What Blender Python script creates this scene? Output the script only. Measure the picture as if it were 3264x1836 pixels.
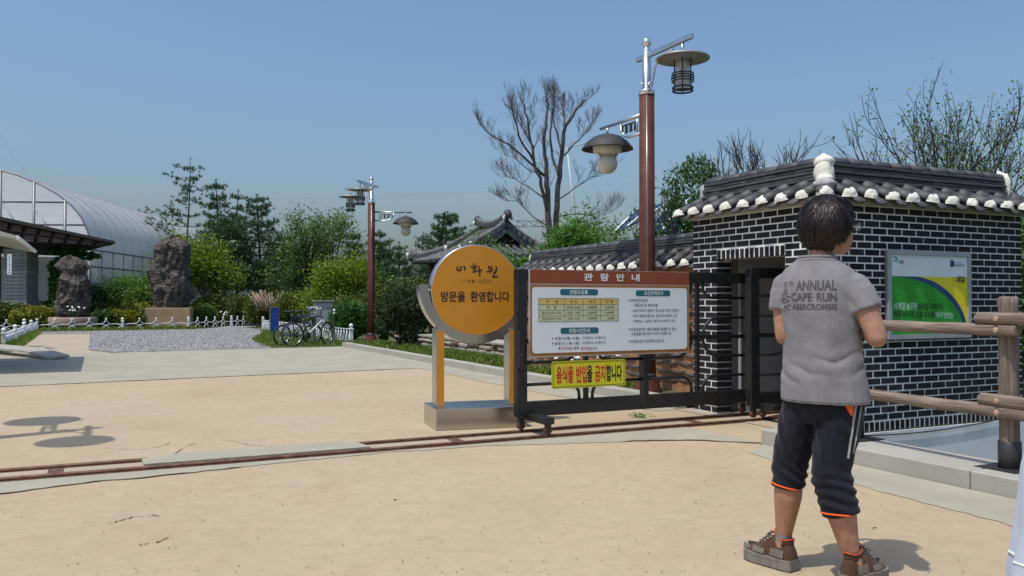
import bpy, bmesh, math, random
import numpy as np
from mathutils import Vector, Matrix, Quaternion
from mathutils.bvhtree import BVHTree
from mathutils import noise as mnoise

for o in list(bpy.data.objects):
    bpy.data.objects.remove(o)
SC = bpy.context.scene
COL = SC.collection
R = math.radians
PI = math.pi

# ------------------------------------------------------------------ camera
F_PX, CX, HOR, CAM_H = 2700.0, 1632.0, 960.0, 1.25
cam_data = bpy.data.cameras.new('camera')
cam_data.sensor_width = 36.0
cam_data.lens = 36.0 * F_PX / 3264.0
cam_data.clip_start = 0.05
cam_data.clip_end = 4000.0
cam = bpy.data.objects.new('camera', cam_data)
cam.location = (0, 0, CAM_H)
cam.rotation_euler = (R(90.0) + math.atan((HOR - 918.0) / F_PX), 0, 0)
COL.objects.link(cam)
SC.camera = cam

# ------------------------------------------------------------------ sky and sun
SUN_ELEV = R(67.0)
SUN_DIR = Vector((-0.72, -0.69, 0)).normalized() * math.cos(SUN_ELEV) + Vector((0, 0, math.sin(SUN_ELEV)))
world = bpy.data.worlds.new('World')
SC.world = world
world.use_nodes = True
wn = world.node_tree.nodes
wl = world.node_tree.links
wn.clear()
sky = wn.new('ShaderNodeTexSky')
sky.sky_type = 'NISHITA'
sky.sun_disc = False
sky.sun_elevation = SUN_ELEV
sky.sun_rotation = math.atan2(SUN_DIR.x, SUN_DIR.y)
sky.altitude = 0
sky.air_density = 1.36
sky.dust_density = 3.8
sky.ozone_density = 8.5
bg = wn.new('ShaderNodeBackground')
bg.inputs['Strength'].default_value = 0.148
out = wn.new('ShaderNodeOutputWorld')
wl.new(sky.outputs[0], bg.inputs[0])
wl.new(bg.outputs[0], out.inputs[0])
sun_data = bpy.data.lights.new('sun', 'SUN')
sun_data.energy = 3.3
sun_data.angle = R(0.5)
sun_data.color = (1.0, 0.95, 0.87)
sun = bpy.data.objects.new('sun', sun_data)
sun.rotation_euler = SUN_DIR.to_track_quat('Z', 'Y').to_euler()
sun.location = (-10, -10, 30)
COL.objects.link(sun)
SC.view_settings.view_transform = 'Standard'
SC.view_settings.look = 'None'
SC.view_settings.exposure = 0.0
SC.view_settings.gamma = 1.0
SC.view_settings.use_curve_mapping = False
SC.cycles.max_bounces = 6
SC.cycles.transparent_max_bounces = 12
SC.cycles.use_denoising = True

# ------------------------------------------------------------------ frames of reference
# the whole place is laid out on one grid: t runs along the gate track, n across it
TH = R(26.0)
TX = Vector((math.cos(TH), math.sin(TH), 0))
TN = Vector((-math.sin(TH), math.cos(TH), 0))
ORG = Vector((-0.37, 7.43, 0))

def T(s, n, z=0.0):
    v = ORG + TX * s + TN * n
    return Vector((v.x, v.y, z))

def G(px, py, z=0.0):
    y = (CAM_H - z) * F_PX / (py - HOR)
    return Vector(((px - CX) / F_PX * y, y, z))

def P(px, py, y):
    return Vector(((px - CX) / F_PX * y, y, CAM_H - (py - HOR) / F_PX * y))

# ------------------------------------------------------------------ object helpers
def tag(o, label=None, cat=None, group=None, kind=None):
    if label: o['label'] = label
    if cat: o['category'] = cat
    if group: o['group'] = group
    if kind: o['kind'] = kind
    return o

def empty(name, loc=(0, 0, 0), rz=0.0):
    o = bpy.data.objects.new(name, None)
    o.location = loc
    o.rotation_euler = (0, 0, rz)
    o.empty_display_size = 0.1
    COL.objects.link(o)
    return o

def link(name, me, parent=None, loc=None, rot=None, scale=None):
    o = bpy.data.objects.new(name, me)
    COL.objects.link(o)
    if parent is not None: o.parent = parent
    if loc is not None: o.location = loc
    if rot is not None: o.rotation_euler = rot
    if scale is not None: o.scale = scale
    return o

def kids(o):
    return [c for c in o.children]

def copy_tree(o, parent=None):
    c = o.copy()
    COL.objects.link(c)
    c.parent = parent
    for ch in kids(o):
        copy_tree(ch, c)
    return c

def smooth(me, on=True):
    me.polygons.foreach_set('use_smooth', [on] * len(me.polygons))
    return me

def np_mesh(name, V, F, mat, smooth_on=False):
    """V (n,3) float array, F (m,k) int array with k = 3 or 4"""
    V = np.asarray(V, dtype=np.float32).reshape(-1, 3)
    F = np.asarray(F, dtype=np.int32)
    k = F.shape[1]
    me = bpy.data.meshes.new(name)
    me.vertices.add(len(V)); me.vertices.foreach_set('co', V.ravel())
    me.loops.add(F.size); me.loops.foreach_set('vertex_index', F.ravel())
    me.polygons.add(len(F))
    me.polygons.foreach_set('loop_start', np.arange(0, F.size, k, dtype=np.int32))
    me.polygons.foreach_set('loop_total', np.full(len(F), k, dtype=np.int32))
    if smooth_on: me.polygons.foreach_set('use_smooth', [True] * len(F))
    me.update(calc_edges=True)
    if mat: me.materials.append(mat)
    return me

def frame_of(d):
    d = Vector(d).normalized()
    up = Vector((0, 0, 1)) if abs(d.z) < 0.95 else Vector((1, 0, 0))
    a = d.cross(up).normalized()
    b = d.cross(a).normalized()
    return a, b

class MB:
    """collects shapes into one mesh"""
    def __init__(s): s.v = []; s.f = []; s.sm = []
    def add(s, vs, fs, sm=False):
        o = len(s.v)
        s.v += [tuple(v) for v in vs]
        s.f += [tuple(i + o for i in f) for f in fs]
        s.sm += [sm] * len(fs)
        return s
    def box(s, c, d, rz=0.0, m=None, bev=0.0):
        cx, cy, cz = c; hx, hy, hz = d[0] / 2, d[1] / 2, d[2] / 2
        if bev > 0:
            b = min(bev, hx * .49, hy * .49, hz * .49)
            bm = bmesh.new()
            bmesh.ops.create_cube(bm, size=1)
            for v in bm.verts: v.co = Vector((v.co.x * 2 * hx, v.co.y * 2 * hy, v.co.z * 2 * hz))
            bmesh.ops.bevel(bm, geom=list(bm.edges), offset=b, segments=1, affect='EDGES')
            vs = [v.co.copy() for v in bm.verts]
            bm.verts.index_update()
            fs = [[v.index for v in f.verts] for f in bm.faces]
            bm.free()
        else:
            vs = [Vector((x * hx, y * hy, z * hz)) for x in (-1, 1) for y in (-1, 1) for z in (-1, 1)]
            fs = [(0, 1, 3, 2), (4, 6, 7, 5), (0, 4, 5, 1), (2, 3, 7, 6), (0, 2, 6, 4), (1, 5, 7, 3)]
        if rz:
            q = Matrix.Rotation(rz, 3, 'Z'); vs = [q @ v for v in vs]
        if m is not None: vs = [m @ v for v in vs]
        vs = [v + Vector(c) for v in vs]
        return s.add(vs, fs)
    def tube(s, pts, r, n=8, cap=True, sm=True, flat=None):
        pts = [Vector(p) for p in pts]
        rs = r if isinstance(r, (list, tuple)) else [r] * len(pts)
        vs = []; fs = []
        a = b = None
        for i, p in enumerate(pts):
            if i == 0: d = pts[1] - p
            elif i == len(pts) - 1: d = p - pts[i - 1]
            else: d = (pts[i + 1] - pts[i - 1])
            d = d.normalized() if d.length > 1e-9 else Vector((0, 0, 1))
            if a is None: a, b = frame_of(d)
            else:
                a = (a - d * a.dot(d))
                a = a.normalized() if a.length > 1e-6 else frame_of(d)[0]
                b = d.cross(a).normalized()
            for k in range(n):
                t = 2 * PI * k / n
                vs.append(p + (a * math.cos(t) + b * math.sin(t)) * rs[i])
        for i in range(len(pts) - 1):
            for k in range(n):
                k2 = (k + 1) % n
                fs.append((i * n + k, i * n + k2, (i + 1) * n + k2, (i + 1) * n + k))
        s.add(vs, fs, sm)
        if cap:
            o = len(s.v) - len(vs)
            s.f.append(tuple(o + k for k in reversed(range(n)))); s.sm.append(False)
            s.f.append(tuple(o + (len(pts) - 1) * n + k for k in range(n))); s.sm.append(False)
        return s
    def cyl(s, p0, p1, r, n=12, r1=None, sm=True):
        return s.tube([p0, p1], [r, r if r1 is None else r1], n, True, sm)
    def lathe(s, prof, c=(0, 0, 0), n=16, sm=True, axis=None):
        """prof: list of (radius, z); rotated about z through c"""
        vs = []; fs = []
        for (r, z) in prof:
            for k in range(n):
                t = 2 * PI * k / n
                vs.append(Vector((r * math.cos(t), r * math.sin(t), z)))
        for i in range(len(prof) - 1):
            for k in range(n):
                k2 = (k + 1) % n
                fs.append((i * n + k, i * n + k2, (i + 1) * n + k2, (i + 1) * n + k))
        fs.append(tuple(reversed(range(n))))
        fs.append(tuple((len(prof) - 1) * n + k for k in range(n)))
        if axis is not None: vs = [axis @ v for v in vs]
        return s.add([v + Vector(c) for v in vs], fs, sm)
    def ball(s, c, r, n=12, m=8, sc=(1, 1, 1)):
        prof = [(max(r * math.sin(PI * i / m), 1e-4), -r * math.cos(PI * i / m)) for i in range(m + 1)]
        vs = []; fs = []
        for (q, z) in prof:
            for k in range(n):
                t = 2 * PI * k / n
                vs.append(Vector((q * math.cos(t) * sc[0], q * math.sin(t) * sc[1], z * sc[2])) + Vector(c))
        for i in range(m):
            for k in range(n):
                k2 = (k + 1) % n
                fs.append((i * n + k, i * n + k2, (i + 1) * n + k2, (i + 1) * n + k))
        return s.add(vs, fs, True)
    def prism(s, poly, z0, z1):
        """poly: list of (x, y) counter-clockwise"""
        n = len(poly)
        vs = [Vector((x, y, z0)) for x, y in poly] + [Vector((x, y, z1)) for x, y in poly]
        fs = [tuple(reversed(range(n))), tuple(range(n, 2 * n))] + [(i, (i + 1) % n, n + (i + 1) % n, n + i) for i in range(n)]
        return s.add(vs, fs)
    def quad(s, a, b, c, d): return s.add([a, b, c, d], [(0, 1, 2, 3)])
    def mesh(s, name, mat):
        me = bpy.data.meshes.new(name)
        me.from_pydata(s.v, [], s.f)
        me.polygons.foreach_set('use_smooth', s.sm)
        if mat: me.materials.append(mat)
        me.update()
        return me
    def build(s, name, mat, parent=None, loc=None, rot=None):
        return link(name, s.mesh(name, mat), parent, loc, rot)

def arc(c, r, a0, a1, n, u, w):
    c = Vector(c); u = Vector(u); w = Vector(w)
    return [c + (u * math.cos(a0 + (a1 - a0) * i / n) + w * math.sin(a0 + (a1 - a0) * i / n)) * r for i in range(n + 1)]

# ------------------------------------------------------------------ materials
def mat_new(name):
    m = bpy.data.materials.new(name)
    m.use_nodes = True
    nt = m.node_tree
    nt.nodes.clear()
    o = nt.nodes.new('ShaderNodeOutputMaterial')
    p = nt.nodes.new('ShaderNodeBsdfPrincipled')
    nt.links.new(p.outputs[0], o.inputs[0])
    return m, nt, p

def ramp(nt, fac, stops):
    r = nt.nodes.new('ShaderNodeValToRGB')
    e = r.color_ramp.elements
    while len(e) < len(stops): e.new(0.5)
    for i, (pos, c) in enumerate(stops):
        e[i].position = pos
        e[i].color = (c[0], c[1], c[2], 1) if not isinstance(c, (int, float)) else (c, c, c, 1)
    nt.links.new(fac, r.inputs[0])
    return r

def noise_node(nt, vec, scale, detail=4, rough=0.55, dist=0.0):
    n = nt.nodes.new('ShaderNodeTexNoise')
    n.inputs['Scale'].default_value = scale
    n.inputs['Detail'].default_value = detail
    n.inputs['Roughness'].default_value = rough
    n.inputs['Distortion'].default_value = dist
    if vec is not None: nt.links.new(vec, n.inputs['Vector'])
    return n

def coords(nt, kind='obj', scale=None):
    if kind == 'world':
        g = nt.nodes.new('ShaderNodeNewGeometry'); v = g.outputs['Position']
    else:
        g = nt.nodes.new('ShaderNodeTexCoord'); v = g.outputs['Object']
    if scale is not None:
        mp = nt.nodes.new('ShaderNodeMapping'); mp.inputs['Scale'].default_value = scale
        nt.links.new(v, mp.inputs[0]); v = mp.outputs[0]
    return v

def mixc(nt, fac, a, b, mode='MIX'):
    m = nt.nodes.new('ShaderNodeMix'); m.data_type = 'RGBA'; m.blend_type = mode
    def put(sock, v):
        if isinstance(v, (tuple, list)): sock.default_value = (v[0], v[1], v[2], 1)
        else: nt.links.new(v, sock)
    if isinstance(fac, (int, float)): m.inputs[0].default_value = fac
    else: nt.links.new(fac, m.inputs[0])
    put(m.inputs[6], a); put(m.inputs[7], b)
    return m.outputs[2]

def bump(nt, p, h, strength=0.3, dist=0.01):
    b = nt.nodes.new('ShaderNodeBump')
    b.inputs['Strength'].default_value = strength
    b.inputs['Distance'].default_value = dist
    nt.links.new(h, b.inputs['Height'])
    nt.links.new(b.outputs[0], p.inputs['Normal'])
    return b

def mk(name, c, rough=0.7, metal=0.0, var=0.25, scale=8.0, bstr=0.15, bdist=0.004, fine=60.0, kind='obj', stretch=None,
       perobj=0.0, spec=0.5, dirt=None, dirt_amt=0.0, dirt_scale=2.0):
    m, nt, p = mat_new(name)
    v = coords(nt, kind, stretch)
    n1 = noise_node(nt, v, scale, 5)
    lo = tuple(x * (1 - var) for x in c); hi = tuple(min(x * (1 + var), 1) for x in c)
    col = ramp(nt, n1.outputs[0], [(0.3, lo), (0.7, hi)]).outputs[0]
    if dirt_amt > 0:
        nd = noise_node(nt, v, dirt_scale, 6, 0.65)
        f = ramp(nt, nd.outputs[0], [(0.45, 0.0), (0.75, dirt_amt)])
        col = mixc(nt, f.outputs[0], col, dirt)
    if perobj > 0:
        oi = nt.nodes.new('ShaderNodeObjectInfo')
        f = ramp(nt, oi.outputs['Random'], [(0.0, 1 - perobj), (1.0, 1 + perobj)])
        col = mixc(nt, 1.0, col, f.outputs[0], 'MULTIPLY')
    nt.links.new(col, p.inputs['Base Color'])
    p.inputs['Roughness'].default_value = rough
    p.inputs['Metallic'].default_value = metal
    p.inputs['Specular IOR Level'].default_value = spec
    if bstr > 0:
        n2 = noise_node(nt, v, fine, 4, 0.6)
        bump(nt, p, n2.outputs[0], bstr, bdist)
    return m

def leaf_mat(name, cols, rough=0.5, trans=0.35):
    """cols: list of colours spread over the single leaves"""
    m = bpy.data.materials.new(name); m.use_nodes = True
    nt = m.node_tree; nt.nodes.clear()
    o = nt.nodes.new('ShaderNodeOutputMaterial')
    g = nt.nodes.new('ShaderNodeNewGeometry')
    st = [(i / max(len(cols) - 1, 1), c) for i, c in enumerate(cols)]
    rc = ramp(nt, g.outputs['Random Per Island'], st)
    p = nt.nodes.new('ShaderNodeBsdfPrincipled')
    p.inputs['Roughness'].default_value = rough
    p.inputs['Specular IOR Level'].default_value = 0.3
    tl = nt.nodes.new('ShaderNodeBsdfTranslucent')
    tc = mixc(nt, 1.0, rc.outputs[0], (1.25, 1.35, 0.5), 'MULTIPLY')
    nt.links.new(rc.outputs[0], p.inputs['Base Color'])
    nt.links.new(tc, tl.inputs[0])
    mx = nt.nodes.new('ShaderNodeMixShader'); mx.inputs[0].default_value = trans
    nt.links.new(p.outputs[0], mx.inputs[1]); nt.links.new(tl.outputs[0], mx.inputs[2])
    nt.links.new(mx.outputs[0], o.inputs[0])
    return m

M = {}
M['black_brick'] = mk('black_brick', (0.014, 0.0135, 0.015), 0.7, var=0.3, scale=14, bstr=0.35, bdist=0.003, fine=90, kind='world', perobj=0.7, dirt=(0.045, 0.042, 0.04), dirt_amt=0.35, dirt_scale=9, spec=0.25)
M['mortar'] = mk('mortar', (0.80, 0.79, 0.76), 0.9, var=0.06, scale=20, bstr=0.3, bdist=0.002, fine=120, dirt=(0.55, 0.53, 0.49), dirt_amt=0.4, dirt_scale=4)
M['roof_tile'] = mk('roof_tile', (0.052, 0.052, 0.056), 0.6, var=0.3, scale=9, bstr=0.25, bdist=0.003, fine=110, kind='world', perobj=0.22, dirt=(0.12, 0.115, 0.1), dirt_amt=0.4, dirt_scale=5)
M['old_tile'] = mk('old_tile', (0.085, 0.085, 0.088), 0.7, var=0.35, scale=6, bstr=0.3, bdist=0.004, fine=60, kind='world', perobj=0.3, dirt=(0.2, 0.2, 0.19), dirt_amt=0.5, dirt_scale=3)
M['plaster'] = mk('plaster', (0.70, 0.68, 0.60), 0.85, var=0.12, scale=14, bstr=0.8, bdist=0.012, fine=26, kind='world', dirt=(0.4, 0.37, 0.3), dirt_amt=0.35, dirt_scale=10)
M['grey_plaster'] = mk('grey_plaster', (0.36, 0.36, 0.35), 0.9, var=0.2, scale=8, bstr=0.6, bdist=0.01, fine=30)
M['render_grey'] = mk('render_grey', (0.50, 0.51, 0.52), 0.85, var=0.12, scale=3, bstr=0.25, bdist=0.004, fine=50, kind='world', dirt=(0.34, 0.34, 0.33), dirt_amt=0.35, dirt_scale=2.2)
M['plinth_white'] = mk('plinth_white', (0.74, 0.74, 0.74), 0.8, var=0.1, scale=3, bstr=0.2, bdist=0.004, fine=40, dirt=(0.52, 0.51, 0.48), dirt_amt=0.4, dirt_scale=2.5)
M['gate_black'] = mk('gate_black', (0.010, 0.011, 0.012), 0.42, var=0.3, scale=10, bstr=0.12, bdist=0.002, fine=70, dirt=(0.06, 0.05, 0.04), dirt_amt=0.35, dirt_scale=9)
M['steel'] = mk('steel', (0.55, 0.56, 0.57), 0.3, 1.0, var=0.1, scale=10, bstr=0.03, bdist=0.001, fine=90)
M['bright_steel'] = mk('bright_steel', (0.78, 0.79, 0.80), 0.2, 1.0, var=0.06, scale=10, bstr=0.0)
M['grey_metal'] = mk('grey_metal', (0.30, 0.30, 0.29), 0.5, 0.6, var=0.15, scale=8, bstr=0.05)
M['dark_metal'] = mk('dark_metal', (0.05, 0.05, 0.052), 0.5, 0.5, var=0.2, scale=8, bstr=0.05)
M['pole_brown'] = mk('pole_brown', (0.085, 0.026, 0.018), 0.6, var=0.2, scale=5, bstr=0.35, bdist=0.003, fine=130, kind='world', dirt=(0.14, 0.065, 0.045), dirt_amt=0.45, dirt_scale=7, spec=0.25)
M['dome_dark'] = mk('dome_dark', (0.028, 0.028, 0.030), 0.65, var=0.2, scale=8, bstr=0.04)
M['cream_plastic'] = mk('cream_plastic', (0.58, 0.56, 0.48), 0.5, var=0.08, scale=5, bstr=0.05)
M['globe_white'] = mk('globe_white', (0.60, 0.58, 0.50), 0.28, var=0.1, scale=4, bstr=0.02, dirt=(0.36, 0.33, 0.26), dirt_amt=0.4, dirt_scale=6)
M['rust'] = mk('rust', (0.13, 0.055, 0.032), 0.65, 0.3, var=0.4, scale=20, bstr=0.4, bdist=0.003, fine=120, kind='world', dirt=(0.30, 0.19, 0.12), dirt_amt=0.45, dirt_scale=12)
M['concrete'] = mk('concrete', (0.335, 0.312, 0.235), 0.9, var=0.1, scale=2.2, bstr=0.35, bdist=0.003, fine=160, kind='world', dirt=(0.27, 0.25, 0.195), dirt_amt=0.6, dirt_scale=0.9)
M['granite'] = mk('granite', (0.36, 0.345, 0.295), 0.85, var=0.28, scale=240, bstr=0.3, bdist=0.002, fine=200, kind='world', dirt=(0.27, 0.25, 0.19), dirt_amt=0.6, dirt_scale=1.8)
M['path_tan'] = mk('path_tan', (0.37, 0.305, 0.215), 0.92, var=0.1, scale=1.5, bstr=0.3, bdist=0.004, fine=120, kind='world', dirt=(0.34, 0.31, 0.24), dirt_amt=0.5, dirt_scale=0.7)
M['gravel'] = mk('gravel', (0.30, 0.295, 0.285), 0.95, var=0.45, scale=28, bstr=1.0, bdist=0.03, fine=26, kind='world')
M['stone_chip'] = mk('stone_chip', (0.35, 0.345, 0.335), 0.9, var=0.5, scale=6, bstr=0.2, fine=80, kind='world')
M['log'] = mk('log', (0.215, 0.165, 0.125), 0.85, var=0.45, scale=6, bstr=0.8, bdist=0.006, fine=9, stretch=(0.8, 14, 14), dirt=(0.055, 0.04, 0.03), dirt_amt=0.85, dirt_scale=2.2)
M['log_post'] = mk('log_post', (0.20, 0.155, 0.12), 0.85, var=0.45, scale=6, bstr=0.8, bdist=0.006, fine=9, stretch=(14, 14, 0.8), dirt=(0.055, 0.04, 0.03), dirt_amt=0.85, dirt_scale=2.2)
M['peg'] = mk('peg', (0.42, 0.27, 0.18), 0.8, var=0.2, scale=30)
M['bark'] = mk('bark', (0.075, 0.06, 0.047), 0.9, var=0.4, scale=5, bstr=0.8, bdist=0.02, fine=14, stretch=(3, 3, 0.7))
M['bark_grey'] = mk('bark_grey', (0.085, 0.07, 0.058), 0.9, var=0.4, scale=5, bstr=0.8, bdist=0.015, fine=18, stretch=(3, 3, 0.7))
M['bark_dark'] = mk('bark_dark', (0.038, 0.03, 0.028), 0.9, var=0.35, scale=6, bstr=0.5, bdist=0.01, fine=20)
M['white_paint'] = mk('white_paint', (0.78, 0.79, 0.80), 0.45, var=0.05, scale=6, bstr=0.05)
M['ink'] = mk('ink', (0.018, 0.014, 0.014), 0.6, var=0.1, scale=10, bstr=0.0)
M['ink_red'] = mk('ink_red', (0.55, 0.03, 0.02), 0.5, var=0.05, scale=10, bstr=0.0)
M['print_white'] = mk('print_white', (0.75, 0.77, 0.78), 0.5, var=0.03, scale=4, bstr=0.0)
M['rock'] = mk('rock', (0.078, 0.066, 0.057), 0.95, var=0.7, scale=3.2, bstr=1.0, bdist=0.12, fine=7, kind='obj', dirt=(0.21, 0.19, 0.17), dirt_amt=0.6, dirt_scale=5)
M['soil'] = mk('soil', (0.20, 0.115, 0.065), 0.95, var=0.35, scale=4, bstr=0.8, bdist=0.02, fine=30, kind='world')
M['clay_wall'] = mk('clay_wall', (0.30, 0.15, 0.075), 0.95, var=0.4, scale=6, bstr=0.9, bdist=0.02, fine=22, kind='world')
M['flower_white'] = mk('flower_white', (0.75, 0.75, 0.70), 0.6, var=0.05, bstr=0)
M['rubber'] = mk('rubber', (0.016, 0.016, 0.017), 0.75, var=0.2, scale=20, bstr=0.2, fine=100)
M['wire'] = mk('wire', (0.05, 0.055, 0.06), 0.6, var=0.1, bstr=0)
# ------------------------------------------------------------------ ground materials
def sand_material():
    m, nt, p = mat_new('packed_sand')
    v = coords(nt, 'world')
    big = noise_node(nt, v, 0.35, 4, 0.6, 0.6)
    mid = noise_node(nt, v, 2.3, 6, 0.65)
    grain = noise_node(nt, v, 300, 3, 0.6)
    c = ramp(nt, big.outputs[0], [(0.30, (0.385, 0.290, 0.185)), (0.55, (0.420, 0.332, 0.214)), (0.75, (0.405, 0.338, 0.240))]).outputs[0]
    c = mixc(nt, ramp(nt, mid.outputs[0], [(0.35, 0.0), (0.8, 0.55)]).outputs[0], c, (0.425, 0.348, 0.240))
    g = ramp(nt, grain.outputs[0], [(0.25, 0.80), (0.5, 1.0), (0.75, 1.16)]).outputs[0]
    c = mixc(nt, 1.0, c, g, 'MULTIPLY')
    # reddish earth blown over it
    red = noise_node(nt, v, 0.55, 5, 0.6, 1.2)
    c = mixc(nt, ramp(nt, red.outputs[0], [(0.55, 0.0), (0.75, 0.40)]).outputs[0], c, (0.385, 0.262, 0.165))
    worn = noise_node(nt, coords(nt, 'world'), 1.1, 8, 0.75, 1.0)
    c = mixc(nt, 1.0, c, ramp(nt, worn.outputs[0], [(0.25, 0.92), (0.5, 1.0), (0.72, 1.04)]).outputs[0], 'MULTIPLY')
    blot = noise_node(nt, v, 9, 5, 0.7)
    c = mixc(nt, 1.0, c, ramp(nt, blot.outputs[0], [(0.3, 0.91), (0.6, 1.04)]).outputs[0], 'MULTIPLY')
    # dark specks of grit
    vo = nt.nodes.new('ShaderNodeTexVoronoi'); vo.inputs['Scale'].default_value = 16
    nt.links.new(v, vo.inputs['Vector'])
    sp = ramp(nt, vo.outputs['Distance'], [(0.045, 1.0), (0.075, 0.0)])
    gate = noise_node(nt, v, 1.1, 3)
    spg = nt.nodes.new('ShaderNodeMath'); spg.operation = 'MULTIPLY'
    nt.links.new(sp.outputs[0], spg.inputs[0])
    nt.links.new(ramp(nt, gate.outputs[0], [(0.56, 0.0), (0.72, 0.6)]).outputs[0], spg.inputs[1])
    c = mixc(nt, spg.outputs[0], c, (0.16, 0.11, 0.07))
    nt.links.new(c, p.inputs['Base Color'])
    p.inputs['Roughness'].default_value = 0.95
    p.inputs['Specular IOR Level'].default_value = 0.2
    h = nt.nodes.new('ShaderNodeMath'); h.operation = 'MULTIPLY_ADD'
    nt.links.new(mid.outputs[0], h.inputs[0]); h.inputs[1].default_value = 1.2
    nt.links.new(grain.outputs[0], h.inputs[2])
    bump(nt, p, h.outputs[0], 0.35, 0.004)
    return m

def lawn_material():
    m, nt, p = mat_new('rough_lawn')
    v = coords(nt, 'world')
    a = noise_node(nt, v, 0.5, 5, 0.6); b = noise_node(nt, v, 25, 4, 0.7)
    c = ramp(nt, a.outputs[0], [(0.3, (0.055, 0.085, 0.022)), (0.55, (0.10, 0.115, 0.035)), (0.75, (0.19, 0.15, 0.07))]).outputs[0]
    c = mixc(nt, 1.0, c, ramp(nt, b.outputs[0], [(0.3, 0.6), (0.7, 1.35)]).outputs[0], 'MULTIPLY')
    nt.links.new(c, p.inputs['Base Color']); p.inputs['Roughness'].default_value = 0.95
    bump(nt, p, b.outputs[0], 1.0, 0.05)
    return m
M['sand'] = sand_material()
M['lawn'] = lawn_material()

def sheet(name, pts, z, mat, kind='structure', parent=None):
    me = bpy.data.meshes.new(name)
    me.from_pydata([(p[0], p[1], z) for p in pts], [], [tuple(range(len(pts)))])
    me.materials.append(mat); me.update()
    if me.polygons[0].normal.z < 0: me.flip_normals()
    o = link(name, me, parent)
    if parent is None: o['kind'] = kind
    return o

def jag(pts, rng, step=0.08, amp=0.02):
    """a broken edge: resample a polyline with small offsets"""
    out = []
    for i in range(len(pts) - 1):
        a = Vector(pts[i]); b = Vector(pts[i + 1]); L = (b - a).length
        k = max(1, int(L / step)); d = (b - a).normalized(); q = Vector((-d.y, d.x, 0))
        for j in range(k):
            out.append(a + (b - a) * (j / k) + q * rng.uniform(-amp, amp) + q * amp * 2.0 * mnoise.noise(Vector((a.x + j * step * 1.3, a.y, 0.3))))
    out.append(Vector(pts[-1]))
    return out

rng = random.Random(7)
# the one ground sheet, with a sunken yard (s 2.83..12, n -9..-0.97) to the right of the brick house
def ground_mesh():
    m = MB(); A = 1500.0
    def q(s0, s1, n0, n1):
        m.quad(T(s0, n0, -0.012), T(s1, n0, -0.012), T(s1, n1, -0.012), T(s0, n1, -0.012))
    q(-A, 2.80, -A, A); q(12.0, A, -A, A); q(2.80, 12.0, -A, -9.0); q(2.80, 12.0, -0.97, A)
    # walls and floor of the sunken yard
    D = -1.15
    m.quad(T(2.80, -9, D), T(12, -9, D), T(12, -0.97, D), T(2.80, -0.97, D))
    m.quad(T(2.80, -9, D), T(2.80, -0.97, D), T(2.80, -0.97, -0.012), T(2.80, -9, -0.012))
    m.quad(T(12, -0.97, D), T(12, -9, D), T(12, -9, -0.012), T(12, -0.97, -0.012))
    m.quad(T(12, -9, D), T(2.80, -9, D), T(2.80, -9, -0.012), T(12, -9, -0.012))
    m.quad(T(3.0, -0.968, D), T(12, -0.968, D), T(12, -0.968, -0.012), T(3.0, -0.968, -0.012))
    return m
tag(ground_mesh().build('ground', M['lawn']), kind='structure')

# sand of the forecourt
front = [T(-26, 6.6), T(-14, 7.1), T(-8, 7.45), T(-4.2, 7.6), T(-1.5, 7.85), T(1.0, 8.05), T(2.5, 8.12)]
fj = jag(front, rng, 0.12, 0.02)
sand_pts = fj + [T(2.50, 5.0), T(2.56, 2.2), T(3.1, 1.0), T(3.1, -1.0), T(2.27, -1.12), T(2.22, -3.0), T(2.25, -5.0), T(2.4, -14), T(-26, -14)]
sheet('forecourt', sand_pts, 0.0, M['sand'])
# grey concrete strip that crosses behind it
back = [T(3.08, 16.2), T(1.27, 16.1), T(-2.6, 15.85), T(-9, 15.6), T(-26, 15.2)]
strip = [Vector((p.x, p.y, 0)) for p in jag(front, rng, 0.1, 0.016)]
strip = [p - TN * 0.05 for p in strip] + [T(3.08, 8.1)] + back
sheet('concrete_strip', strip, 0.004, M['concrete'])
# dark open joint along the broken edge of the strip
jp = [p - TN * 0.055 for p in fj]
jm = MB()
M['crack_dark'] = mk('crack_dark', (0.11, 0.08, 0.055), 0.95, var=0.3, scale=30, bstr=0)
def crack(name, pts, w, z=0.003, parent=None, rng=rng, jitter=0.5):
    mb = MB(); L = []; Rr = []
    for i, p in enumerate(pts):
        p = Vector(p)
        d = (Vector(pts[min(i + 1, len(pts) - 1)]) - Vector(pts[max(i - 1, 0)])).normalized()
        q = Vector((-d.y, d.x, 0)); ww = w * (1 + rng.uniform(-jitter, jitter))
        if i in (0, len(pts) - 1): ww = w * 0.1
        L.append(Vector((p.x, p.y, z)) + q * ww); Rr.append(Vector((p.x, p.y, z)) - q * ww)
    n = len(pts)
    mb.add(L + Rr, [(i, n + i, n + i + 1, i + 1) for i in range(n - 1)])
    me = mb.mesh(name, M['crack_dark'])
    o = link(name, me, parent)
    if parent is None: o['kind'] = 'structure'
    return o
fc = bpy.data.objects['forecourt']
seg = [p for p in jp if -9 < (p - ORG).dot(TX) < 2.4]
crack('joint_crack', seg, 0.016, 0.0085, fc)
crack_paths = [
    [(540, 1460), (600, 1420), (630, 1412)],
    [(330, 1672), (400, 1655), (440, 1645), (500, 1641), (510, 1643)],
    [(440, 1735), (500, 1728), (530, 1718), (540, 1710)],
    [(330, 1428), (450, 1434), (520, 1422), (550, 1408)],
    [(640, 1395), (730, 1402), (810, 1420), (900, 1424), (1000, 1419), (1040, 1418)],
]
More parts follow.
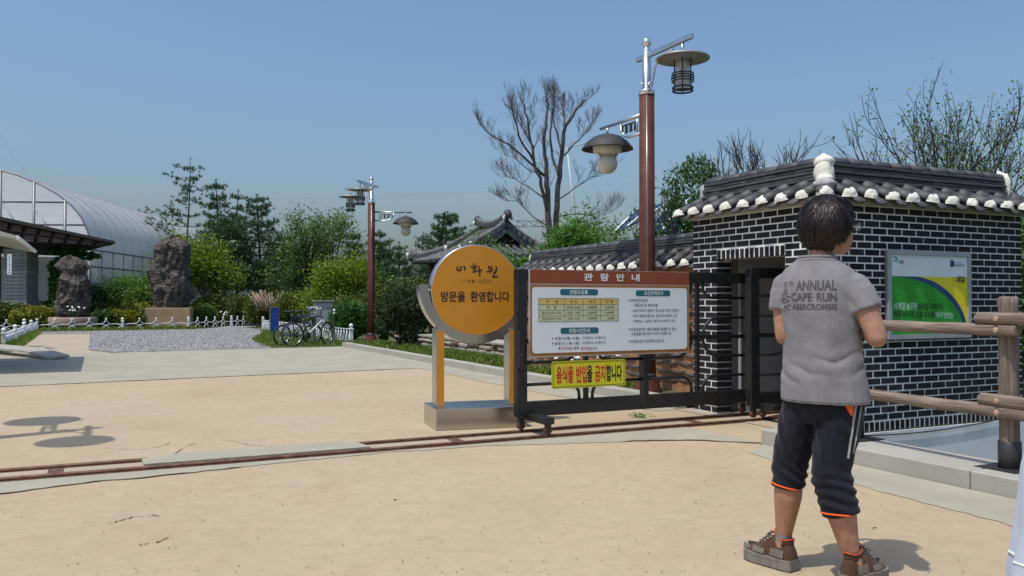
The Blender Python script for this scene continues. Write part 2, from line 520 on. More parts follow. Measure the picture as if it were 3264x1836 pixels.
for cp in crack_paths:
    pts = []
    for i in range(len(cp) - 1):
        for k in range(8):
            f = k / 8
            g = G(cp[i][0] * (1 - f) + cp[i + 1][0] * f, cp[i][1] * (1 - f) + cp[i + 1][1] * f)
            pts.append(g + Vector((rng.uniform(-.012, .012), rng.uniform(-.02, .02), 0)))
    crack('ground_crack', pts, 0.0030, 0.004, fc, rng, 0.9)

# apron of concrete in front of the track, worn and broken
ap = [T(-9, 0.02), T(2.32, 0.02), T(2.32, -1.10)]
apj = jag([T(2.32, -1.12), T(1.95, -0.78), T(1.70, -0.62), T(1.30, -0.50), T(0.75, -0.34), T(0.1, -0.14), T(-0.8, -0.085), T(-1.72, -0.17), T(-2.86, -0.30), T(-3.6, -0.46), T(-5, -0.6), T(-9, -0.7)], rng, 0.07, 0.016)
sheet('track_apron', ap + apj, 0.004, M['concrete'])
crack('apron_crack', [p + Vector((0, 0.01, 0)) for p in apj if (p - ORG).dot(TX) > 1.2], 0.014, 0.0075, fc)
crack('apron_crack', [p - Vector((0, 0.012, 0)) for p in apj if -3.6 < (p - ORG).dot(TX) < -1.9], 0.009, 0.0075, fc)
# gutter along the near kerb and along the bed kerb
sheet('gutter', jag([T(2.26, -1.15), T(1.92, -1.4), T(1.72, -2.2), T(1.66, -3.8), T(1.62, -6), T(1.7, -14)], rng, 0.09, 0.018) + [T(2.36, -14), T(2.27, -3), T(2.28, -1.14)], 0.0035, M['concrete'])
sheet('gutter', jag([T(2.46, 8.1), T(2.44, 5), T(2.50, 3), T(2.62, 1.9), T(2.8, 1.1)], rng, 0.1, 0.012) + [T(3.1, 1.1), T(3.09, 8.1)], 0.0045, M['concrete'])
sheet('gate_house_floor', [T(3.04, -0.96), T(6.1, -0.96), T(6.1, 1.14), T(3.04, 1.14)], 0.0055, M['path_tan'])
# slab patches laid into the track
sheet('track_bed', [T(-9, 0.04), T(3.2, 0.04), T(3.2, 0.33), T(-9, 0.33)], 0.006, M['path_tan'])
tp = jag([T(-2.62, 0.055), T(-2.62, 0.30), T(-2.35, 0.42), T(-1.5, 0.44), T(-0.92, 0.40), T(-0.88, 0.055), T(-2.62, 0.055)], rng, 0.05, 0.006)
pm = MB(); pm.prism([(p.x, p.y) for p in tp[:-1]][::-1], 0.0, 0.036)
tag(pm.build('track_patch', M['concrete']), kind='structure')

# tan path and gravel yard beyond the strip
sheet('tan_path', [T(-2.62, 15.8), T(-3.15, 17.2), T(-3.2, 29.0), T(-4.9, 29.4), T(-4.75, 17.5), T(-5.2, 15.7)], 0.006, M['path_tan'])
gv = [T(-2.55, 15.86), T(1.2, 16.08), T(1.25, 19), T(1.6, 22), T(2.6, 26), T(3.35, 31), T(3.3, 35.5), T(1.0, 33.0), T(-5.0, 32.4), T(-4.9, 29.45), T(-3.18, 29.05), T(-3.14, 17.2)]
sheet('gravel_yard', gv, 0.005, M['gravel'])
sheet('gravel_road', [T(3.3, 35.5), T(6.4, 36), T(10, 44), T(6, 44), T(3.6, 39), T(2.4, 36), T(1.0, 33)], 0.003, M['gravel'])

def in_poly(p, poly):
    c = False; j = len(poly) - 1
    for i in range(len(poly)):
        a, b = poly[i], poly[j]
        if (a.y > p.y) != (b.y > p.y) and p.x < (b.x - a.x) * (p.y - a.y) / (b.y - a.y) + a.x: c = not c
        j = i
    return c

def scatter_stones(name, poly, count, smin, smax, mat, seed, near_bias=1.0, z=0.0):
    r = random.Random(seed)
    xs = [p.x for p in poly]; ys = [p.y for p in poly]
    base = [Vector((1, 0, 0)), Vector((-1, 0, 0)), Vector((0, 1, 0)), Vector((0, -1, 0)), Vector((0, 0, .7)), Vector((0, 0, -.7))]
    fs0 = [(4, 0, 2), (4, 2, 1), (4, 1, 3), (4, 3, 0), (5, 2, 0), (5, 1, 2), (5, 3, 1), (5, 0, 3)]
    V = []; F = []; k = 0
    while k < count:
        p = Vector((r.uniform(min(xs), max(xs)), min(ys) + (max(ys) - min(ys)) * r.random() ** near_bias, 0))
        if not in_poly(p, poly): continue
        s = r.uniform(smin, smax)
        q = Quaternion((r.gauss(0, 1), r.gauss(0, 1), r.gauss(0, 1), r.gauss(0, 1))).normalized()
        o = len(V)
        for b in base:
            w = q @ (b * s * r.uniform(0.7, 1.2)); V.append((p.x + w.x, p.y + w.y, z + s * 0.3 + w.z * 0.6))
        F += [(a + o, b + o, c + o) for a, b, c in fs0]; k += 1
    me = np_mesh(name, V, F, mat)
    return tag(link(name, me), kind='stuff')
scatter_stones('gravel', gv, 9000, 0.018, 0.042, M['stone_chip'], 3, 1.8, 0.006)
M['grit'] = mk('grit', (0.22, 0.16, 0.11), 0.95, var=0.5, scale=5, bstr=0, kind='world')
scatter_stones('grit', [G(-300, 1840), G(3200, 1840), G(2500, 1420), G(1600, 1400), G(0, 1250), G(-400, 1250)], 1500, 0.0015, 0.006, M['grit'], 5, 1.3, 0.001)

# fallen twig and leaf litter on the sand
tw = MB(); a = G(2776, 1680, 0.006); tw.tube([a, a + Vector((.012, -.004, .004)), a + Vector((.026, .002, 0))], [.0025, .003, .0015], 5)
tag(tw.build('twig', M['bark']), 'small dark twig lying on the sand right of the man', 'twig')
tw = MB(); a = G(1256, 1591, 0.006); tw.tube([a, a + Vector((.01, .003, .003)), a + Vector((.024, -.002, 0))], [.003, .0045, .001], 5)
tag(tw.build('twig', M['bark']), 'small dry leaf scrap lying alone on the open sand', 'twig')

# ------------------------------------------------------------------ kerbs
def kerb_run(name, s0, s1, n0, n1, z0, z1, step, label):
    root = empty(name, T(0, 0), TH)
    tag(root, label, 'kerb')
    k = int(round(abs(n1 - n0) / step)); d = (n1 - n0) / k
    for i in range(k):
        a = n0 + i * d; b = a + d
        m = MB(); m.box(((s0 + s1) / 2, (a + b) / 2, (z0 + z1) / 2), (s1 - s0, abs(d) - 0.008, z1 - z0), bev=0.008)
        o = m.build('kerb_stone', M['granite'], root)
        o.location = (rng.uniform(-.004, .004), 0, rng.uniform(-.003, .003))
    return root
kerb_run('bed_kerb', 3.07, 3.25, 1.15, 16.1, -0.10, 0.125, 1.0, 'long straight granite kerb edging the planted bed behind the round sign')
kr = kerb_run('near_kerb', 2.28, 2.46, -1.12, -13.0, -0.10, 0.13, 1.0, 'granite kerb below the log fence at the right')
m = MB(); m.box((2.635, -7.06, 0.012), (0.335, 11.9, 0.215)); 
o = m.build('kerb_ledge', M['granite'], kr)
# ------------------------------------------------------------------ tile roofs
def half_pipe(name, r, L, th, mat, taper=0.0, n=9, up=True, span=PI):
    """open pipe shell along +y, from y=0 to y=L; up: convex upward"""
    mb = MB(); vs = []; k = n
    for (y, rr) in ((0, r), (L, r - taper)):
        for t in (rr, rr - th):
            for i in range(k):
                a = (PI - span) / 2 + span * i / (k - 1)
                x = -math.cos(a) * t; z = math.sin(a) * t
                if not up: z = -math.sin(a) * t + r * math.sin((PI - span) / 2)
                else: z -= r * math.sin((PI - span) / 2) * (1 if span < PI - .01 else 0)
                vs.append(Vector((x, y, z)))
    def idx(y, lay, i): return (y * 2 + lay) * k + i
    fs = []
    for i in range(k - 1):
        fs.append((idx(0, 0, i), idx(1, 0, i), idx(1, 0, i + 1), idx(0, 0, i + 1)))
        fs.append((idx(0, 1, i), idx(0, 1, i + 1), idx(1, 1, i + 1), idx(1, 1, i)))
        for y in (0, 1):
            f = (idx(y, 0, i), idx(y, 0, i + 1), idx(y, 1, i + 1), idx(y, 1, i))
            fs.append(f if y == 0 else f[::-1])
    for i in (0, k - 1):
        f = (idx(0, 0, i), idx(0, 1, i), idx(1, 1, i), idx(1, 0, i))
        fs.append(f if i == 0 else f[::-1])
    mb.add(vs, fs, True)
    me = mb.mesh(name, mat)
    return me

def plug_mesh(seed, r=0.079):
    rg = random.Random(seed)
    mb = MB(); n, m = 10, 7; vs = []; fs = []
    off = Vector((rg.uniform(0, 50), rg.uniform(0, 50), 0))
    for j in range(m + 1):
        ph = PI / 2 * j / m
        for i in range(n + 1):
            a = PI * i / n
            d = Vector((-math.cos(a) * math.cos(ph), -math.sin(ph) * 0.95, math.sin(a) * math.cos(ph)))
            q = r * (1.0 + 0.20 * mnoise.noise(d * 2.3 + off) + 0.10 * mnoise.noise(d * 6 + off))
            v = d * q
            v.z = v.z * 1.05 - 0.016
            vs.append(v)
    for j in range(m):
        for i in range(n):
            a = j * (n + 1) + i
            fs.append((a, a + 1, a + n + 2, a + n + 1))
    mb.add(vs, fs, True)
    # underside
    lo = [vs[j * (n + 1)] for j in range(m + 1)]; hi = [vs[j * (n + 1) + n] for j in range(m + 1)]
    mb.add(lo + hi, [(j, j + 1, m + 1 + j + 1, m + 1 + j) for j in range(m)], True)
    return mb.mesh('plaster_plug', M['plaster'])

PLUGS = [plug_mesh(i) for i in range(6)]
_pipe_cache = {}
def pipe(kind, L, mat, r, **kw):
    key = (kind, round(L, 3), mat.name, r)
    if key not in _pipe_cache: _pipe_cache[key] = half_pipe(kind, r, L, 0.016, mat, **kw)
    return _pipe_cache[key]

def tile_cap(root, org, phi, L, run, zE, zR, sp, mat, rt=0.071, mitre0=False, mitre1=False, plugs=True, rg=None, inner=False, flat_first=0.5):
    """cover and trough tiles of one slope. org: eave line start (x, y) in root space; local x along the eave turned by phi, local y up the slope over run."""
    rg = rg or random.Random(1)
    sl = math.atan2(zR - zE, run); full = math.hypot(run, zR - zE)
    ux = Vector((math.cos(phi), math.sin(phi), 0)); uy = Vector((-math.sin(phi), math.cos(phi), 0))
    k = int(round(L / sp)); d = L / k
    for i in range(k + 1):
        x = i * d
        for what in ('cover', 'trough'):
            xx = x if what == 'cover' else x + d / 2
            if what == 'trough' and i == k: continue
            lim = full
            if mitre0: lim = min(lim, max((xx - 0.02), 0.05) / math.cos(sl) * 1.0)
            if mitre1: lim = min(lim, max((L - xx - 0.02), 0.05) / math.cos(sl) * 1.0)
            base = Vector((org[0], org[1], zE)) + ux * xx
            jit = rg.uniform(-.006, .006)
            if what == 'cover':
                nt_ = max(1, int(round(lim / 0.26))); seg = lim / nt_
                for j in range(nt_):
                    p = base + uy * (math.cos(sl) * (seg * j)) + Vector((0, 0, math.sin(sl) * seg * j + 0.030))
                    link('cover_tile', pipe('cover_tile', seg + 0.012, mat, rt, taper=0.006), root, p + ux * jit, (sl + rg.uniform(-.01, .01), 0, phi))
                if plugs:
                    p = base + Vector((0, 0, 0.034)) + ux * jit
                    link('plaster_plug', PLUGS[rg.randrange(6)], root, p, (sl * 0.4 + rg.uniform(-.1, .1), rg.uniform(-.12, .12), phi + rg.uniform(-.12, .12)), (rg.uniform(.92, 1.06), rg.uniform(.85, 1.1), rg.uniform(.92, 1.08)))
            else:
                nt_ = max(1, int(round(lim / 0.22))); seg = lim / nt_
                for j in range(nt_):
                    p = base + uy * (math.cos(sl) * (seg * j) - (0.035 if j == 0 else 0)) + Vector((0, 0, math.sin(sl) * seg * j + 0.018 + 0.010 * (j % 2 == 0)))
                    link('trough_tile', pipe('trough_tile', seg + 0.035, mat, d * 0.62, up=False, span=PI * 0.62), root, p, (sl - 0.03, 0, phi))

def ridge_stack(root, a, b, z0, mat, rg, layers=4, lh=0.032, w0=0.20, top_r=0.078, seg=0.31):
    a = Vector(a); b = Vector(b); d = (b - a); L = d.length; d.normalize(); phi = math.atan2(d.y, d.x)
    z = z0
    for l in range(layers):
        w = w0 - 0.012 * l + (0.03 if l % 2 else 0.0)
        k = max(1, int(round(L / seg))); sg = L / k
        off = (l % 2) * 0.5
        edges = [0.0] + [min(max((i + off) * sg, 0), L) for i in range(k + 1)] + [L]
        edges = sorted(set(round(e, 4) for e in edges))
        for i in range(len(edges) - 1):
            if edges[i + 1] - edges[i] < 0.03: continue
            le = edges[i + 1] - edges[i]
            m = MB(); m.box((0, 0, 0), (le + 0.004, w + rg.uniform(-.01, .01), lh * 0.8), bev=0.005)
            p = a + d * ((edges[i] + edges[i + 1]) / 2); p.z = z + lh / 2
            link('ridge_tile', m.mesh('ridge_tile', mat), root, p, (rg.uniform(-.025, .025), rg.uniform(-.008, .008), phi + rg.uniform(-.01, .01)))
        z += lh
    k = max(1, int(round(L / seg))); sg = L / k
    for i in range(k):
        p = a + d * (i * sg); p.z = z - 0.004
        link('ridge_cover_tile', pipe('ridge_cover_tile', sg + 0.02, mat, top_r, taper=0.008), root, p, (rg.uniform(-.006, .012), 0, phi - PI / 2))
    return z + top_r

def lump(name, parent, c, size, seed, mat, n=14, m=10, amp=0.22, freq=2.2):
    mb = MB(); vs = []; fs = []; off = Vector((seed * 3.1, seed * 1.7, 0))
    for j in range(m + 1):
        ph = PI * j / m
        for i in range(n):
            a = 2 * PI * i / n
            d = Vector((math.sin(ph) * math.cos(a), math.sin(ph) * math.sin(a), -math.cos(ph)))
            q = 1 + amp * mnoise.noise(d * freq + off) + amp * .5 * mnoise.noise(d * freq * 2.7 + off)
            vs.append(Vector((d.x * size[0] * q, d.y * size[1] * q, d.z * size[2] * q)))
    for j in range(m):
        for i in range(n):
            i2 = (i + 1) % n
            fs.append((j * n + i, j * n + i2, (j + 1) * n + i2, (j + 1) * n + i))
    mb.add(vs, fs, True)
    return link(name, mb.mesh(name, mat), parent, c)

# ------------------------------------------------------------------ the black brick gate house
HS, HN = 3.22, -0.97
house = empty('brick_gate_house', T(HS, HN), TH)
tag(house, 'black brick gate house with white joints and dark tiled roof edge', 'building')
LT, LN = 14 * 0.208, 9.5 * 0.208
OY0, OY1, OZ = 0.52, 1.56, 1.70
BZ, BX = 0.0697, 0.208
HT = 2.28
# mortar cores (outer faces 7 mm behind the brick faces)
mb = MB()
e = 0.0035
mb.box(((LT) / 2, 0.10 + e, HT / 2 - 0.6), (LT - 2 * e, 0.20, HT + 1.2 - 0.0))
mb.build('wall', M['mortar'], house)
mb = MB()
mb.box((0.10 + e, (0.205 + OY0) / 2, HT / 2), (0.20, OY0 - 0.205 - 2 * e + 0.010, HT))
mb.box((0.10 + e, (OY1 + LN) / 2, HT / 2), (0.20, LN - OY1 - 2 * e, HT))
mb.box((0.10 + e, (OY0 + OY1) / 2, (OZ + 0.012 + HT) / 2), (0.20, OY1 - OY0 + 2 * e, HT - OZ - 0.012))
mb.build('wall', M['mortar'], house)
mb = MB()
mb.box((LT / 2 + 0.11, LN - 0.10 - e, HT / 2), (LT - 0.22, 0.20 - e, HT))
mb.box((LT - 0.10 - e, (LN) / 2, HT / 2), (0.20, LN - 0.43, HT - 0.01))
mb.build('wall', M['mortar'], house)
# plastered inside of the gate pocket
mb = MB()
mb.box(((0.215 + LT) / 2, OY1 + 0.02, OZ / 2 + 0.12), (LT - 0.45, 0.03, OZ + 0.5))
mb.box((LT - 0.24, (OY0 + OY1) / 2, OZ / 2 + 0.12), (0.03, 1.2, OZ + 0.5))
mb.box((LT / 2, LN / 2, 2.17), (LT - 0.45, LN - 0.45, 0.06))
mb.build('inner_wall', M['render_grey'], house)
# painted plinth below the bricks on the yard side
mb = MB(); mb.box((LT / 2 + 0.02, 0.09, -0.63), (LT + 0.14, 0.21, 1.21))
mb.build('plinth', M['plinth_white'], house)

bricks = []   # (center, size, axis)
z0 = 0.085
rows = int((HT - z0) / BZ)
for r_ in range(rows):
    z = z0 + (r_ + 0.5) * BZ
    odd = r_ % 2
    # right wall, along x at y = 0
    x = -0.104 if odd else 0.0
    while x < LT - 0.01:
        a = max(x, 0.0); b = min(x + BX, LT)
        if b - a > 0.03: bricks.append(((a + b) / 2, 0.0, z, b - a - 0.0150, 'x'))
        x += BX
for r_ in range(-1, rows):
    z = z0 + (r_ + 0.5) * BZ
    odd = r_ % 2
    y = 0.0 if odd else -0.104
    if not odd: pass
    while y < LN - 0.01:
        a = max(y, 0.0); b = min(y + BX, LN)
        zt = z + BZ / 2
        if zt - BZ < OZ + 0.10:
            if a < OY0 < b: b = OY0
            elif a < OY1 < b: a = OY1
            elif a >= OY0 and b <= OY1: y += BX; continue
        if b - a > 0.03:
            sh = 0.0074 if b == OY0 else (-0.0074 if a == OY1 else 0.0)
            bricks.append((0.0, (a + b) / 2 + sh, z, b - a - 0.0150, 'y'))
        y += BX
# jamb reveal of the opening (bricks turn the corner), far jamb
hw = house.matrix_world
def cam_d(p): return (T(HS + p[0], HN + p[1], p[2]) - Vector((0, 0, CAM_H))).length
bricks.sort(key=cam_d)
bcache = {}
def brick_mesh(L, ax, h=0.0550):
    key = (round(L, 3), ax, h)
    if key not in bcache:
        m = MB(); m.box((0, 0, 0), (L, 0.095, h) if ax == 'x' else (0.095, L, h), bev=0.0025)
        bcache[key] = m.mesh('brick', M['black_brick'])
    return bcache[key]
rg = random.Random(11)
rest = MB()
for i, (x, y, z, L, ax) in enumerate(bricks):
    pr = rg.uniform(-.0015, .002)
    c = (x, 0.0475 - pr, z) if ax == 'x' else (0.0475 - pr, y, z)
    if ax == 'y': c = (0.0475 - pr, y, z)
    # at the near corner the left-wall bricks butt against the right-wall ones
    if i < 300:
        o = link('brick', brick_mesh(round(L, 2), ax), house, c, (0, 0, rg.uniform(-.003, .003)))
    else:
        rest.box(c, (L, 0.095, 0.0555) if ax == 'x' else (0.095, L, 0.0555), bev=0.0)
o = rest.build('brick_field', M['black_brick'], house); o['kind'] = 'stuff'
# bricks on edge: over the opening and along the foot of the yard wall
k = int((OY1 - OY0) / BZ)
for i in range(k):
    y = OY0 + (i + 0.5) * (OY1 - OY0) / k
    m = MB(); m.box((0, 0, 0), (0.10, (OY1 - OY0) / k - 0.017, 0.098), bev=0.003)
    link('rowlock_brick', m.mesh('rowlock_brick', M['black_brick']), house, (0.0495, y, OZ + 0.060))
k = int(LT / BZ)
rl = MB(); rl.box((0, 0, 0), (LT / k - 0.016, 0.10, 0.085), bev=0.003); rlm = rl.mesh('rowlock_brick', M['black_brick'])
for i in range(k):
    link('rowlock_brick', rlm, house, ((i + 0.5) * LT / k, 0.0495, 0.032))
# jamb returns
for r_ in range(-1, int(OZ / BZ) - 1):
    z = z0 + (r_ + 0.5) * BZ
    for (yy, sgn) in ((OY1, 1), (OY0, -1)):
        w = 0.10 if r_ % 2 else 0.085
        m = MB(); m.box((0, 0, 0), (w, 0.05, 0.059), bev=0.003)
        rest2 = link('brick', m.mesh('brick', M['black_brick']), house, (0.103 + w / 2, yy + sgn * 0.0225, z)) if False else None
jm = MB()
for r_ in range(-1, int(OZ / BZ) - 1):
    z = z0 + (r_ + 0.5) * BZ
    jm.box((0.150, OY1 + 0.0235, z), (0.11, 0.05, 0.0555)); jm.box((0.150, OY0 - 0.0235, z), (0.11, 0.05, 0.0555))
o = jm.build('jamb_brick_field', M['black_brick'], house); o['kind'] = 'stuff'

# roof edge: outer slopes over both visible walls, then the ridge
zE, zR, run = 2.215, 2.40, 0.40
tile_cap(house, (-0.13, -0.13), 0.0, LT + 0.26, run, zE, zR, 0.285, M['roof_tile'], mitre0=True, rg=random.Random(21))
tile_cap(house, (-0.13, LN + 0.08), -PI / 2, LN + 0.21, run, zE, zR, 0.285, M['roof_tile'], mitre1=True, rg=random.Random(22))
mb = MB()   # bed of mortar under the tiles, closed to the flat roof behind
mb.prism([(-0.08, -0.08), (LT + 0.08, -0.08), (LT + 0.08, LN + 0.06), (-0.08, LN + 0.06)], 2.18, 2.222)
mb.prism([(0.12, 0.12), (LT - 0.02, 0.12), (LT - 0.02, LN - 0.02), (0.12, LN - 0.02)], 2.223, 2.36)
mb.build('roof_bed', M['grey_plaster'], house)
rg = random.Random(31)
zt = ridge_stack(house, (0.28, 0.28, 0), (LT + 0.02, 0.28, 0), 2.395, M['roof_tile'], rg, 6, 0.036, 0.22)
ridge_stack(house, (0.28, LN + 0.04, 0), (0.28, 0.28, 0), 2.395, M['roof_tile'], rg, 6, 0.036, 0.22)
lump('corner_plaster', house, (0.17, 0.17, 2.49), (0.094, 0.094, 0.13), 3, M['plaster'], amp=0.22, freq=2.0)
lump('corner_plaster', house, (0.19, 0.19, 2.60), (0.102, 0.102, 0.080), 8, M['plaster'], amp=0.14, freq=1.9)
lump('corner_plaster', house, (0.10, 0.10, 2.42), (0.085, 0.085, 0.05), 12, M['plaster'], amp=0.3, freq=3)
lump('corner_plaster', house, (0.05, 0.05, 2.365), (0.11, 0.11, 0.055), 5, M['grey_plaster'])
lump('ridge_end_plaster', house, (LT + 0.06, 0.28, 2.52), (0.045, 0.13, 0.18), 6, M['plaster'])
lump('ridge_end_plaster', house, (0.28, LN + 0.06, 2.48), (0.13, 0.045, 0.16), 9, M['grey_plaster'])

# black drain cable along the plinth
cb = MB()
pts = [Vector((0.02 + 2.6 * t, -0.03, 0.005 - 0.055 * math.sin(PI * t) - 0.02 * (1 - t))) for t in [i / 14 for i in range(15)]]
cb.tube(pts, 0.006, 6)
o = cb.build('cable', M['rubber']); o.location = T(HS, HN); o.rotation_euler = (0, 0, TH)
tag(o, 'thin black cable sagging along the foot of the brick wall', 'cable')

# ------------------------------------------------------------------ clay wall with a tiled cap, beyond the gate house
cw = empty('tiled_clay_wall', T(3.82, 1.15), TH)
tag(cw, 'clay garden wall capped with dark roof tiles behind the ticket notice', 'wall')
WL = 5.25
mb = MB(); mb.box((0.18, WL / 2, 0.86), (0.36, WL, 1.75)); mb.build('wall_core', M['clay_wall'], cw)
wv = MB(); vs = []; fs = []; nseg = 8
for i in range(nseg + 1):
    a = i / nseg; x = 0.29 * a; z = 0.008 * math.cos(2 * PI * a)
    for (dx, dz) in ((0, 0), (0, 0.022), (0.10, 0.022), (0.10, 0)): vs.append(Vector((dx, x, z + dz)))
for i in range(nseg):
    for k in range(4):
        k2 = (k + 1) % 4
        fs.append((i * 4 + k, i * 4 + k2, (i + 1) * 4 + k2, (i + 1) * 4 + k))
fs += [(0, 1, 2, 3)[::-1], tuple(nseg * 4 + k for k in range(4))]
wv.add(vs, fs)
wvm = wv.mesh('tile_course', M['old_tile'])
rg = random.Random(41)
for r_ in range(13):
    y = -0.15 * (r_ % 2) + rg.uniform(-.03, .03)
    while y < WL - 0.2:
        if y > -0.05: link('tile_course', wvm, cw, (-0.022 + rg.uniform(-.008, .008), y, 0.22 + r_ * 0.108 + rg.uniform(-.008, .008)), (rg.uniform(-.03, .03), 0, rg.uniform(-.03, .03)))
        y += 0.30 + rg.uniform(0, .03)
tile_cap(cw, (-0.20, WL + 0.05), -PI / 2, WL + 0.1, 0.36, 1.69, 1.90, 0.285, M['roof_tile'], rg=random.Random(42))
tile_cap(cw, (0.56, 0.0), PI / 2, WL + 0.05, 0.36, 1.69, 1.90, 0.285, M['roof_tile'], plugs=False, rg=random.Random(43))
mb = MB(); mb.prism([(-0.12, 0), (0.48, 0), (0.48, WL), (-0.12, WL)], 1.62, 1.70)
mb.prism([(0.04, 0.0), (0.32, 0.0), (0.32, WL - .02), (0.04, WL - .02)], 1.70, 1.885); mb.build('cap_bed', M['clay_wall'], cw)
ridge_stack(cw, (0.18, WL + 0.02, 0), (0.18, 0.0, 0), 1.885, M['roof_tile'], rg, 5, 0.036, 0.22, 0.085)
mb = MB(); mb.tube(arc((0.18, WL + 0.06, 2.00), 0.085, -0.6, PI + 0.6, 10, (1, 0, 0), (0, 0, 1)), 0.02, 6)
mb.box((0.18, WL + 0.05, 1.86), (0.20, 0.05, 0.16)); mb.build('ridge_end_plaster', M['plaster'], cw)

# low terrace of stacked tiles and stones further along
lw = empty('low_stone_terrace', T(4.3, 6.6), TH)
tag(lw, 'low terrace wall of stacked flat stones behind the round sign', 'wall')
mb = MB(); mb.box((0.25, 4.4, 0.20), (0.46, 8.8, 0.42)); mb.build('wall_core', M['clay_wall'], lw)
for r_ in range(4):
    y = -0.1
    while y < 8.7:
        L = rg.uniform(0.25, 0.6)
        m = MB(); m.box((0, 0, 0), (0.5, L - 0.03, rg.uniform(.05, .075)), bev=0.012)
        link('flat_stone', m.mesh('flat_stone', M['rock'] if rg.random() < .3 else M['granite']), lw, (0.23 + rg.uniform(-.03, .03), y + L / 2, 0.08 + r_ * 0.105), (rg.uniform(-.04, .04), rg.uniform(-.03, .03), rg.uniform(-.06, .06)))
        y += L
# ------------------------------------------------------------------ lettering
TEXT_QUEUE = []
def put_text(s, parent, x0, x1, zc, h, mat, y=-0.002, bold=0.012, name='lettering', post=None):
    """fits a line of text between x0 and x1 on an upright board whose face looks along -y (laid out in flush_text)"""
    o = link(name, bpy.data.meshes.new(name), parent)
    TEXT_QUEUE.append((o, s, x0, x1, zc, h, mat, y, bold, post))
    return o

def flush_text():
    """turns all queued lines into meshes in one pass"""
    tmp = []
    for (o, s, x0, x1, zc, h, mat, y, bold, post) in TEXT_QUEUE:
        cu = bpy.data.curves.new('lettering', 'FONT'); cu.body = s; cu.size = 1.0; cu.offset = bold; cu.resolution_u = 4
        t = bpy.data.objects.new('lettering_source', cu); COL.objects.link(t); tmp.append(t)
    dg = bpy.context.evaluated_depsgraph_get()
    for t, (o, s, x0, x1, zc, h, mat, y, bold, post) in zip(tmp, TEXT_QUEUE):
        me = bpy.data.meshes.new_from_object(t.evaluated_get(dg))
        co = np.empty(len(me.vertices) * 3, dtype=np.float32); me.vertices.foreach_get('co', co); co = co.reshape(-1, 3)
        mn = co.min(0); mx = co.max(0); sz = np.maximum(mx - mn, 1e-6)
        X = (co[:, 0] - mn[0]) * ((x1 - x0) / sz[0]) + x0; Zc = (co[:, 1] - (mn[1] + mx[1]) / 2) * (h / sz[1]) + zc
        me.vertices.foreach_set('co', np.stack([X, np.full(len(X), y), Zc], 1).astype(np.float32).ravel())
        me.materials.clear(); me.materials.append(mat); me.update()
        if post: me = post(me)
        old = o.data; o.data = me; bpy.data.meshes.remove(old)
    for t in tmp:
        cu = t.data; bpy.data.objects.remove(t); bpy.data.curves.remove(cu)
    TEXT_QUEUE.clear()

def panel(name, parent, x0, x1, z0, z1, y0, y1, mat, r=0.0, seg=5):
    """upright slab, rounded corners of radius r"""
    if r <= 0: poly = [(x0, z0), (x1, z0), (x1, z1), (x0, z1)]
    else:
        poly = []
        for (cx, cz, a) in ((x1 - r, z0 + r, -PI / 2), (x1 - r, z1 - r, 0), (x0 + r, z1 - r, PI / 2), (x0 + r, z0 + r, PI)):
            poly += [(cx + r * math.cos(a + PI / 2 * i / seg), cz + r * math.sin(a + PI / 2 * i / seg)) for i in range(seg + 1)]
    mb = MB(); n = len(poly)
    vs = [Vector((x, y0, z)) for x, z in poly] + [Vector((x, y1, z)) for x, z in poly]
    fs = [tuple(range(n)), tuple(reversed(range(n, 2 * n)))] + [(i + 1 if i + 1 < n else 0, i, n + i, n + (i + 1) % n) for i in range(n)]
    mb.add(vs, fs)
    return link(name, mb.mesh(name, mat), parent)

# ------------------------------------------------------------------ track rails
for (nn, lab) in ((0.0, 'rusty steel gate rail nearer the viewer, crossing the sand'), (0.35, 'rusty steel gate rail on the far side of the track, partly under a concrete patch')):
    o = empty('gate_rail', T(0, nn), TH); tag(o, lab, 'rail', 'rails of the gate track')
    m = MB()
    m.tube([(-9, 0, 0.016), (6.0, 0, 0.016)], 0.0165, 10)
    m.build('rail_bar', M['rust'], o)
    m = MB(); m.box((-1.5, 0, 0.0045), (15, 0.075, 0.007)); m.build('base_plate', M['rust'], o)
for s_ in (-3.2, -0.05, 2.6):
    m = MB(); m.box((0, 0, 0.0095), (0.10, 0.27, 0.005)); o = m.build('tie_plate', M['rust']); o.location = T(s_, 0.175); o.rotation_euler = (0, 0, TH)
    tag(o, {-3.2: 'rusty tie plate between the gate rails near the lamp shadow', -0.05: 'rusty tie plate between the gate rails in front of the round sign', 2.6: 'rusty tie plate between the gate rails under the gate'}[s_], 'plate', 'tie plates of the gate track')

# ------------------------------------------------------------------ sliding gate
GS, GNn = 0.616, 0.35
GLEN = 2.83
def caster(parent, x, y, r=0.042):
    m = MB(); m.box((x, y, 0.128), (0.05, 0.05, 0.035)); m.box((x, y - 0.026, 0.095), (0.03, 0.006, 0.09)); m.box((x, y + 0.026, 0.095), (0.03, 0.006, 0.09))
    f = m.build('caster_fork', M['gate_black'], parent)
    m = MB(); ax = Matrix.Rotation(PI / 2, 3, 'X')
    m.lathe([(0.008, -0.018), (r - .006, -0.018), (r, -0.012), (r - 0.008, 0), (r, 0.012), (r - .006, 0.018), (0.008, 0.018)], (x, y, r + 0.033), 18, True, ax)
    m.build('wheel', M['rust'], parent)

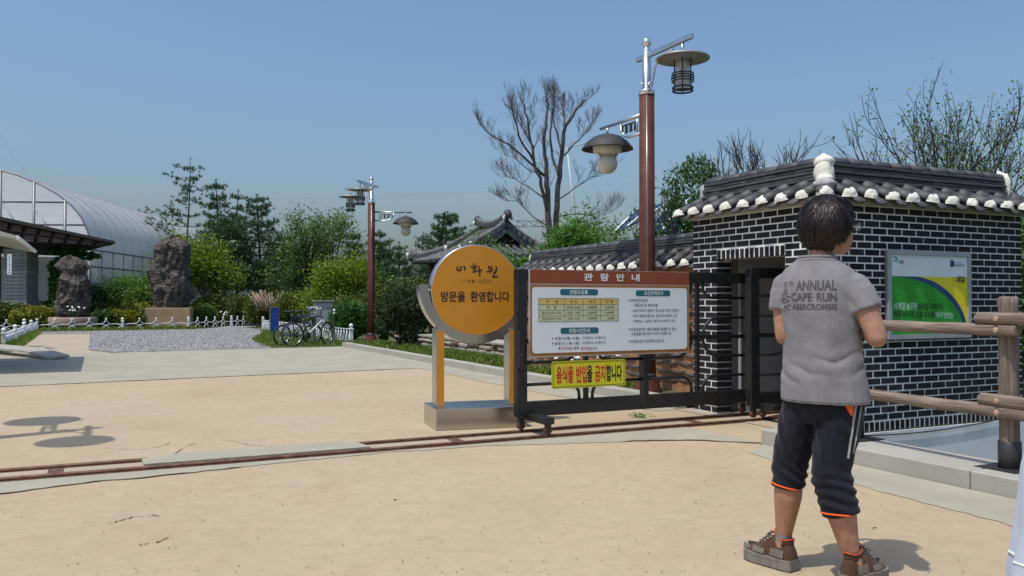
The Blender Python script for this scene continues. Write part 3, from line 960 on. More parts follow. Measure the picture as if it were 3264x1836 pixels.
def gate_leaf(name, s, n, length, z0, z1, posts, bars, label, wheels):
    g = empty(name, T(s, n), TH); tag(g, label, 'gate')
    bl = M['gate_black']
    m = MB(); m.box((length / 2, 0, z0 + 0.07), (length, 0.07, 0.14), bev=0.004); m.build('bottom_beam', bl, g)
    m = MB(); m.box((length / 2, 0, z1 - 0.055), (length, 0.07, 0.11), bev=0.004); m.build('top_beam', bl, g)
    for (x, w) in posts:
        m = MB(); m.box((x, -0.002, (z0 + z1) / 2), (w, 0.076, z1 - z0 - 0.004), bev=0.004); m.build('post', bl, g)
    zt = z1 - 0.11; zb = z0 + 0.14
    for i in range(len(posts) - 1):
        xa = posts[i][0] + posts[i][1] / 2; xb = posts[i + 1][0] - posts[i + 1][1] / 2
        xc = bars[i]
        m = MB(); m.box((xc, 0, (zt + zb) / 2), (0.04, 0.04, zt - zb)); m.build('upright', bl, g)
        zm = (zt + zb) / 2
        m = MB(); m.box(((xa + xb) / 2, 0, zm), (xb - xa, 0.034, 0.042)); m.build('mid_rail', bl, g)
        rr = 0.13; off = 0.075
        for side in (-1, 1):
            xp = xa if side < 0 else xb
            xe = xc + side * off                      # the bar turns vertical here
            for zz, up in ((zm + 0.415, 1), (zm - 0.415, -1)):
                zz2 = zz
                xq = xe + side * rr
                pts = [Vector((xp, 0, zz2)), Vector((xq, 0, zz2))]
                pts += [Vector((xq - side * rr * math.sin(PI / 2 * t / 6), 0, zz2 + up * rr * (1 - math.cos(PI / 2 * t / 6)))) for t in range(1, 7)]
                end = zt if up > 0 else zb
                if (end - pts[-1].z) * up > 0.005: pts.append(Vector((xe, 0, end)))
                m = MB(); m.tube(pts, 0.016, 8); m.build('scroll_bar', bl, g)
            rm = 0.205
            pts = [Vector((xp, 0, zm + rm)), Vector((xe + side * rm, 0, zm + rm))]
            pts += [Vector((xe + side * rm - side * rm * math.sin(PI * t / 14), 0, zm + rm * math.cos(PI * t / 14))) for t in range(1, 14)]
            pts += [Vector((xe + side * rm, 0, zm - rm)), Vector((xp, 0, zm - rm))]
            m = MB(); m.tube(pts, 0.016, 8); m.build('scroll_bar', bl, g)
    for (x, y) in wheels: caster(g, x, y)
    return g

gate = gate_leaf('sliding_gate', GS, GNn, GLEN, 0.155, 1.555, [(0.055, 0.11), (1.466, 0.065), (GLEN - 0.03, 0.06)], [0.774, 2.14],
                 'black steel sliding gate leaf standing open and carrying the notice boards', [(0.06, 0.0), (GLEN - 0.08, 0.0)])
# outrigger arm with the second wheel, latch on the end post
m = MB(); m.box((0.16, -0.17, 0.155), (0.11, 0.42, 0.06), bev=0.004); m.build('outrigger', M['gate_black'], gate)
caster(gate, 0.16, -0.35)
m = MB(); m.box((0.03, -0.06, 0.80), (0.05, 0.045, 0.36), bev=0.004); m.box((0.045, -0.075, 0.98), (0.06, 0.03, 0.02)); m.box((0.045, -0.075, 0.62), (0.06, 0.03, 0.02)); m.cyl((0.03, -0.10, 0.74), (0.03, -0.04, 0.74), 0.012, 10); m.build('latch', M['gate_black'], gate)
gate2 = gate_leaf('sliding_gate', 3.17, 0.03, 2.3, 0.155, 1.60, [(0.06, 0.12), (1.2, 0.06), (2.27, 0.06)], [0.62, 1.72],
                  'second black gate leaf pushed back inside the brick gate house', [(0.06, 0.0)])
m = MB(); m.box((0.16, -0.10, 0.155), (0.11, 0.30, 0.06), bev=0.004); m.build('outrigger', M['gate_black'], gate2)
m = MB(); m.lathe([(0.008, -0.018), (0.036, -0.018), (0.042, 0), (0.036, 0.018), (0.008, 0.018)], (0.16, -0.03, 0.075), 16, True, Matrix.Rotation(PI / 2, 3, 'X')); m.build('wheel', M['rust'], gate2)

# ------------------------------------------------------------------ notice board on the gate
M['board_brown'] = mk('board_brown', (0.235, 0.060, 0.020), 0.45, var=0.08, scale=3, bstr=0.02)
M['board_white'] = mk('board_white', (0.72, 0.755, 0.77), 0.4, var=0.04, scale=2, bstr=0.02, dirt=(0.5, 0.53, 0.54), dirt_amt=0.4, dirt_scale=2)
M['board_ochre'] = mk('board_ochre', (0.30, 0.125, 0.025), 0.5, var=0.08, scale=4, bstr=0.02)
M['teal'] = mk('teal', (0.012, 0.115, 0.145), 0.5, var=0.06, scale=4, bstr=0)
M['table_head'] = mk('table_head', (0.58, 0.42, 0.13), 0.5, var=0.05, scale=4, bstr=0)
M['table_cell'] = mk('table_cell', (0.52, 0.54, 0.33), 0.5, var=0.05, scale=4, bstr=0)
M['bullet'] = mk('bullet', (0.36, 0.06, 0.11), 0.5, var=0.05, bstr=0)
M['alu_edge'] = mk('alu_edge', (0.62, 0.62, 0.62), 0.4, 0.4, var=0.05, bstr=0)
def gx(zx):          # board layout: column position -> distance along the gate
    r = (1640 + zx * 0.40028 - CX) / F_PX
    s = (7.75 * r + 0.515) / (0.899 - 0.438 * r)
    return s - GS
def gz(zx, zy):      # row position on the gate plane -> height
    y = 7.73 + 0.438 * (gx(zx) + GS)
    return CAM_H - (840 + zy * 0.40028 - HOR) / F_PX * y
nb = empty('notice_board', T(GS, GNn) - TN * 0.06, TH)
tag(nb, 'white and brown visitor notice board with a price table on the gate', 'sign')
X0, X1 = gx(103), gx(1366)
ZB, ZT, ZH = 0.715, 1.553, 1.418
panel('backing', nb, X0, X1, ZB, ZT, -0.002, 0.02, M['alu_edge'])
panel('header', nb, X0 + 0.004, X1 - 0.002, ZH, ZT - 0.003, -0.006, -0.002, M['board_brown'])
panel('border', nb, X0 + 0.006, X1 - 0.008, ZB + 0.010, ZH - 0.010, -0.005, -0.002, M['board_ochre'])
panel('white_field', nb, X0 + 0.027, X1 - 0.03, ZB + 0.040, ZH - 0.034, -0.0075, -0.005, M['board_white'], 0.035)
IY = -0.0095
hd = [gx(530), gx(970)]
for i, ch in enumerate('관람안내'):
    xs = [(530, 602), (663, 728), (787, 852), (910, 972)][i]
    put_text(ch, nb, gx(xs[0]), gx(xs[1]), 1.487, 0.073, M['print_white'], -0.008, 0.022)
def tx(s, a, b, zy, h, mat='ink', bold=0.008):
    zc = gz((a + b) / 2, zy)
    return put_text(s, nb, gx(a), gx(b), zc, h, M[mat], IY, bold)
for (a, b, yt, yb, s, ta, tb) in ((343, 642, 203, 254, '관람요금표', 418, 562), (346, 646, 507, 558, '관람시간안내', 412, 576), (942, 1214, 212, 262, '요금면제안내', 1008, 1155)):
    zc = gz((a + b) / 2, (yt + yb) / 2)
    panel('heading_pill', nb, gx(a), gx(b), zc - 0.030, zc + 0.030, -0.0090, -0.0075, M['teal'], 0.02)
    me = put_text(s, nb, gx(ta), gx(tb), zc, 0.042, M['print_white'], -0.0105, 0.012)
# price table
ta, tb = 172, 803
zt0 = gz(480, 278); zt1 = gz(480, 458)
rowz = [zt0, gz(480, 327), gz(480, 370), gz(480, 414), zt1]
cols = [172, 378, 523, 663, 803]
panel('table_header', nb, gx(ta), gx(tb), rowz[1], rowz[0], -0.0088, -0.0075, M['table_head'])
panel('table_body', nb, gx(ta), gx(tb), rowz[4], rowz[1], -0.0087, -0.0075, M['table_cell'])
ln = MB()
for c in cols: ln.box((gx(c), -0.0094, (rowz[0] + rowz[4]) / 2), (0.003, 0.001, rowz[0] - rowz[4]))
for z in rowz: ln.box(((gx(ta) + gx(tb)) / 2, -0.0091, z), (gx(tb) - gx(ta), 0.001, 0.003))
ln.build('table_lines', M['ink'], nb)
cells = [[('구', 230, 252), ('분', 304, 326), ('대 상', 420, 478), ('개 인', 566, 624), ('단 체', 704, 760)],
         [('어', 236, 258), ('른', 292, 314), ('20세~64세', 394, 502), ('3,000원', 555, 632), ('2,000원', 696, 770)],
         [('청소년', 198, 262), ('(중고교생)', 266, 352), ('13세~19세', 394, 502), ('1,500원', 555, 632), ('1,000원', 696, 770)],
         [('어린이', 198, 262), ('(중고교생)', 266, 352), ('7세~12세', 402, 496), ('1,000원', 555, 632), ('500원', 716, 770)]]
for i, row in enumerate(cells):
    zc = (rowz[i] + rowz[i + 1]) / 2
    for (s, a, b) in row:
        h = 0.030 if s not in ('(중고교생)',) else 0.023
        if ',' in s or '~' in s or s.endswith('원'): h = 0.029
        put_text(s, nb, gx(a), gx(b), zc, h, M['ink'], IY, 0.008)
lines = [('하절기(3월~10월) : 오전9시~오후6시', 300, 700, 593), ('동절기(11월~2월) : 오전9시~오후5시', 300, 700, 632),
         ('무료입장대상자', 900, 1036, 293), ('가평군민 및 현역사병', 920, 1112, 332), ('6세 이하의 영유아 및 65세 이상 어르신', 920, 1280, 374),
         ('국가·독립유공자는 본인과 보호자 1인', 920, 1265, 416), ('장애인(1~3급)은 본인과 보호자 1인', 920, 1248, 458),
         ('무료대상자는 해당상황을 증명할 수 있는', 902, 1262, 521), ('신분증을 제시하여 주시기 바랍니다.', 904, 1224, 557), ('단체요금은 20인부터 입니다.', 902, 1168, 615)]
for (s, a, b, zy) in lines: tx(s, a, b, zy, 0.033)
tx('※', 328, 345, 672, 0.022); tx('휴관일', 350, 414, 672, 0.031, 'ink_red'); tx('은 매주', 418, 492, 672, 0.031); tx('월요일', 504, 568, 672, 0.031, 'ink_red'); tx('입니다.', 570, 638, 672, 0.031)
bu = MB()
for (a, zy, r) in ((283, 594, 0.0085), (283, 633, 0.0085), (887, 293, 0.0085), (889, 521, 0.0085), (889, 615, 0.0085), (910, 332, .004), (910, 374, .004), (910, 416, .004), (910, 460, .004)):
    bu.cyl((gx(a), -0.0075, gz(a, zy)), (gx(a), -0.0098, gz(a, zy)), r, 10)
bu.build('bullet_points', M['bullet'], nb)

# ------------------------------------------------------------------ yellow ban notice below it
M['sign_yellow'] = mk('sign_yellow', (0.62, 0.58, 0.015), 0.45, var=0.05, scale=3, bstr=0.02)
yb_ = empty('yellow_notice', T(GS, GNn) - TN * 0.05, TH)
tag(yb_, 'small yellow notice with red and black Korean lettering low on the gate', 'sign')
YX0, YX1, YZ0, YZ1 = gx(281), gx(864), 0.408, 0.672
panel('plate', yb_, YX0, YX1, YZ0, YZ1, -0.004, 0.0, M['sign_yellow'], 0.018)
bd = MB(); i_ = 0.016
r = 0.02
for (a, b) in (((YX0 + i_, YZ0 + i_), (YX1 - i_, YZ0 + i_)), ((YX0 + i_, YZ1 - i_), (YX1 - i_, YZ1 - i_))): bd.box(((a[0] + b[0]) / 2, -0.005, a[1]), (b[0] - a[0], 0.0012, 0.004))
for x in (YX0 + i_, YX1 - i_): bd.box((x, -0.0052, (YZ0 + YZ1) / 2), (0.004, 0.0012, YZ1 - YZ0 - 2 * i_))
bd.build('border_line', M['ink'], yb_)
zc = (YZ0 + YZ1) / 2
for (s, a, b, mt) in (('음식물', 318, 452, 'ink_red'), ('반입', 474, 560, 'ink_red'), ('을', 562, 602, 'ink'), ('금지', 622, 706, 'ink_red'), ('합니다', 712, 836, 'ink')):
    put_text(s, yb_, gx(a), gx(b), zc, 0.165, M[mt], -0.0056, 0.03)
bd = MB()
for x in (YX0 + .026, YX1 - .026):
    for z in (YZ0 + .026, YZ1 - .026): bd.cyl((x, -0.004, z), (x, -0.0075, z), 0.0045, 8)
bd.build('screws', M['steel'], yb_)

# ------------------------------------------------------------------ round welcome sign
M['sign_orange'] = mk('sign_orange', (0.54, 0.225, 0.010), 0.42, var=0.06, scale=3, bstr=0.03)
M['sign_ink'] = mk('sign_ink', (0.028, 0.010, 0.010), 0.5, var=0.05, bstr=0)
M['brushed'] = mk('brushed', (0.50, 0.485, 0.46), 0.26, 1.0, var=0.12, scale=5, bstr=0.06, bdist=0.001, fine=50, stretch=(30, 30, 1))
SA = R(17.0)
rs = empty('round_welcome_sign', (-0.378, 8.59, 0), SA)
tag(rs, 'round orange welcome sign in a steel cradle on a steel box base', 'sign')
# base box
m = MB(); m.box((0, 0, 0.105), (0.92, 0.60, 0.205), bev=0.003); m.build('base', M['brushed'], rs)
m = MB(); m.box((0, 0, 0.0105), (0.90, 0.58, 0.018)); m.build('base_foot', M['dark_metal'], rs)
DZ, DR = 1.352, 0.468
for sx in (-1, 1):
    x = sx * 0.377
    m = MB(); m.box((x, 0, 0.59), (0.082, 0.20, 0.77), bev=0.003); lg = m.build('leg', M['brushed'], rs)
    m = MB(); m.box((x + (0.004), -0.1035, 0.585), (0.070, 0.005, 0.745)); m.build('orange_face', M['sign_orange'], lg)
    m = MB(); m.box((x, 0, 0.211), (0.13, 0.25, 0.008)); m.build('foot_plate', M['brushed'], lg)
# drum
ax = Matrix.Rotation(PI / 2, 3, 'X')
m = MB(); m.lathe([(DR - 0.004, -0.075), (DR, -0.071), (DR, 0.071), (DR - 0.004, 0.075)], (0, 0, DZ), 72, True, ax); m.build('drum', M['steel'], rs)
for sy, nm in ((-1, 'face_disc'),):
    m = MB(); m.lathe([(DR - 0.010, 0.0), (DR - 0.010, 0.004)], (0, -0.0755, DZ), 72, False, ax); m.build(nm, M['sign_orange'], rs)
# crescent cradle, a curved channel open at the top
ri, ro, dp = DR + 0.030, DR + 0.125, 0.17
vs = []; fs = []; N = 48
for i in range(N + 1):
    a = PI + 0.02 + (PI - 0.04) * i / N
    th = 0.088
    for (rr, yy) in ((ri, -dp / 2), (ri + th, -dp / 2), (ri + th, dp / 2), (ri, dp / 2)):
        vs.append(Vector((rr * math.cos(a), yy, DZ + 0.075 + rr * math.sin(a) * 1.03)))
for i in range(N):
    for k in range(4):
        k2 = (k + 1) % 4
        fs.append((i * 4 + k, (i + 1) * 4 + k, (i + 1) * 4 + k2, i * 4 + k2))
fs += [(0, 1, 2, 3), tuple(N * 4 + k for k in (3, 2, 1, 0))]
m = MB(); m.add(vs, fs); m.build('cradle', M['brushed'], rs)
for sx in (-1, 1):
    m = MB(); m.cyl((sx * (DR - 0.005), 0, DZ), (sx * (DR + 0.06), 0, DZ), 0.022, 12); m.build('pivot', M['bright_steel'], rs)
# brush lettering, drawn stroke by stroke (units: the lettering block of the photograph)
def stroke(mb, pts, ws, ox, oz, k, y):
    P_ = []
    n = len(pts)
    # smooth the stroke
    Q = []; W = []
    for i in range(n - 1):
        p0 = Vector(pts[max(i - 1, 0)]); p1 = Vector(pts[i]); p2 = Vector(pts[i + 1]); p3 = Vector(pts[min(i + 2, n - 1)])
        for j in range(6):
            t = j / 6
            q = 0.5 * ((2 * p1) + (p2 - p0) * t + (2 * p0 - 5 * p1 + 4 * p2 - p3) * t * t + (3 * p1 - p0 - 3 * p2 + p3) * t ** 3)
            Q.append(q); W.append(ws[i] * (1 - t) + ws[i + 1] * t)
    Q.append(Vector(pts[-1])); W.append(ws[-1])
    L = []; Rt = []
    for i, q in enumerate(Q):
        d = (Q[min(i + 1, len(Q) - 1)] - Q[max(i - 1, 0)]); d = d.normalized() if d.length > 1e-6 else Vector((1, 0))
        nn = Vector((-d.y, d.x)) * W[i] / 2
        L.append(Vector((ox + (q.x + nn.x) * k, y, oz - (q.y + nn.y) * k))); Rt.append(Vector((ox + (q.x - nn.x) * k, y, oz - (q.y - nn.y) * k)))
    c = len(Q)
    mb.add(L + Rt, [(i, i + 1, c + i + 1, c + i) for i in range(c - 1)])
FY = -0.0802
k = 0.93 / 1790.0                  # metres per unit of the lettering block
def sgn_x(u): return (u - 1065) * k * 1.04
brush = MB()
OX, OZ = -1065 * k * 1.04, DZ + (1240 + 450) * k - 0.0
st = []
st.append(([(700, 1095), (690, 1130), (705, 1165), (750, 1165), (770, 1130), (755, 1095), (725, 1100)], [20, 30, 34, 36, 30, 24, 10]))
st.append(([(790, 1085), (830, 1095), (838, 1130), (835, 1180)], [8, 26, 34, 12]))
st.append(([(985, 1035), (1020, 1050)], [22, 34]))
st.append(([(945, 1105), (1000, 1095), (1060, 1075), (1075, 1070)], [30, 24, 26, 12]))
st.append(([(985, 1130), (1010, 1150), (1050, 1130), (1040, 1110), (1000, 1110), (990, 1128)], [18, 26, 26, 20, 14, 10]))
st.append(([(1020, 1150), (1015, 1185)], [20, 24]))
st.append(([(985, 1205), (1040, 1190), (1100, 1165)], [30, 24, 22]))
st.append(([(1090, 1070), (1115, 1130), (1120, 1200), (1125, 1285)], [16, 30, 34, 20]))
st.append(([(1120, 1170), (1170, 1165)], [20, 30]))
st.append(([(1300, 1070), (1290, 1100), (1310, 1130), (1350, 1120), (1345, 1090), (1305, 1095)], [20, 26, 30, 30, 20, 10]))
st.append(([(1255, 1190), (1320, 1175), (1390, 1150)], [32, 24, 26]))
st.append(([(1330, 1180), (1335, 1230)], [22, 10]))
st.append(([(1430, 1085), (1445, 1110), (1435, 1180), (1400, 1240), (1375, 1285), (1410, 1290), (1470, 1275)], [12, 34, 32, 22, 24, 32, 30]))
st.append(([(1380, 1205), (1430, 1195)], [22, 14]))
for pts, ws in st: stroke(brush, [Vector((p[0] * 1.04, p[1])) for p in pts], [w * 1.15 for w in ws], OX, DZ + 0.215 + 1150 * k, k, FY)
brush.build('brush_lettering', M['sign_ink'], rs)
zs = DZ + 0.215 - (1375 - 1150) * k
for (s, a, b, h) in (('(', 765, 778, .036), ('二', 800, 860, .024), ('和', 888, 940, .031), ('園', 968, 1020, .031), (')', 1045, 1058, .036)):
    put_text(s, rs, sgn_x(a), sgn_x(b), zs, h, M['sign_ink'], FY, 0.008)
put_text('서로 다른 둘이 만나', rs, sgn_x(1090), sgn_x(1350), zs + 0.011, 0.015, M['sign_ink'], FY, 0.01)
put_text('조화를 이루는 정원', rs, sgn_x(1090), sgn_x(1340), zs - 0.012, 0.015, M['sign_ink'], FY, 0.01)
zw = DZ - 0.056
put_text('방문을', rs, -0.368, -0.118, zw, 0.108, M['sign_ink'], FY, 0.026)
put_text('환영합니다', rs, -0.065, 0.345, zw, 0.108, M['sign_ink'], FY, 0.026)

# ------------------------------------------------------------------ poster on the gate house wall
M['poster_green'] = mk('poster_green', (0.018, 0.29, 0.018), 0.4, var=0.12, scale=2.5, bstr=0.5, bdist=0.03, fine=3)
M['poster_yellow'] = mk('poster_yellow', (0.74, 0.64, 0.012), 0.4, var=0.1, scale=2.5, bstr=0.5, bdist=0.03, fine=3)
M['poster_white'] = mk('poster_white', (0.72, 0.78, 0.78), 0.4, var=0.08, scale=2.5, bstr=0.5, bdist=0.03, fine=3)
M['poster_blue'] = mk('poster_blue', (0.008, 0.04, 0.16), 0.4, var=0.1, scale=2.5, bstr=0.3, bdist=0.03, fine=3)
M['poster_pale'] = mk('poster_pale', (0.45, 0.68, 0.50), 0.4, var=0.05, bstr=0)
M['poster_ink'] = mk('poster_ink', (0.012, 0.03, 0.012), 0.5, var=0.05, bstr=0)
po = empty('framed_poster', T(4.005, HN) - TN * 0.03, TH)
tag(po, 'green yellow and white poster in a grey frame on the brick wall', 'poster')
PW, PZ0, PZ1 = 1.222, 0.875, 1.757
panel('backing', po, 0.005, PW - 0.005, PZ0 + .005, PZ1 - .005, -0.004, 0.028, M['grey_metal'])
M['frame_grey'] = mk('frame_grey', (0.36, 0.39, 0.41), 0.5, 0.2, var=0.08, bstr=0.05)
fw = 0.045
for (x0, x1, z0_, z1_) in ((0, PW, PZ1 - fw, PZ1), (0, PW, PZ0, PZ0 + fw), (0, fw, PZ0 + fw, PZ1 - fw), (PW - fw, PW, PZ0 + fw, PZ1 - fw)):
    panel('frame_bar', po, x0, x1, z0_, z1_, -0.022, -0.004, M['frame_grey'])
ix0, ix1, iz0, iz1 = fw + 0.001, PW - fw - 0.001, PZ0 + fw + 0.001, PZ1 - fw - 0.001
zw_ = iz1 - 0.215
panel('white_band', po, ix0, ix1, zw_, iz1, -0.007, -0.004, M['poster_white'])
# quarter arc between green and yellow
def curve_x(t): return t
arcp = []
for i in range(25):
    t = i / 24
    a = PI / 2 * t
    arcp.append((ix0 + (0.89 * (ix1 - ix0)) * math.sin(a) ** 1.0 * 1.06, iz0 + (zw_ - iz0) * (1 - (1 - math.cos(a)) ** 1.0)))
arcp = [(min(x, ix1), z) for x, z in arcp]
def poly_panel(name, parent, poly, y0, y1, mat):
    mb = MB(); n = len(poly)
    vs = [Vector((x, y0, z)) for x, z in poly] + [Vector((x, y1, z)) for x, z in poly]
    mb.add(vs, [tuple(range(n)), tuple(reversed(range(n, 2 * n)))] + [((i + 1) % n, i, n + i, n + (i + 1) % n) for i in range(n)])
    return link(name, mb.mesh(name, mat), parent)
panel('yellow_field', po, ix0, ix1, iz0, zw_, -0.0065, -0.004, M['poster_yellow'])
poly_panel('green_field', po, [(ix0, iz0)] + arcp[::-1], -0.0085, -0.0065, M['poster_green'])
band = MB(); L_ = []; R_ = []
for i, (x, z) in enumerate(arcp):
    a = arcp[max(i - 1, 0)]; b = arcp[min(i + 1, len(arcp) - 1)]
    d = Vector((b[0] - a[0], b[1] - a[1])).normalized(); n2 = Vector((-d.y, d.x))
    w = 0.004 + 0.052 * min(1, i / 9)
    q = Vector((x, z)) + n2 * w
    L_.append(Vector((x, -0.0095, z))); R_.append(Vector((min(q.x, ix1), -0.0095, min(max(q.y, iz0), zw_))))
n_ = len(L_); band.add(L_ + R_, [(i, i + 1, n_ + i + 1, n_ + i) for i in range(n_ - 1)]); band.build('blue_band', M['poster_blue'], po)
def pxx(zx): # poster columns
    r = (2650 + zx * 0.37257 - CX) / F_PX
    s = (0.055 - 6.558 * r) / (0.438 * r - 0.899)
    return s - 4.005
def pzz(zx, zy):
    s = pxx(zx) + 4.005
    y = 6.558 + 0.438 * s
    return CAM_H - (560 + zy * 0.37257 - HOR) / F_PX * y
def ptx(s, a, b, zy, h, mat, bold=0.02):
    return put_text(s, po, pxx(a), pxx(b), pzz((a + b) / 2, zy), h, M[mat], -0.0100, bold)
ptx('사계절', 504, 602, 1116, 0.075, 'poster_pale'); ptx('늘푸른', 612, 706, 1118, 0.075, 'poster_pale'); ptx('브라질', 714, 802, 1118, 0.072, 'poster_ink'); ptx('커피가든', 818, 930, 1120, 0.072, 'poster_ink')
ptx('하동', 506, 570, 1184, 0.072, 'poster_ink'); ptx('녹차원,', 582, 682, 1186, 0.072, 'poster_ink'); ptx('고흥', 694, 754, 1188, 0.072, 'poster_ink'); ptx('유자원', 764, 852, 1190, 0.070, 'poster_ink'); ptx('에서', 862, 918, 1190, 0.066, 'poster_pale'); ptx('맛보는', 930, 1014, 1194, 0.070, 'poster_pale')
ptx('가평', 548, 588, 740, 0.040, 'ink', 0.01); ptx('세계속의', 1034, 1072, 768, 0.026, 'poster_blue', 0.01); ptx('경기도', 1076, 1114, 769, 0.030, 'poster_blue', 0.01)
lg = MB()
def pquad(mb, pts, y=-0.0095): mb.add([Vector((pxx(a), y, pzz(a, b))) for a, b in pts], [tuple(range(len(pts)))])
pquad(lg, [(992, 722), (992, 784), (1028, 776), (1026, 730)]); lg.build('emblem', M['poster_blue'], po)
lg = MB(); pquad(lg, [(508, 690), (508, 704), (520, 704), (520, 690)]); pquad(lg, [(524, 698), (524, 716), (542, 716), (542, 698)]); lg.build('emblem', M['poster_green'], po)
M['poster_cyan'] = mk('poster_cyan', (0.10, 0.32, 0.55), 0.5, var=0.05, bstr=0)
lg = MB(); pquad(lg, [(508, 722), (508, 736), (540, 736), (540, 722)]); pquad(lg, [(1034, 742), (1034, 748), (1094, 748), (1094, 742)]); lg.build('emblem', M['poster_cyan'], po)
ptx('二', 1016, 1046, 890, 0.035, 'ink', 0.02); ptx('和', 1050, 1084, 888, 0.072, 'ink', 0.015); ptx('園', 1088, 1114, 894, 0.066, 'ink', 0.015)

# ------------------------------------------------------------------ log fence on the near kerb
def log_mesh(name, pts, r, mat, seed, n=14):
    mb = MB(); rg = random.Random(seed)
    a = Vector(pts[0]); b = Vector(pts[1]); k = 26
    P_ = []; Rr = []
    for i in range(k + 1):
        t = i / k
        P_.append(a.lerp(b, t) + Vector((0, 0, 0.008 * mnoise.noise(Vector((t * 3, seed, 0))))))
        Rr.append(r * (1 + 0.06 * mnoise.noise(Vector((t * 6, seed * 2.0, 1)))))
    P_ = [P_[0] + (P_[0] - P_[1]).normalized() * 0.012] + P_ + [P_[-1] + (P_[-1] - P_[-2]).normalized() * 0.012]
    Rr = [r * 0.8] + Rr + [r * 0.8]
    mb.tube(P_, Rr, n)
    return mb.mesh(name, mat)
ffence = empty('log_fence', T(2.62, -1.5), 0)
tag(ffence, 'weathered log fence with two rails beside the brick house', 'fence')
F0 = T(2.62, -1.5)
pA = P(3214, 1500, 5.72); pA.z = 0.12
pB = P(2722, 1400, 6.98); pB.z = 0.12
pC = pA + (pA - pB) * 1.6
dirf = (pB - pA).normalized(); nrm = Vector((-dirf.y, dirf.x, 0))
if nrm.y > 0: nrm = -nrm       # toward the viewer
for i, p in enumerate((pA, pB)):
    q = p - F0
    ph = 1.15
    m = log_mesh('post', [(0, 0, 0.02), (0, 0, ph)], 0.063, M['log_post'], 5 + i)
    link('post', m, ffence, q)
    mb = MB(); mb.lathe([(0.066, 0.0), (0.072, 0.004), (0.072, 0.185), (0.066, 0.19)], q, 18)
    sh = mb.build('post_shoe', M['dark_metal'], ffence)
    mb = MB(); mb.box((0, 0, 0.005), (0.34, 0.30, 0.009), rz=TH); pl = mb.build('base_plate', M['dark_metal'], ffence); pl.location = q
off = nrm * 0.085
def rail(a, b, seed, name='rail', r=0.042):
    a = Vector(a) - F0; b = Vector(b) - F0
    d = b - a; L = d.length
    me = log_mesh(name, [(0, 0, 0), (L, 0, 0)], r, M['log'], seed)
    o = link(name, me, ffence, a); o.rotation_mode = 'QUATERNION'; o.rotation_quaternion = Vector((1, 0, 0)).rotation_difference(d.normalized())
    return o
rail(pA - dirf * 0.12 + off + Vector((0, 0, 0.935)), pB + dirf * 0.14 + off + Vector((0, 0, 0.945)), 11)
rail(pA + dirf * 0.16 + off + Vector((0, 0, 1.012)), pC + off + Vector((0, 0, 1.0)), 12)
rail(pA - dirf * 0.22 + off + Vector((0, 0, 0.385)), pB + dirf * 0.14 + off + Vector((0, 0, 0.395)), 13)
rail(pA + dirf * 0.14 + off + Vector((0, 0, 0.462)), pC + off + Vector((0, 0, 0.45)), 14)
for z in (0.935, 1.012, 0.385, 0.462):
    q = pA + off - F0 + Vector((0, 0, z)); mb = MB()
    mb.tube([q + nrm * 0.02, q + nrm * 0.044, q + nrm * 0.05], [0.019, 0.019, 0.012], 12); mb.build('peg', M['peg'], ffence)
# ------------------------------------------------------------------ street lamps
def m_glass(name, col, rough, alpha):
    m, nt, p = mat_new(name)
    p.inputs['Base Color'].default_value = (*col, 1); p.inputs['Roughness'].default_value = rough
    n = noise_node(nt, coords(nt), 3, 3)
    a = ramp(nt, n.outputs[0], [(0.3, alpha * 0.8), (0.7, min(1, alpha * 1.2))])
    nt.links.new(a.outputs[0], p.inputs['Alpha'])
    return m
M['lamp_glass'] = m_glass('lamp_glass', (0.75, 0.78, 0.80), 0.08, 0.30)
def disc_head(root, c, k=1.0):
    """wide round hood with a caged glass cylinder; c = where the hanger meets the hood"""
    hd = MB()
    hd.lathe([(0.02, 0.035), (0.05, 0.03), (0.30, 0.012), (0.325, -0.006), (0.325, -0.018), (0.30, -0.014), (0.10, -0.004), (0.09, -0.03), (0.02, -0.03)], c, 36)
    h = hd.build('hood', M['grey_metal'], root)
    g = MB(); g.lathe([(0.092, -0.03), (0.092, -0.36), (0.088, -0.36), (0.088, -0.03)], c, 20); g.build('glass_cylinder', M['lamp_glass'], root)
    g = MB(); g.lathe([(0.05, -0.03), (0.075, -0.06), (0.075, -0.11), (0.04, -0.13), (0.03, -0.20), (0.01, -0.22)], c, 14); g.build('bulb_holder', M['cream_plastic'], root)
    cg = MB(); c = Vector(c)
    for z, r in ((-0.195, 0.128), (-0.225, 0.132), (-0.255, 0.132), (-0.285, 0.128)):
        cg.tube([c + Vector((r * math.cos(2 * PI * i / 24), r * math.sin(2 * PI * i / 24), z)) for i in range(25)], 0.009, 6)
    for z, r in ((-0.40, 0.118), (-0.365, 0.12)):
        cg.tube([c + Vector((r * math.cos(2 * PI * i / 24), r * math.sin(2 * PI * i / 24), z)) for i in range(25)], 0.012, 6)
    for i in range(6):
        a = 2 * PI * i / 6 + 0.3
        cg.tube([c + Vector((0.112 * math.cos(a), 0.112 * math.sin(a), -0.02)), c + Vector((0.112 * math.cos(a), 0.112 * math.sin(a), -0.40))], 0.007, 6)
    cg.build('cage', M['dark_metal'], root)

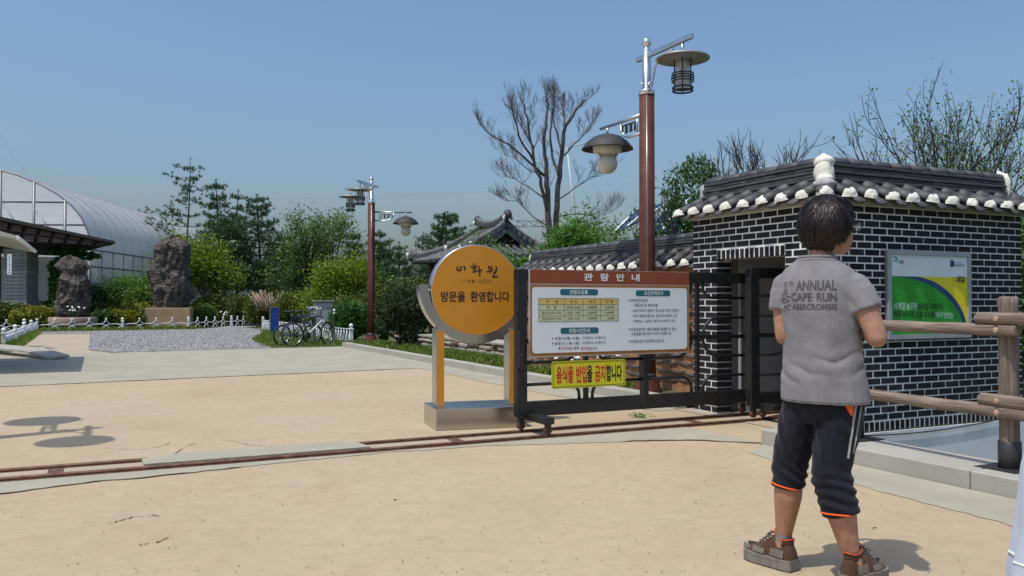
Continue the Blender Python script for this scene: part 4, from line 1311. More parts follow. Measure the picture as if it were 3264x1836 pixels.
def street_lamp(name, loc, a_disc, a_dome, label, discs=None, k=1.0):
    """a_disc, a_dome: directions of the arms in degrees about z"""
    L = empty(name, loc); tag(L, label, 'street lamp', 'street lamps along the bed')
    br = M['pole_brown']
    m = MB(); m.lathe([(0.19, -0.03), (0.19, 0.0), (0.185, 0.05), (0.15, 0.16), (0.135, 0.20), (0.135, 0.21)], (0, 0, 0), 20); m.build('pole_foot', br, L)
    m = MB(); m.lathe([(0.112, 0.21), (0.112, 0.265), (0.116, 0.27), (0.116, 0.21)], (0, 0, 0), 20); m.build('foot_ring', M['dark_metal'], L)
    m = MB(); m.lathe([(0.108, 0.20), (0.102, 1.6), (0.098, 3.86)], (0, 0, 0), 24); p = m.build('pole', br, L)
    for sg in (-1, 1):
        a = math.atan2(-loc[1], -loc[0]) + 0.0 + (0 if sg < 0 else PI)
        m = MB()
        for dx in (0.0,):
            u = Vector((-math.sin(a), math.cos(a), 0)); d = Vector((math.cos(a), math.sin(a), 0))
            m.tube([d * 0.105 + u * dx + Vector((0, 0, 0.3)), d * 0.0965 + u * dx + Vector((0, 0, 3.84))], 0.0045, 6)
        m.build('edge_trim', M['steel'] if sg < 0 else br, p)
    m = MB(); m.lathe([(0.105, 3.85), (0.105, 3.90), (0.10, 3.915), (0.055, 3.92), (0.055, 4.44), (0.045, 4.46), (0.03, 4.47), (0.03, 4.49), (0.04, 4.495)], (0, 0, 0), 20); m.build('top_tube', M['bright_steel'], L)
    m = MB(); m.ball((0, 0, 4.535), 0.062, 16, 12); m.build('finial_ball', M['bright_steel'], L)
    for i in range(4):
        m = MB(); a = PI / 2 * i + .4; m.cyl((0.05 * math.cos(a), 0.05 * math.sin(a), 3.99), (0.085 * math.cos(a), 0.085 * math.sin(a), 3.99), 0.014, 8); m.build('bolt', M['bright_steel'], L)
    for (ad, dz) in (discs or [(a_disc, 0.0)]):
        d = Vector((math.cos(R(ad)), math.sin(R(ad)), 0)); rz = R(ad); dz = Vector((0, 0, dz))
        m = MB(); m.box(d * 0.36 + Vector((0, 0, 4.36)) + dz, (1.16, 0.05, 0.06), rz=rz, bev=0.004); m.build('upper_arm', M['steel'], L)
        m = MB(); m.tube([d * 0.75 + Vector((0, 0, 4.33)) + dz, d * 0.75 + Vector((0, 0, 4.15)) + dz], 0.02, 10); m.build('hanger', M['steel'], L)
        disc_head(L, d * 0.75 + Vector((0, 0, 4.14)) + dz)
        side = Vector((-d.y, d.x, 0))
        pts = [d * 0.10 + Vector((0, 0, 3.93)), d * 0.14 + Vector((0, 0, 4.05)), d * 0.20 + Vector((0, 0, 4.20)), d * 0.33 + Vector((0, 0, 4.28)), d * 0.55 + Vector((0, 0, 4.30))]
        m = MB(); m.tube([q + dz for q in pts], 0.014, 8); m.tube([d * 0.5 + Vector((0, 0, 4.34)) + dz, d * 0.5 + Vector((0, 0, 4.28)) + dz], .014, 8); m.build('conduit', M['steel'], L)
    # dome lamp lower down
    d = Vector((math.cos(R(a_dome)), math.sin(R(a_dome)), 0)); Z = Vector((0, 0, 1))
    m = MB(); m.tube([d * 0.08 + Z * 3.62, d * 1.12 + Z * 3.62], 0.022, 10)
    m.tube([d * 0.08 + Z * 3.38, d * 0.42 + Z * 3.38, d * 0.53 + Z * 3.42, d * 0.60 + Z * 3.50, d * 0.62 + Z * 3.62], 0.018, 10)
    m.tube([d * 0.22 + Z * 3.38, d * 0.22 + Z * 3.62], 0.012, 8); m.build('lower_arm', M['steel'], L)
    m = MB()
    for i in range(3):
        x = 0.27 + i * 0.105
        m.tube([d * x + Z * 3.44, d * x + Z * 3.56, d * (x + 0.085) + Z * 3.55, d * (x + 0.085) + Z * 3.47, d * (x + 0.06) + Z * 3.45], [0.014, 0.016, 0.016, 0.016, 0.008], 6)
    m.build('scroll_ornament', M['dark_metal'], L)
    c = d * 0.945
    m = MB(); m.tube([c + Z * 3.61, c + Z * 3.50], 0.018, 8); m.build('hanger', M['steel'], L)
    m = MB(); m.lathe([(0.02, 3.515), (0.10, 3.505), (0.20, 3.47), (0.29, 3.40), (0.355, 3.315), (0.36, 3.30), (0.345, 3.30), (0.28, 3.37), (0.18, 3.43), (0.02, 3.45)], (c.x, c.y, 0), 36); m.build('dome_shade', M['dome_dark'], L)
    m = MB(); m.lathe([(0.20, 3.37), (0.205, 3.33), (0.20, 3.27), (0.185, 3.255), (0.13, 3.24), (0.105, 3.20), (0.10, 3.37)], (c.x, c.y, 0), 24); m.build('lamp_collar', M['cream_plastic'], L)
    m = MB(); m.ball((c.x, c.y, 3.10), 0.14, 24, 16); m.build('globe', M['globe_white'], L)
    m = MB()
    for i in range(4):
        a = PI / 2 * i + .5; u = Vector((math.cos(a), math.sin(a), 0)); m.tube([c + u * 0.185 + Z * 3.27, c + u * 0.12 + Z * 3.19], .012, 6)
    m.build('bracket', M['cream_plastic'], L)
    return L
street_lamp('street_lamp', (1.741, 10.906, 0.06), -64 + 0, 116, 'nearest brown street lamp, rising behind the ticket notice board')
street_lamp('street_lamp', (-3.89, 23.4, 0.10), -100, 10, 'farther brown street lamp beside the bicycles, with two hoods', discs=[(-104, 0.0), (150, -0.05)])
# two more stand just outside the picture on the left; their hoods shade the sand and the path
street_lamp('street_lamp', (-5.49, 7.04, 0.0), -64, 116, 'brown street lamp left of the forecourt whose shadow falls on the sand')
street_lamp('street_lamp', (-13.8, 21.5, 0.0), -64, 116, 'brown street lamp left of the tan path whose shadow falls there')

# ------------------------------------------------------------------ low white scroll fences
def fence_post(parent, p, h=0.50, w=0.10):
    m = MB(); m.box((p.x, p.y, p.z + h * 0.42), (w, w, h * 0.84), rz=TH, bev=0.006); m.box((p.x, p.y, p.z + h * 0.80), (w * 1.35, w * 1.35, 0.03), rz=TH, bev=0.006)
    m.lathe([(0.03, h * 0.82), (0.022, h * 0.86), (0.055, h * 0.93), (0.062, h * 0.99), (0.05, h * 1.06), (0.02, h * 1.10)], (p.x, p.y, p.z), 12)
    return m.build('post', M['white_paint'], parent)
def arch_panel(parent, a, b, h=0.36):
    """interlaced arches between two posts"""
    L = (b - a).length; d = (b - a).normalized(); k = max(2, int(round(L / 0.62))); w = L / k
    m = MB(); Z = Vector((0, 0, 1))
    for i in range(-0, k):
        c = a + d * (w * (i + 0.5))
        m.tube([c + d * (math.cos(t) * w * 0.75) + Z * (0.02 + math.sin(t) * h * 0.72) for t in [PI * j / 12 for j in range(13)]], 0.017, 5)
    m.build('arches', M['white_paint'], parent)
    for i in range(1, k):
        c = a + d * (w * i)
        m = MB(); m.tube([c - d * w * .33 + Z * .27, c - d * w * .10 + Z * .34, c + Z * 0.47], 0.016, 5); m.tube([c + d * w * .33 + Z * .27, c + d * w * .10 + Z * .34, c + Z * 0.47], .016, 5); m.ball(c + Z * 0.485, 0.045, 8, 6); m.build('finial', M['white_paint'], parent)
def arch_fence(label, pts, post_every):
    f = empty('white_scroll_fence', pts[0]); tag(f, label, 'fence', 'low white scroll fences')
    o = Vector(pts[0])
    for i in range(len(pts) - 1):
        a = Vector(pts[i]) - o; b = Vector(pts[i + 1]) - o; L = (b - a).length; k = max(1, int(round(L / post_every)))
        for j in range(k):
            p = a.lerp(b, j / k); q = a.lerp(b, (j + 1) / k)
            fence_post(f, p); arch_panel(f, p, q)
    fence_post(f, Vector(pts[-1]) - o)
    return f
arch_fence('long low white scroll fence before the rocks and shrubs', [T(-5.2, 33.0), T(-2.0, 33.3), T(0.7, 33.7), T(2.85, 36.0), T(4.6, 38.2)], 2.6)
arch_fence('low white scroll fence running off the left edge of the picture', [T(-5.6, 32.2), T(-10.5, 31.9)], 2.5)
def scroll_picket(parent, p, d, h=0.34):
    Z = Vector((0, 0, 1)); m = MB()
    m.tube([p + Z * 0.0, p + d * 0.05 + Z * h * .35, p - d * 0.02 + Z * h * .75, p + Z * h], [.012, .022, .03, .014], 6); m.ball(p + Z * (h + 0.03), 0.032, 8, 6)
    m.tube([p + d * .10 + Z * 0.0, p + d * .13 + Z * h * .3, p + d * .09 + Z * h * .6, p + d * .03 + Z * h * .62], [.012, .02, .022, .01], 6)
    return m.build('picket', M['white_paint'], parent)
def picket_fence(label, a, b, post_every, pick=0.26):
    f = empty('white_picket_fence', a); tag(f, label, 'fence', 'low white scroll fences')
    d = (b - a); L = d.length; d.normalize(); k = max(1, int(round(L / post_every)))
    for i in range(k + 1): fence_post(f, d * (L * i / k))
    n = int(L / pick)
    for i in range(n):
        x = (i + 0.5) * pick
        if min(abs(x - L * j / k) for j in range(k + 1)) > 0.12: scroll_picket(f, d * x, d)
    m = MB(); m.tube([Vector((0, 0, 0.03)), d * L + Vector((0, 0, 0.03))], 0.014, 6); m.build('bottom_rail', M['white_paint'], f)
    return f
picket_fence('white picket fence beside the tan path, receding from the left edge', T(-5.18, 19.2, 0.0), T(-5.2, 33.0, 0.0), 3.4, 0.34)
picket_fence('white picket fence behind the parked bicycles', T(3.85, 18.0, 0.03), T(3.75, 32.5, 0.0), 14.5, 0.32)

# ------------------------------------------------------------------ cabinet, blue box and barrier posts
cb = empty('utility_cabinet', T(4.45, 24.0), TH); tag(cb, 'grey metal utility cabinet behind the bicycles', 'cabinet')
m = MB(); m.box((0, 0, 0.62), (0.62, 0.42, 1.22), bev=0.01); m.build('body', M['grey_metal'], cb)
m = MB(); m.box((0, 0, 1.255), (0.72, 0.52, 0.05), bev=0.01); m.build('lid', M['grey_metal'], cb)
m = MB(); m.box((0.0, -0.215, 0.62), (0.54, 0.012, 1.08)); dd = m.build('door', M['frame_grey'], cb)
m = MB(); m.box((0.2, -0.225, 0.68), (0.03, 0.02, 0.10)); m.build('handle', M['steel'], dd)
M['box_blue'] = mk('box_blue', (0.012, 0.055, 0.32), 0.4, var=0.1, scale=3, bstr=0.03)
bb = empty('blue_post_box', T(3.35, 27.6), TH); tag(bb, 'slim blue box with a steel rim beside the bicycles', 'box')
m = MB(); m.box((0, 0, 0.50), (0.30, 0.16, 0.98), bev=0.006); m.build('body', M['box_blue'], bb)
m = MB(); m.box((0, 0, 1.0), (0.34, 0.20, 0.03)); m.box((0.165, 0, .5), (.02, .19, 1.0)); m.box((-0.165, 0, .5), (.02, .19, 1.0)); m.build('rim', M['steel'], bb)
m = MB(); m.box((0.07, -0.085, 0.55), (0.10, 0.012, 0.7)); m.build('door', M['box_blue'], bb)
for (px, py, lab) in ((1066, 1091, 'black barrier post with a silver ball standing alone right of the bicycles'), (1003, 1098, 'black barrier post with a silver ball in front of the bicycle frame')):
    g = G(px, py); g.z = 0.0
    b = empty('barrier_post', g); tag(b, lab, 'post', 'black barrier posts')
    m = MB(); m.lathe([(0.05, 0), (0.05, 0.02), (0.035, 0.03), (0.035, 0.86), (0.03, 0.88)], (0, 0, 0), 14); m.build('shaft', M['gate_black'], b)
    m = MB(); m.lathe([(0.042, 0.86), (0.042, 0.89), (0.03, 0.90), (0.03, .935)], (0, 0, 0), 14); m.ball((0, 0, 0.965), 0.05, 14, 10); m.build('ball_cap', M['bright_steel'], b)

# ------------------------------------------------------------------ bicycles
M['bike_grey'] = mk('bike_grey', (0.10, 0.095, 0.10), 0.35, 0.4, var=0.1, bstr=0)
M['bike_white'] = mk('bike_white', (0.6, 0.6, 0.58), 0.35, var=0.05, bstr=0)
M['bike_red'] = mk('bike_red', (0.5, 0.03, 0.03), 0.4, var=0.05, bstr=0)
M['bike_blue'] = mk('bike_blue', (0.02, 0.03, 0.16), 0.4, var=0.05, bstr=0)
def bicycle(label, loc, rz, lean, frame, down, seat_post, steer, basket=False, wr=0.34):
    b = empty('bicycle', loc, rz); tag(b, label, 'bicycle', 'bicycles parked on the gravel')
    b.rotation_euler = (lean, 0, rz)
    ax = Matrix.Rotation(PI / 2, 3, 'X')
    def wheel(x, ang=0.0, name='wheel'):
        w = empty(name, (x, 0, wr)); w.parent = b; w.rotation_euler = (0, 0, ang)
        m = MB(); m.tube([Vector((math.cos(t) * (wr - .022), 0, math.sin(t) * (wr - .022))) for t in [2 * PI * i / 40 for i in range(41)]], 0.024, 8, cap=False); m.build('tyre', M['rubber'], w)
        m = MB(); m.tube([Vector((math.cos(t) * (wr - .052), 0, math.sin(t) * (wr - .052))) for t in [2 * PI * i / 40 for i in range(41)]], 0.012, 6, cap=False)
        for i in range(18):
            a = 2 * PI * i / 18; m.tube([Vector((0.02 * math.cos(a + .8), (-1) ** i * .025, 0.02 * math.sin(a + .8))), Vector((math.cos(a) * (wr - .055), 0, math.sin(a) * (wr - .055)))], 0.0022, 4)
        m.cyl((0, -.04, 0), (0, .04, 0), 0.022, 10); m.build('rim', M['steel'], w)
    wheel(0.0); wheel(1.06, steer)
    bbk = Vector((0.44, 0, 0.29)); st = Vector((0.30, 0, 0.78)); hd = Vector((0.90, 0, 0.84)); hb = Vector((0.94, 0, 0.70)); rx = Vector((0, 0, wr)); fx = Vector((1.06, 0, wr))
    m = MB(); m.tube([st, hd], 0.022, 8); m.tube([bbk, st + Vector((-.02, 0, .06))], 0.018, 8); m.tube([hd + Vector((-.01, 0, .04)), hb], 0.022, 8)
    for s in (-1, 1):
        m.tube([rx + Vector((0, .05 * s, 0)), bbk + Vector((-.02, .03 * s, 0))], 0.011, 6); m.tube([rx + Vector((0, .05 * s, 0)), st + Vector((.02, .03 * s, -.06))], 0.010, 6)
    m.build('frame', frame, b)
    m = MB(); m.tube([bbk, hb + Vector((-.005, 0, .03))], 0.026, 8); m.build('down_tube', down, b)
    m = MB()
    for s in (-1, 1): m.tube([hb + Vector((.0, .045 * s, -.02)), fx + Vector((0, .05 * s, 0))], 0.014, 6)
    m.tube([hb + Vector((0, -.05, -.01)), hb + Vector((0, .05, -.01))], .018, 6); m.build('fork', M['steel'], b)
    m = MB(); m.tube([st, Vector((0.265, 0, 0.93))], 0.014, 8); m.build('seat_post', seat_post, b)
    m = MB(); m.ball((0.22, 0, 0.955), 0.1, 12, 8, (1.25, .75, .38)); m.ball((0.36, 0, 0.955), 0.05, 10, 6, (1.6, .6, .5)); m.build('saddle', M['rubber'], b)
    hs = Vector((0.88, 0, 1.0)); cs, sn = math.cos(steer), math.sin(steer)
    def st_(v): return hs + Vector((v[0] * cs - v[1] * sn, v[0] * sn + v[1] * cs, v[2]))
    m = MB(); m.tube([hd, hs, st_((0.07, 0, .02))], 0.016, 8); m.tube([st_((0.02, -.30, .05)), st_((.07, -.10, .02)), st_((.07, .10, .02)), st_((0.02, .30, .05))], 0.013, 8); m.build('handlebar', M['dark_metal'], b)
    for s in (-1, 1):
        m = MB(); m.tube([st_((0.02, .30 * s, .05)), st_((0.035, .19 * s, .04))], .018, 8); m.tube([st_((.05, .22 * s, .03)), st_((.12, .27 * s, -.01))], .006, 5); m.build('grip', M['rubber'], b)
    m = MB(); m.lathe([(0.02, -.004), (0.095, -.004), (.095, .004), (.02, .004)], bbk + Vector((0, -.05, 0)), 24, True, ax); m.lathe([(0.02, -.004), (0.05, -.004), (.05, .004), (.02, .004)], rx + Vector((0, -.05, 0)), 16, True, ax); m.build('chainring', M['dark_metal'], b)
    for s in (-1, 1):
        e = bbk + Vector((.04 * s, -.07 * s * -1 * -1, -.165 * s)); m = MB(); m.tube([bbk + Vector((0, .06 * s, 0)), e + Vector((0, .06 * s - e.y, 0))], .010, 6); m.box(e + Vector((0, .10 * s - e.y, 0)), (.09, .08, .02)); m.build('crank', M['dark_metal'], b)
    m = MB(); m.tube([Vector((0.12, .06, .26)), Vector((0.16, .16, .01))], .009, 6); m.build('kickstand', M['steel'], b)
    if basket:
        m = MB(); c = Vector((1.08, 0, 0.84))
        for z, w in ((0.0, .12), (.09, .135), (.18, .15), (.24, .16)):
            m.tube([c + Vector((-w, -w, z)), c + Vector((w, -w, z)), c + Vector((w, w, z)), c + Vector((-w, w, z)), c + Vector((-w, -w, z))], .006, 5)
        for i in range(5):
            t = -1 + 2 * i / 4
            for (ax_, ay_) in ((t, -1), (t, 1), (-1, t), (1, t)): m.tube([c + Vector((ax_ * .12, ay_ * .12, 0)), c + Vector((ax_ * .16, ay_ * .16, .24))], .005, 4)
        m.build('basket', M['steel'], b)
    return b
g1 = G(934, 1106); g1.z = 0.006
bicycle('grey and white mountain bicycle with a red front tube, nearest on the gravel', g1, R(42), R(-4), M['bike_grey'], M['bike_white'], M['bike_blue'], 0.55)
g2 = G(884, 1104); g2.z = 0.006
bicycle('dark folding bicycle with a steel basket behind the grey one', g2 + Vector((0.05, 0.25, 0)), R(52), R(5), M['bike_blue'], M['bike_grey'], M['steel'], -0.3, True, 0.30)

# ------------------------------------------------------------------ rocks on their plinths
def rock(name, c, size, seed, label, waist=None, lean=0.0):
    n, m_ = 84, 96; V = []; off = Vector((seed * 7.3, seed * 2.1, seed))
    for j in range(m_ + 1):
        t = j / m_
        ox = 0.22 * nz_(Vector((t * 2.3, seed, 0))) + lean * t; oy = 0.15 * nz_(Vector((t * 2.3, seed + 9, 0)))
        for i in range(n):
            a = 2 * PI * i / n; d = Vector((math.cos(a), math.sin(a), 0))
            prof = math.sin(min(t * 1.6 + 0.52, 1.0) * PI / 2) * (1 - 0.18 * t) * (1 - max(0, (t - 0.80) / 0.20) ** 2.6) ** 0.5 if t < 1 else 0.02
            if waist: prof *= 1 - waist[1] * math.exp(-((t - waist[0]) / 0.06) ** 2)
            p = Vector((d.x, d.y, t * 2.4))
            q = 1 + 0.34 * nz_(p * 1.5 + off) + 0.22 * nz_(p * 3.3 + off) - 0.30 * abs(nz_(Vector((p.x * 4, p.y * 4, p.z * 1.6)) + off)) - 0.20 * abs(nz_(Vector((p.x * 9, p.y * 9, p.z * 4)) + off)) + 0.12 * nz_(p * 17 + off)
            top = 1 + 0.10 * nz_(Vector((d.x * 1.6, d.y * 1.6, 3)) + off) * t
            V.append(((d.x * prof * q + ox) * size[0], (d.y * prof * q + oy) * size[1], t * size[2] * top + 0.05 * nz_(p * 6 + off) - 0.05))
    F = [(j * n + i, j * n + (i + 1) % n, (j + 1) * n + (i + 1) % n, (j + 1) * n + i) for j in range(m_) for i in range(n)]
    o = link(name, np_mesh(name, V, F, M['rock'], False), None, c)
    return tag(o, label, 'rock')
nz_ = mnoise.noise
M['planter'] = mk('planter', (0.34, 0.25, 0.19), 0.9, var=0.15, scale=3, bstr=0.3, bdist=0.01, fine=30, dirt=(0.16, 0.11, 0.09), dirt_amt=0.7, dirt_scale=2.5)
M['planter_tan'] = mk('planter_tan', (0.37, 0.25, 0.14), 0.9, var=0.15, scale=3, bstr=0.3, bdist=0.01, fine=30, dirt=(0.22, 0.15, 0.10), dirt_amt=0.5, dirt_scale=2.5)
c1 = P(234, 1000, 36.8); c1.z = 0
pl = empty('round_planter', c1); tag(pl, 'low round concrete planter under the weathered standing rock', 'planter')
m = MB(); m.lathe([(0.95, 0), (0.97, 0.52), (0.94, 0.56), (0.86, 0.56), (0.82, 0.48)], (0, 0, 0), 40); m.build('shell', M['planter'], pl)
m = MB(); m.lathe([(0.86, 0.30), (0.86, 0.48)], (0, 0, 0), 32); m.build('soil', M['soil'], pl)
rock('standing_rock', c1 + Vector((0, 0, 0.42)), (0.74, 0.62, 2.75), 2, 'dark weathered standing rock with a narrow neck above the round planter', (0.74, 0.30))
c2 = P(542, 1000, 40.0); c2.z = 0
bx = empty('stone_plinth', c2, R(14)); tag(bx, 'tan square concrete plinth under the tall brown rock', 'plinth')
m = MB(); m.box((0, 0, 0.45), (1.95, 1.6, 0.98), bev=0.02); m.build('block', M['planter_tan'], bx)
rock('standing_rock', c2 + Vector((0, 0, 0.90)), (0.96, 0.8, 3.35), 5, 'tall brown craggy rock standing on the square plinth', None, 0.12)
c3 = P(760, 1000, 46.0); c3.z = 0
rock('garden_rock', c3, (0.55, 0.5, 0.55), 9, 'small low reddish boulder among the shrubs')
c3 = P(1100, 1050, 27.5); c3.z = 0.0
rock('garden_rock', c3, (0.33, 0.3, 0.36), 12, 'small grey boulder below the junipers near the farther lamp')

# ------------------------------------------------------------------ greenhouse
def film_mat(name, col, tr, alpha):
    m = bpy.data.materials.new(name); m.use_nodes = True; nt = m.node_tree; nt.nodes.clear()
    o = nt.nodes.new('ShaderNodeOutputMaterial'); d = nt.nodes.new('ShaderNodeBsdfPrincipled'); t = nt.nodes.new('ShaderNodeBsdfTranslucent'); c = nt.nodes.new('ShaderNodeBsdfTransparent')
    n = noise_node(nt, coords(nt, 'obj', (1, 0.25, 1)), 0.7, 5, .6); cc = ramp(nt, n.outputs[0], [(.3, tuple(x * .86 for x in col)), (.7, col)])
    nt.links.new(cc.outputs[0], d.inputs['Base Color']); nt.links.new(cc.outputs[0], t.inputs[0]); d.inputs['Roughness'].default_value = .45
    a = nt.nodes.new('ShaderNodeMixShader'); a.inputs[0].default_value = tr; nt.links.new(d.outputs[0], a.inputs[1]); nt.links.new(t.outputs[0], a.inputs[2])
    b = nt.nodes.new('ShaderNodeMixShader'); b.inputs[0].default_value = alpha; nt.links.new(c.outputs[0], b.inputs[1]); nt.links.new(a.outputs[0], b.inputs[2])
    nt.links.new(b.outputs[0], o.inputs[0]); return m
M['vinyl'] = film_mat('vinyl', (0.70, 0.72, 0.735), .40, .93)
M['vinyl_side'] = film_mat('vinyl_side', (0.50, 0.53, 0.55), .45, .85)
M['pipe_grey'] = mk('pipe_grey', (0.24, 0.25, 0.26), 0.5, 0.5, var=0.1, bstr=0)
gh = empty('greenhouse', P(286, 960, 45.0) - Vector((0, 0, CAM_H)), 0); tag(gh, 'long arched greenhouse of translucent plastic film on a steel frame', 'greenhouse')
gd = Vector((-0.075, 1, 0)).normalized(); gl = Vector((-1, -0.075, 0)).normalized(); GZ = Vector((0, 0, 1))
HWD, EV, RISE, GL = 9.0, 4.0, 4.7, 54.0
def gp(a, y):   # a: 0 = near side eave .. PI = far side eave
    return gd * y + gl * (HWD - HWD * math.cos(a)) + GZ * (EV + RISE * math.sin(a) ** 0.9)
NA, NY = 40, 24
V = []; F = []
for j in range(NY + 1):
    for i in range(NA + 1):
        sag = 0.03 * math.sin(j * 2.3 + i) 
        V.append(gp(PI * i / NA, GL * j / NY) + GZ * sag * 0.3)
F = [(j * (NA + 1) + i, j * (NA + 1) + i + 1, (j + 1) * (NA + 1) + i + 1, (j + 1) * (NA + 1) + i) for j in range(NY) for i in range(NA)]
link('roof_film', np_mesh('roof_film', V, F, M['vinyl'], True), gh)
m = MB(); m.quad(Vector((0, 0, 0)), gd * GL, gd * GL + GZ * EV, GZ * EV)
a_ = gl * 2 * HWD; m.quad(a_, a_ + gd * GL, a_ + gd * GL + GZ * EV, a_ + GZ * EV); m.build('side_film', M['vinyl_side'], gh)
# end wall: lower film, upper part open trusses
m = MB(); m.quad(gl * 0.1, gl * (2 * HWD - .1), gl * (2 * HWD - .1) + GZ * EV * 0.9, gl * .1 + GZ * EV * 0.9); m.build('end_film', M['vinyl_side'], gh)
for j in range(0, 36):
    y = GL * j / 35
    m = MB(); m.tube([gp(PI * i / 20, y) + GZ * 0.03 for i in range(21)], 0.014 if j else 0.05, 5)
    m.tube([gd * y, gd * y + GZ * EV], 0.035, 5); m.build('hoop', M['pipe_grey'], gh)
for z in (0.9, 2.0, 3.1, 4.0):
    m = MB(); m.tube([GZ * z - gl * 0.03, gd * GL + GZ * z - gl * 0.03], 0.05, 5); m.build('side_rail', M['pipe_grey'], gh)
for i, x in enumerate((1.3, 2.9, 4.6, 6.4, 9.0, 11.6, 13.4, 15.1, 16.7)):
    a = math.acos(1 - x / HWD); zt = EV + RISE * math.sin(a) ** 0.9
    m = MB(); m.tube([gl * x, gl * x + GZ * zt], 0.09 if i == 4 else 0.075, 6); m.build('end_post', M['pipe_grey'], gh)
m = MB()
for z in (4.0, 5.3, 6.5):
    x = 9.0 - HWD * math.sqrt(max(0, 1 - (max(0, (z - EV) / RISE)) ** 2.2)); m.tube([gl * x + GZ * z, gl * (18 - x) + GZ * z], 0.05, 5)
for (x0, z0_, x1, z1_) in ((1.3, 4.0, 2.9, 6.2), (2.9, 4.0, 4.6, 6.6), (4.6, 6.5, 6.4, 4.0), (6.4, 6.5, 4.6, 8.0), (6.4, 4.0, 9.0, 6.5), (9, 6.5, 6.4, 8.3)): m.tube([gl * x0 + GZ * z0_, gl * x1 + GZ * z1_], .045, 5)
m.build('end_truss', M['pipe_grey'], gh)
# a rail fence along its foot
rf = empty('garden_rail_fence', P(640, 960, 60.0) - Vector((0, 0, CAM_H)), 0); tag(rf, 'long dark metal railing along the foot of the greenhouse', 'fence')
pa, pb = P(560, 960, 62.0) - Vector((0, 0, CAM_H)), P(1010, 960, 92) - Vector((0, 0, CAM_H))
ro = rf.location.copy(); d = (pb - pa)
m = MB()
for z in (1.2, 2.6): m.tube([pa - ro + GZ * z, pb - ro + GZ * z], 0.05, 5)
m.build('rail', M['pipe_grey'], rf)
for i in range(41):
    q = pa.lerp(pb, i / 40) - ro; m = MB(); m.tube([q, q + GZ * 2.7], 0.05, 5); m.build('picket', M['pipe_grey'], rf)
M['white_film'] = mk('white_film', (0.42, 0.44, 0.46), 0.6, var=0.15, scale=1.5, bstr=0.1)
m = MB(); m.tube([Vector((0, 0, 0)), Vector((0.01, 0, 0))], 0.01, 4)
wb = empty('film_screen', pa + Vector((0, 6, 0))); tag(wb, 'pale film screen glimpsed behind the pine trunks', 'screen')
m = MB(); m.quad(Vector((-2, 0, 0)), pb - pa + Vector((0, 3, 0)), pb - pa + Vector((0, 3, 3.2)), Vector((-2, 0, 3.4))); m.quad(pb - pa + Vector((0, 3.1, 0)), Vector((-2, 0.1, 0)), Vector((-2, 0.1, 3.4)), pb - pa + Vector((0, 3.1, 3.2))); m.build('film', M['white_film'], wb)

# ------------------------------------------------------------------ pavilion roof, column and name plaque at the left
M['roof_wood'] = mk('roof_wood', (0.022, 0.018, 0.017), 0.8, var=0.3, scale=4, bstr=0.3, fine=30)
M['eave_board'] = mk('eave_board', (0.095, 0.05, 0.042), 0.8, var=0.25, scale=3, bstr=0.2, fine=40)
pv = empty('pavilion', P(60, 960, 38.0) - Vector((0, 0, CAM_H)), 0); tag(pv, 'dark wooden pavilion roof on a stone column at the left edge', 'pavilion')
po_ = pv.location.copy()
def pq(px, py, y): return P(px, py, y) - po_
rA, rB = pq(-260, 635, 38), pq(366, 768, 38)         # gable edge facing the viewer
back_ = Vector((-6.5, 9, 0))
m = MB(); th = Vector((0, 0, -0.20))
m.add([rA, rB, rB + back_, rA + back_, rA + th, rB + th * .6, rB + back_ + th * .6, rA + back_ + th], [(0, 1, 2, 3), (7, 6, 5, 4), (4, 5, 1, 0), (5, 6, 2, 1), (6, 7, 3, 2), (7, 4, 0, 3)]); m.build('roof', M['roof_wood'], pv)
lowA, lowB = pq(-260, 760, 38.2), pq(342, 783, 38.2)
upA, upB = rA + th + Vector((0.0, .25, 0)), rB + th * .6 + Vector((-0.25, .25, 0))
k = 13
for r_ in range(2):
    for i in range(k):
        f0, f1 = i / k + .012, (i + 1) / k - .012
        u0 = upA.lerp(upB, f0).lerp(lowA.lerp(lowB, f0), r_ * .5 + .05); u1 = upA.lerp(upB, f1).lerp(lowA.lerp(lowB, f1), r_ * .5 + .05)
        l0 = upA.lerp(upB, f0).lerp(lowA.lerp(lowB, f0), r_ * .5 + .42); l1 = upA.lerp(upB, f1).lerp(lowA.lerp(lowB, f1), r_ * .5 + .42)
        t = Vector((0, .06, 0)); m = MB(); m.add([u0, u1, l1, l0, u0 + t, u1 + t, l1 + t, l0 + t], [(0, 3, 2, 1), (4, 5, 6, 7), (0, 1, 5, 4), (3, 7, 6, 2), (1, 2, 6, 5), (0, 4, 7, 3)]); m.build('gable_board', M['eave_board'], pv)
m = MB(); m.add([upA + Vector((0, .12, 0)), upB + Vector((0, .12, 0)), lowB + Vector((0, .12, 0)), lowA + Vector((0, .12, 0))], [(0, 3, 2, 1)]); m.add([lowA, lowB, lowB + back_, lowA + back_], [(0, 1, 2, 3)]); m.build('gable', M['roof_wood'], pv)
M['stack_stone'] = mk('stack_stone', (0.30, 0.28, 0.27), 0.9, var=0.3, scale=9, bstr=0.4, fine=20, perobj=0.2)
for (pxa, pxb, yy, dn) in ((8, 84, 39.0, 2.1),):
    a = pq(pxa, 960, yy); b = pq(pxb, 960, yy); w = (b - a).length; rgx = random.Random(4)
    zt = pq(40, 792, yy).z
    m = MB(); m.box(((a.x + b.x) / 2, a.y + .5, zt / 2), (w - .04, 0.9, zt)); m.build('column_core', M['pipe_grey'], pv)
    nst = 22
    for i in range(nst):
        z = (i + .5) * zt / nst
        m = MB(); m.box((0, 0, 0), (w * rgx.uniform(.97, 1.03), 1.0, zt / nst - .02), bev=.015); m.build('column_stone', M['stack_stone'], pv, ((a.x + b.x) / 2, a.y + .5, z))
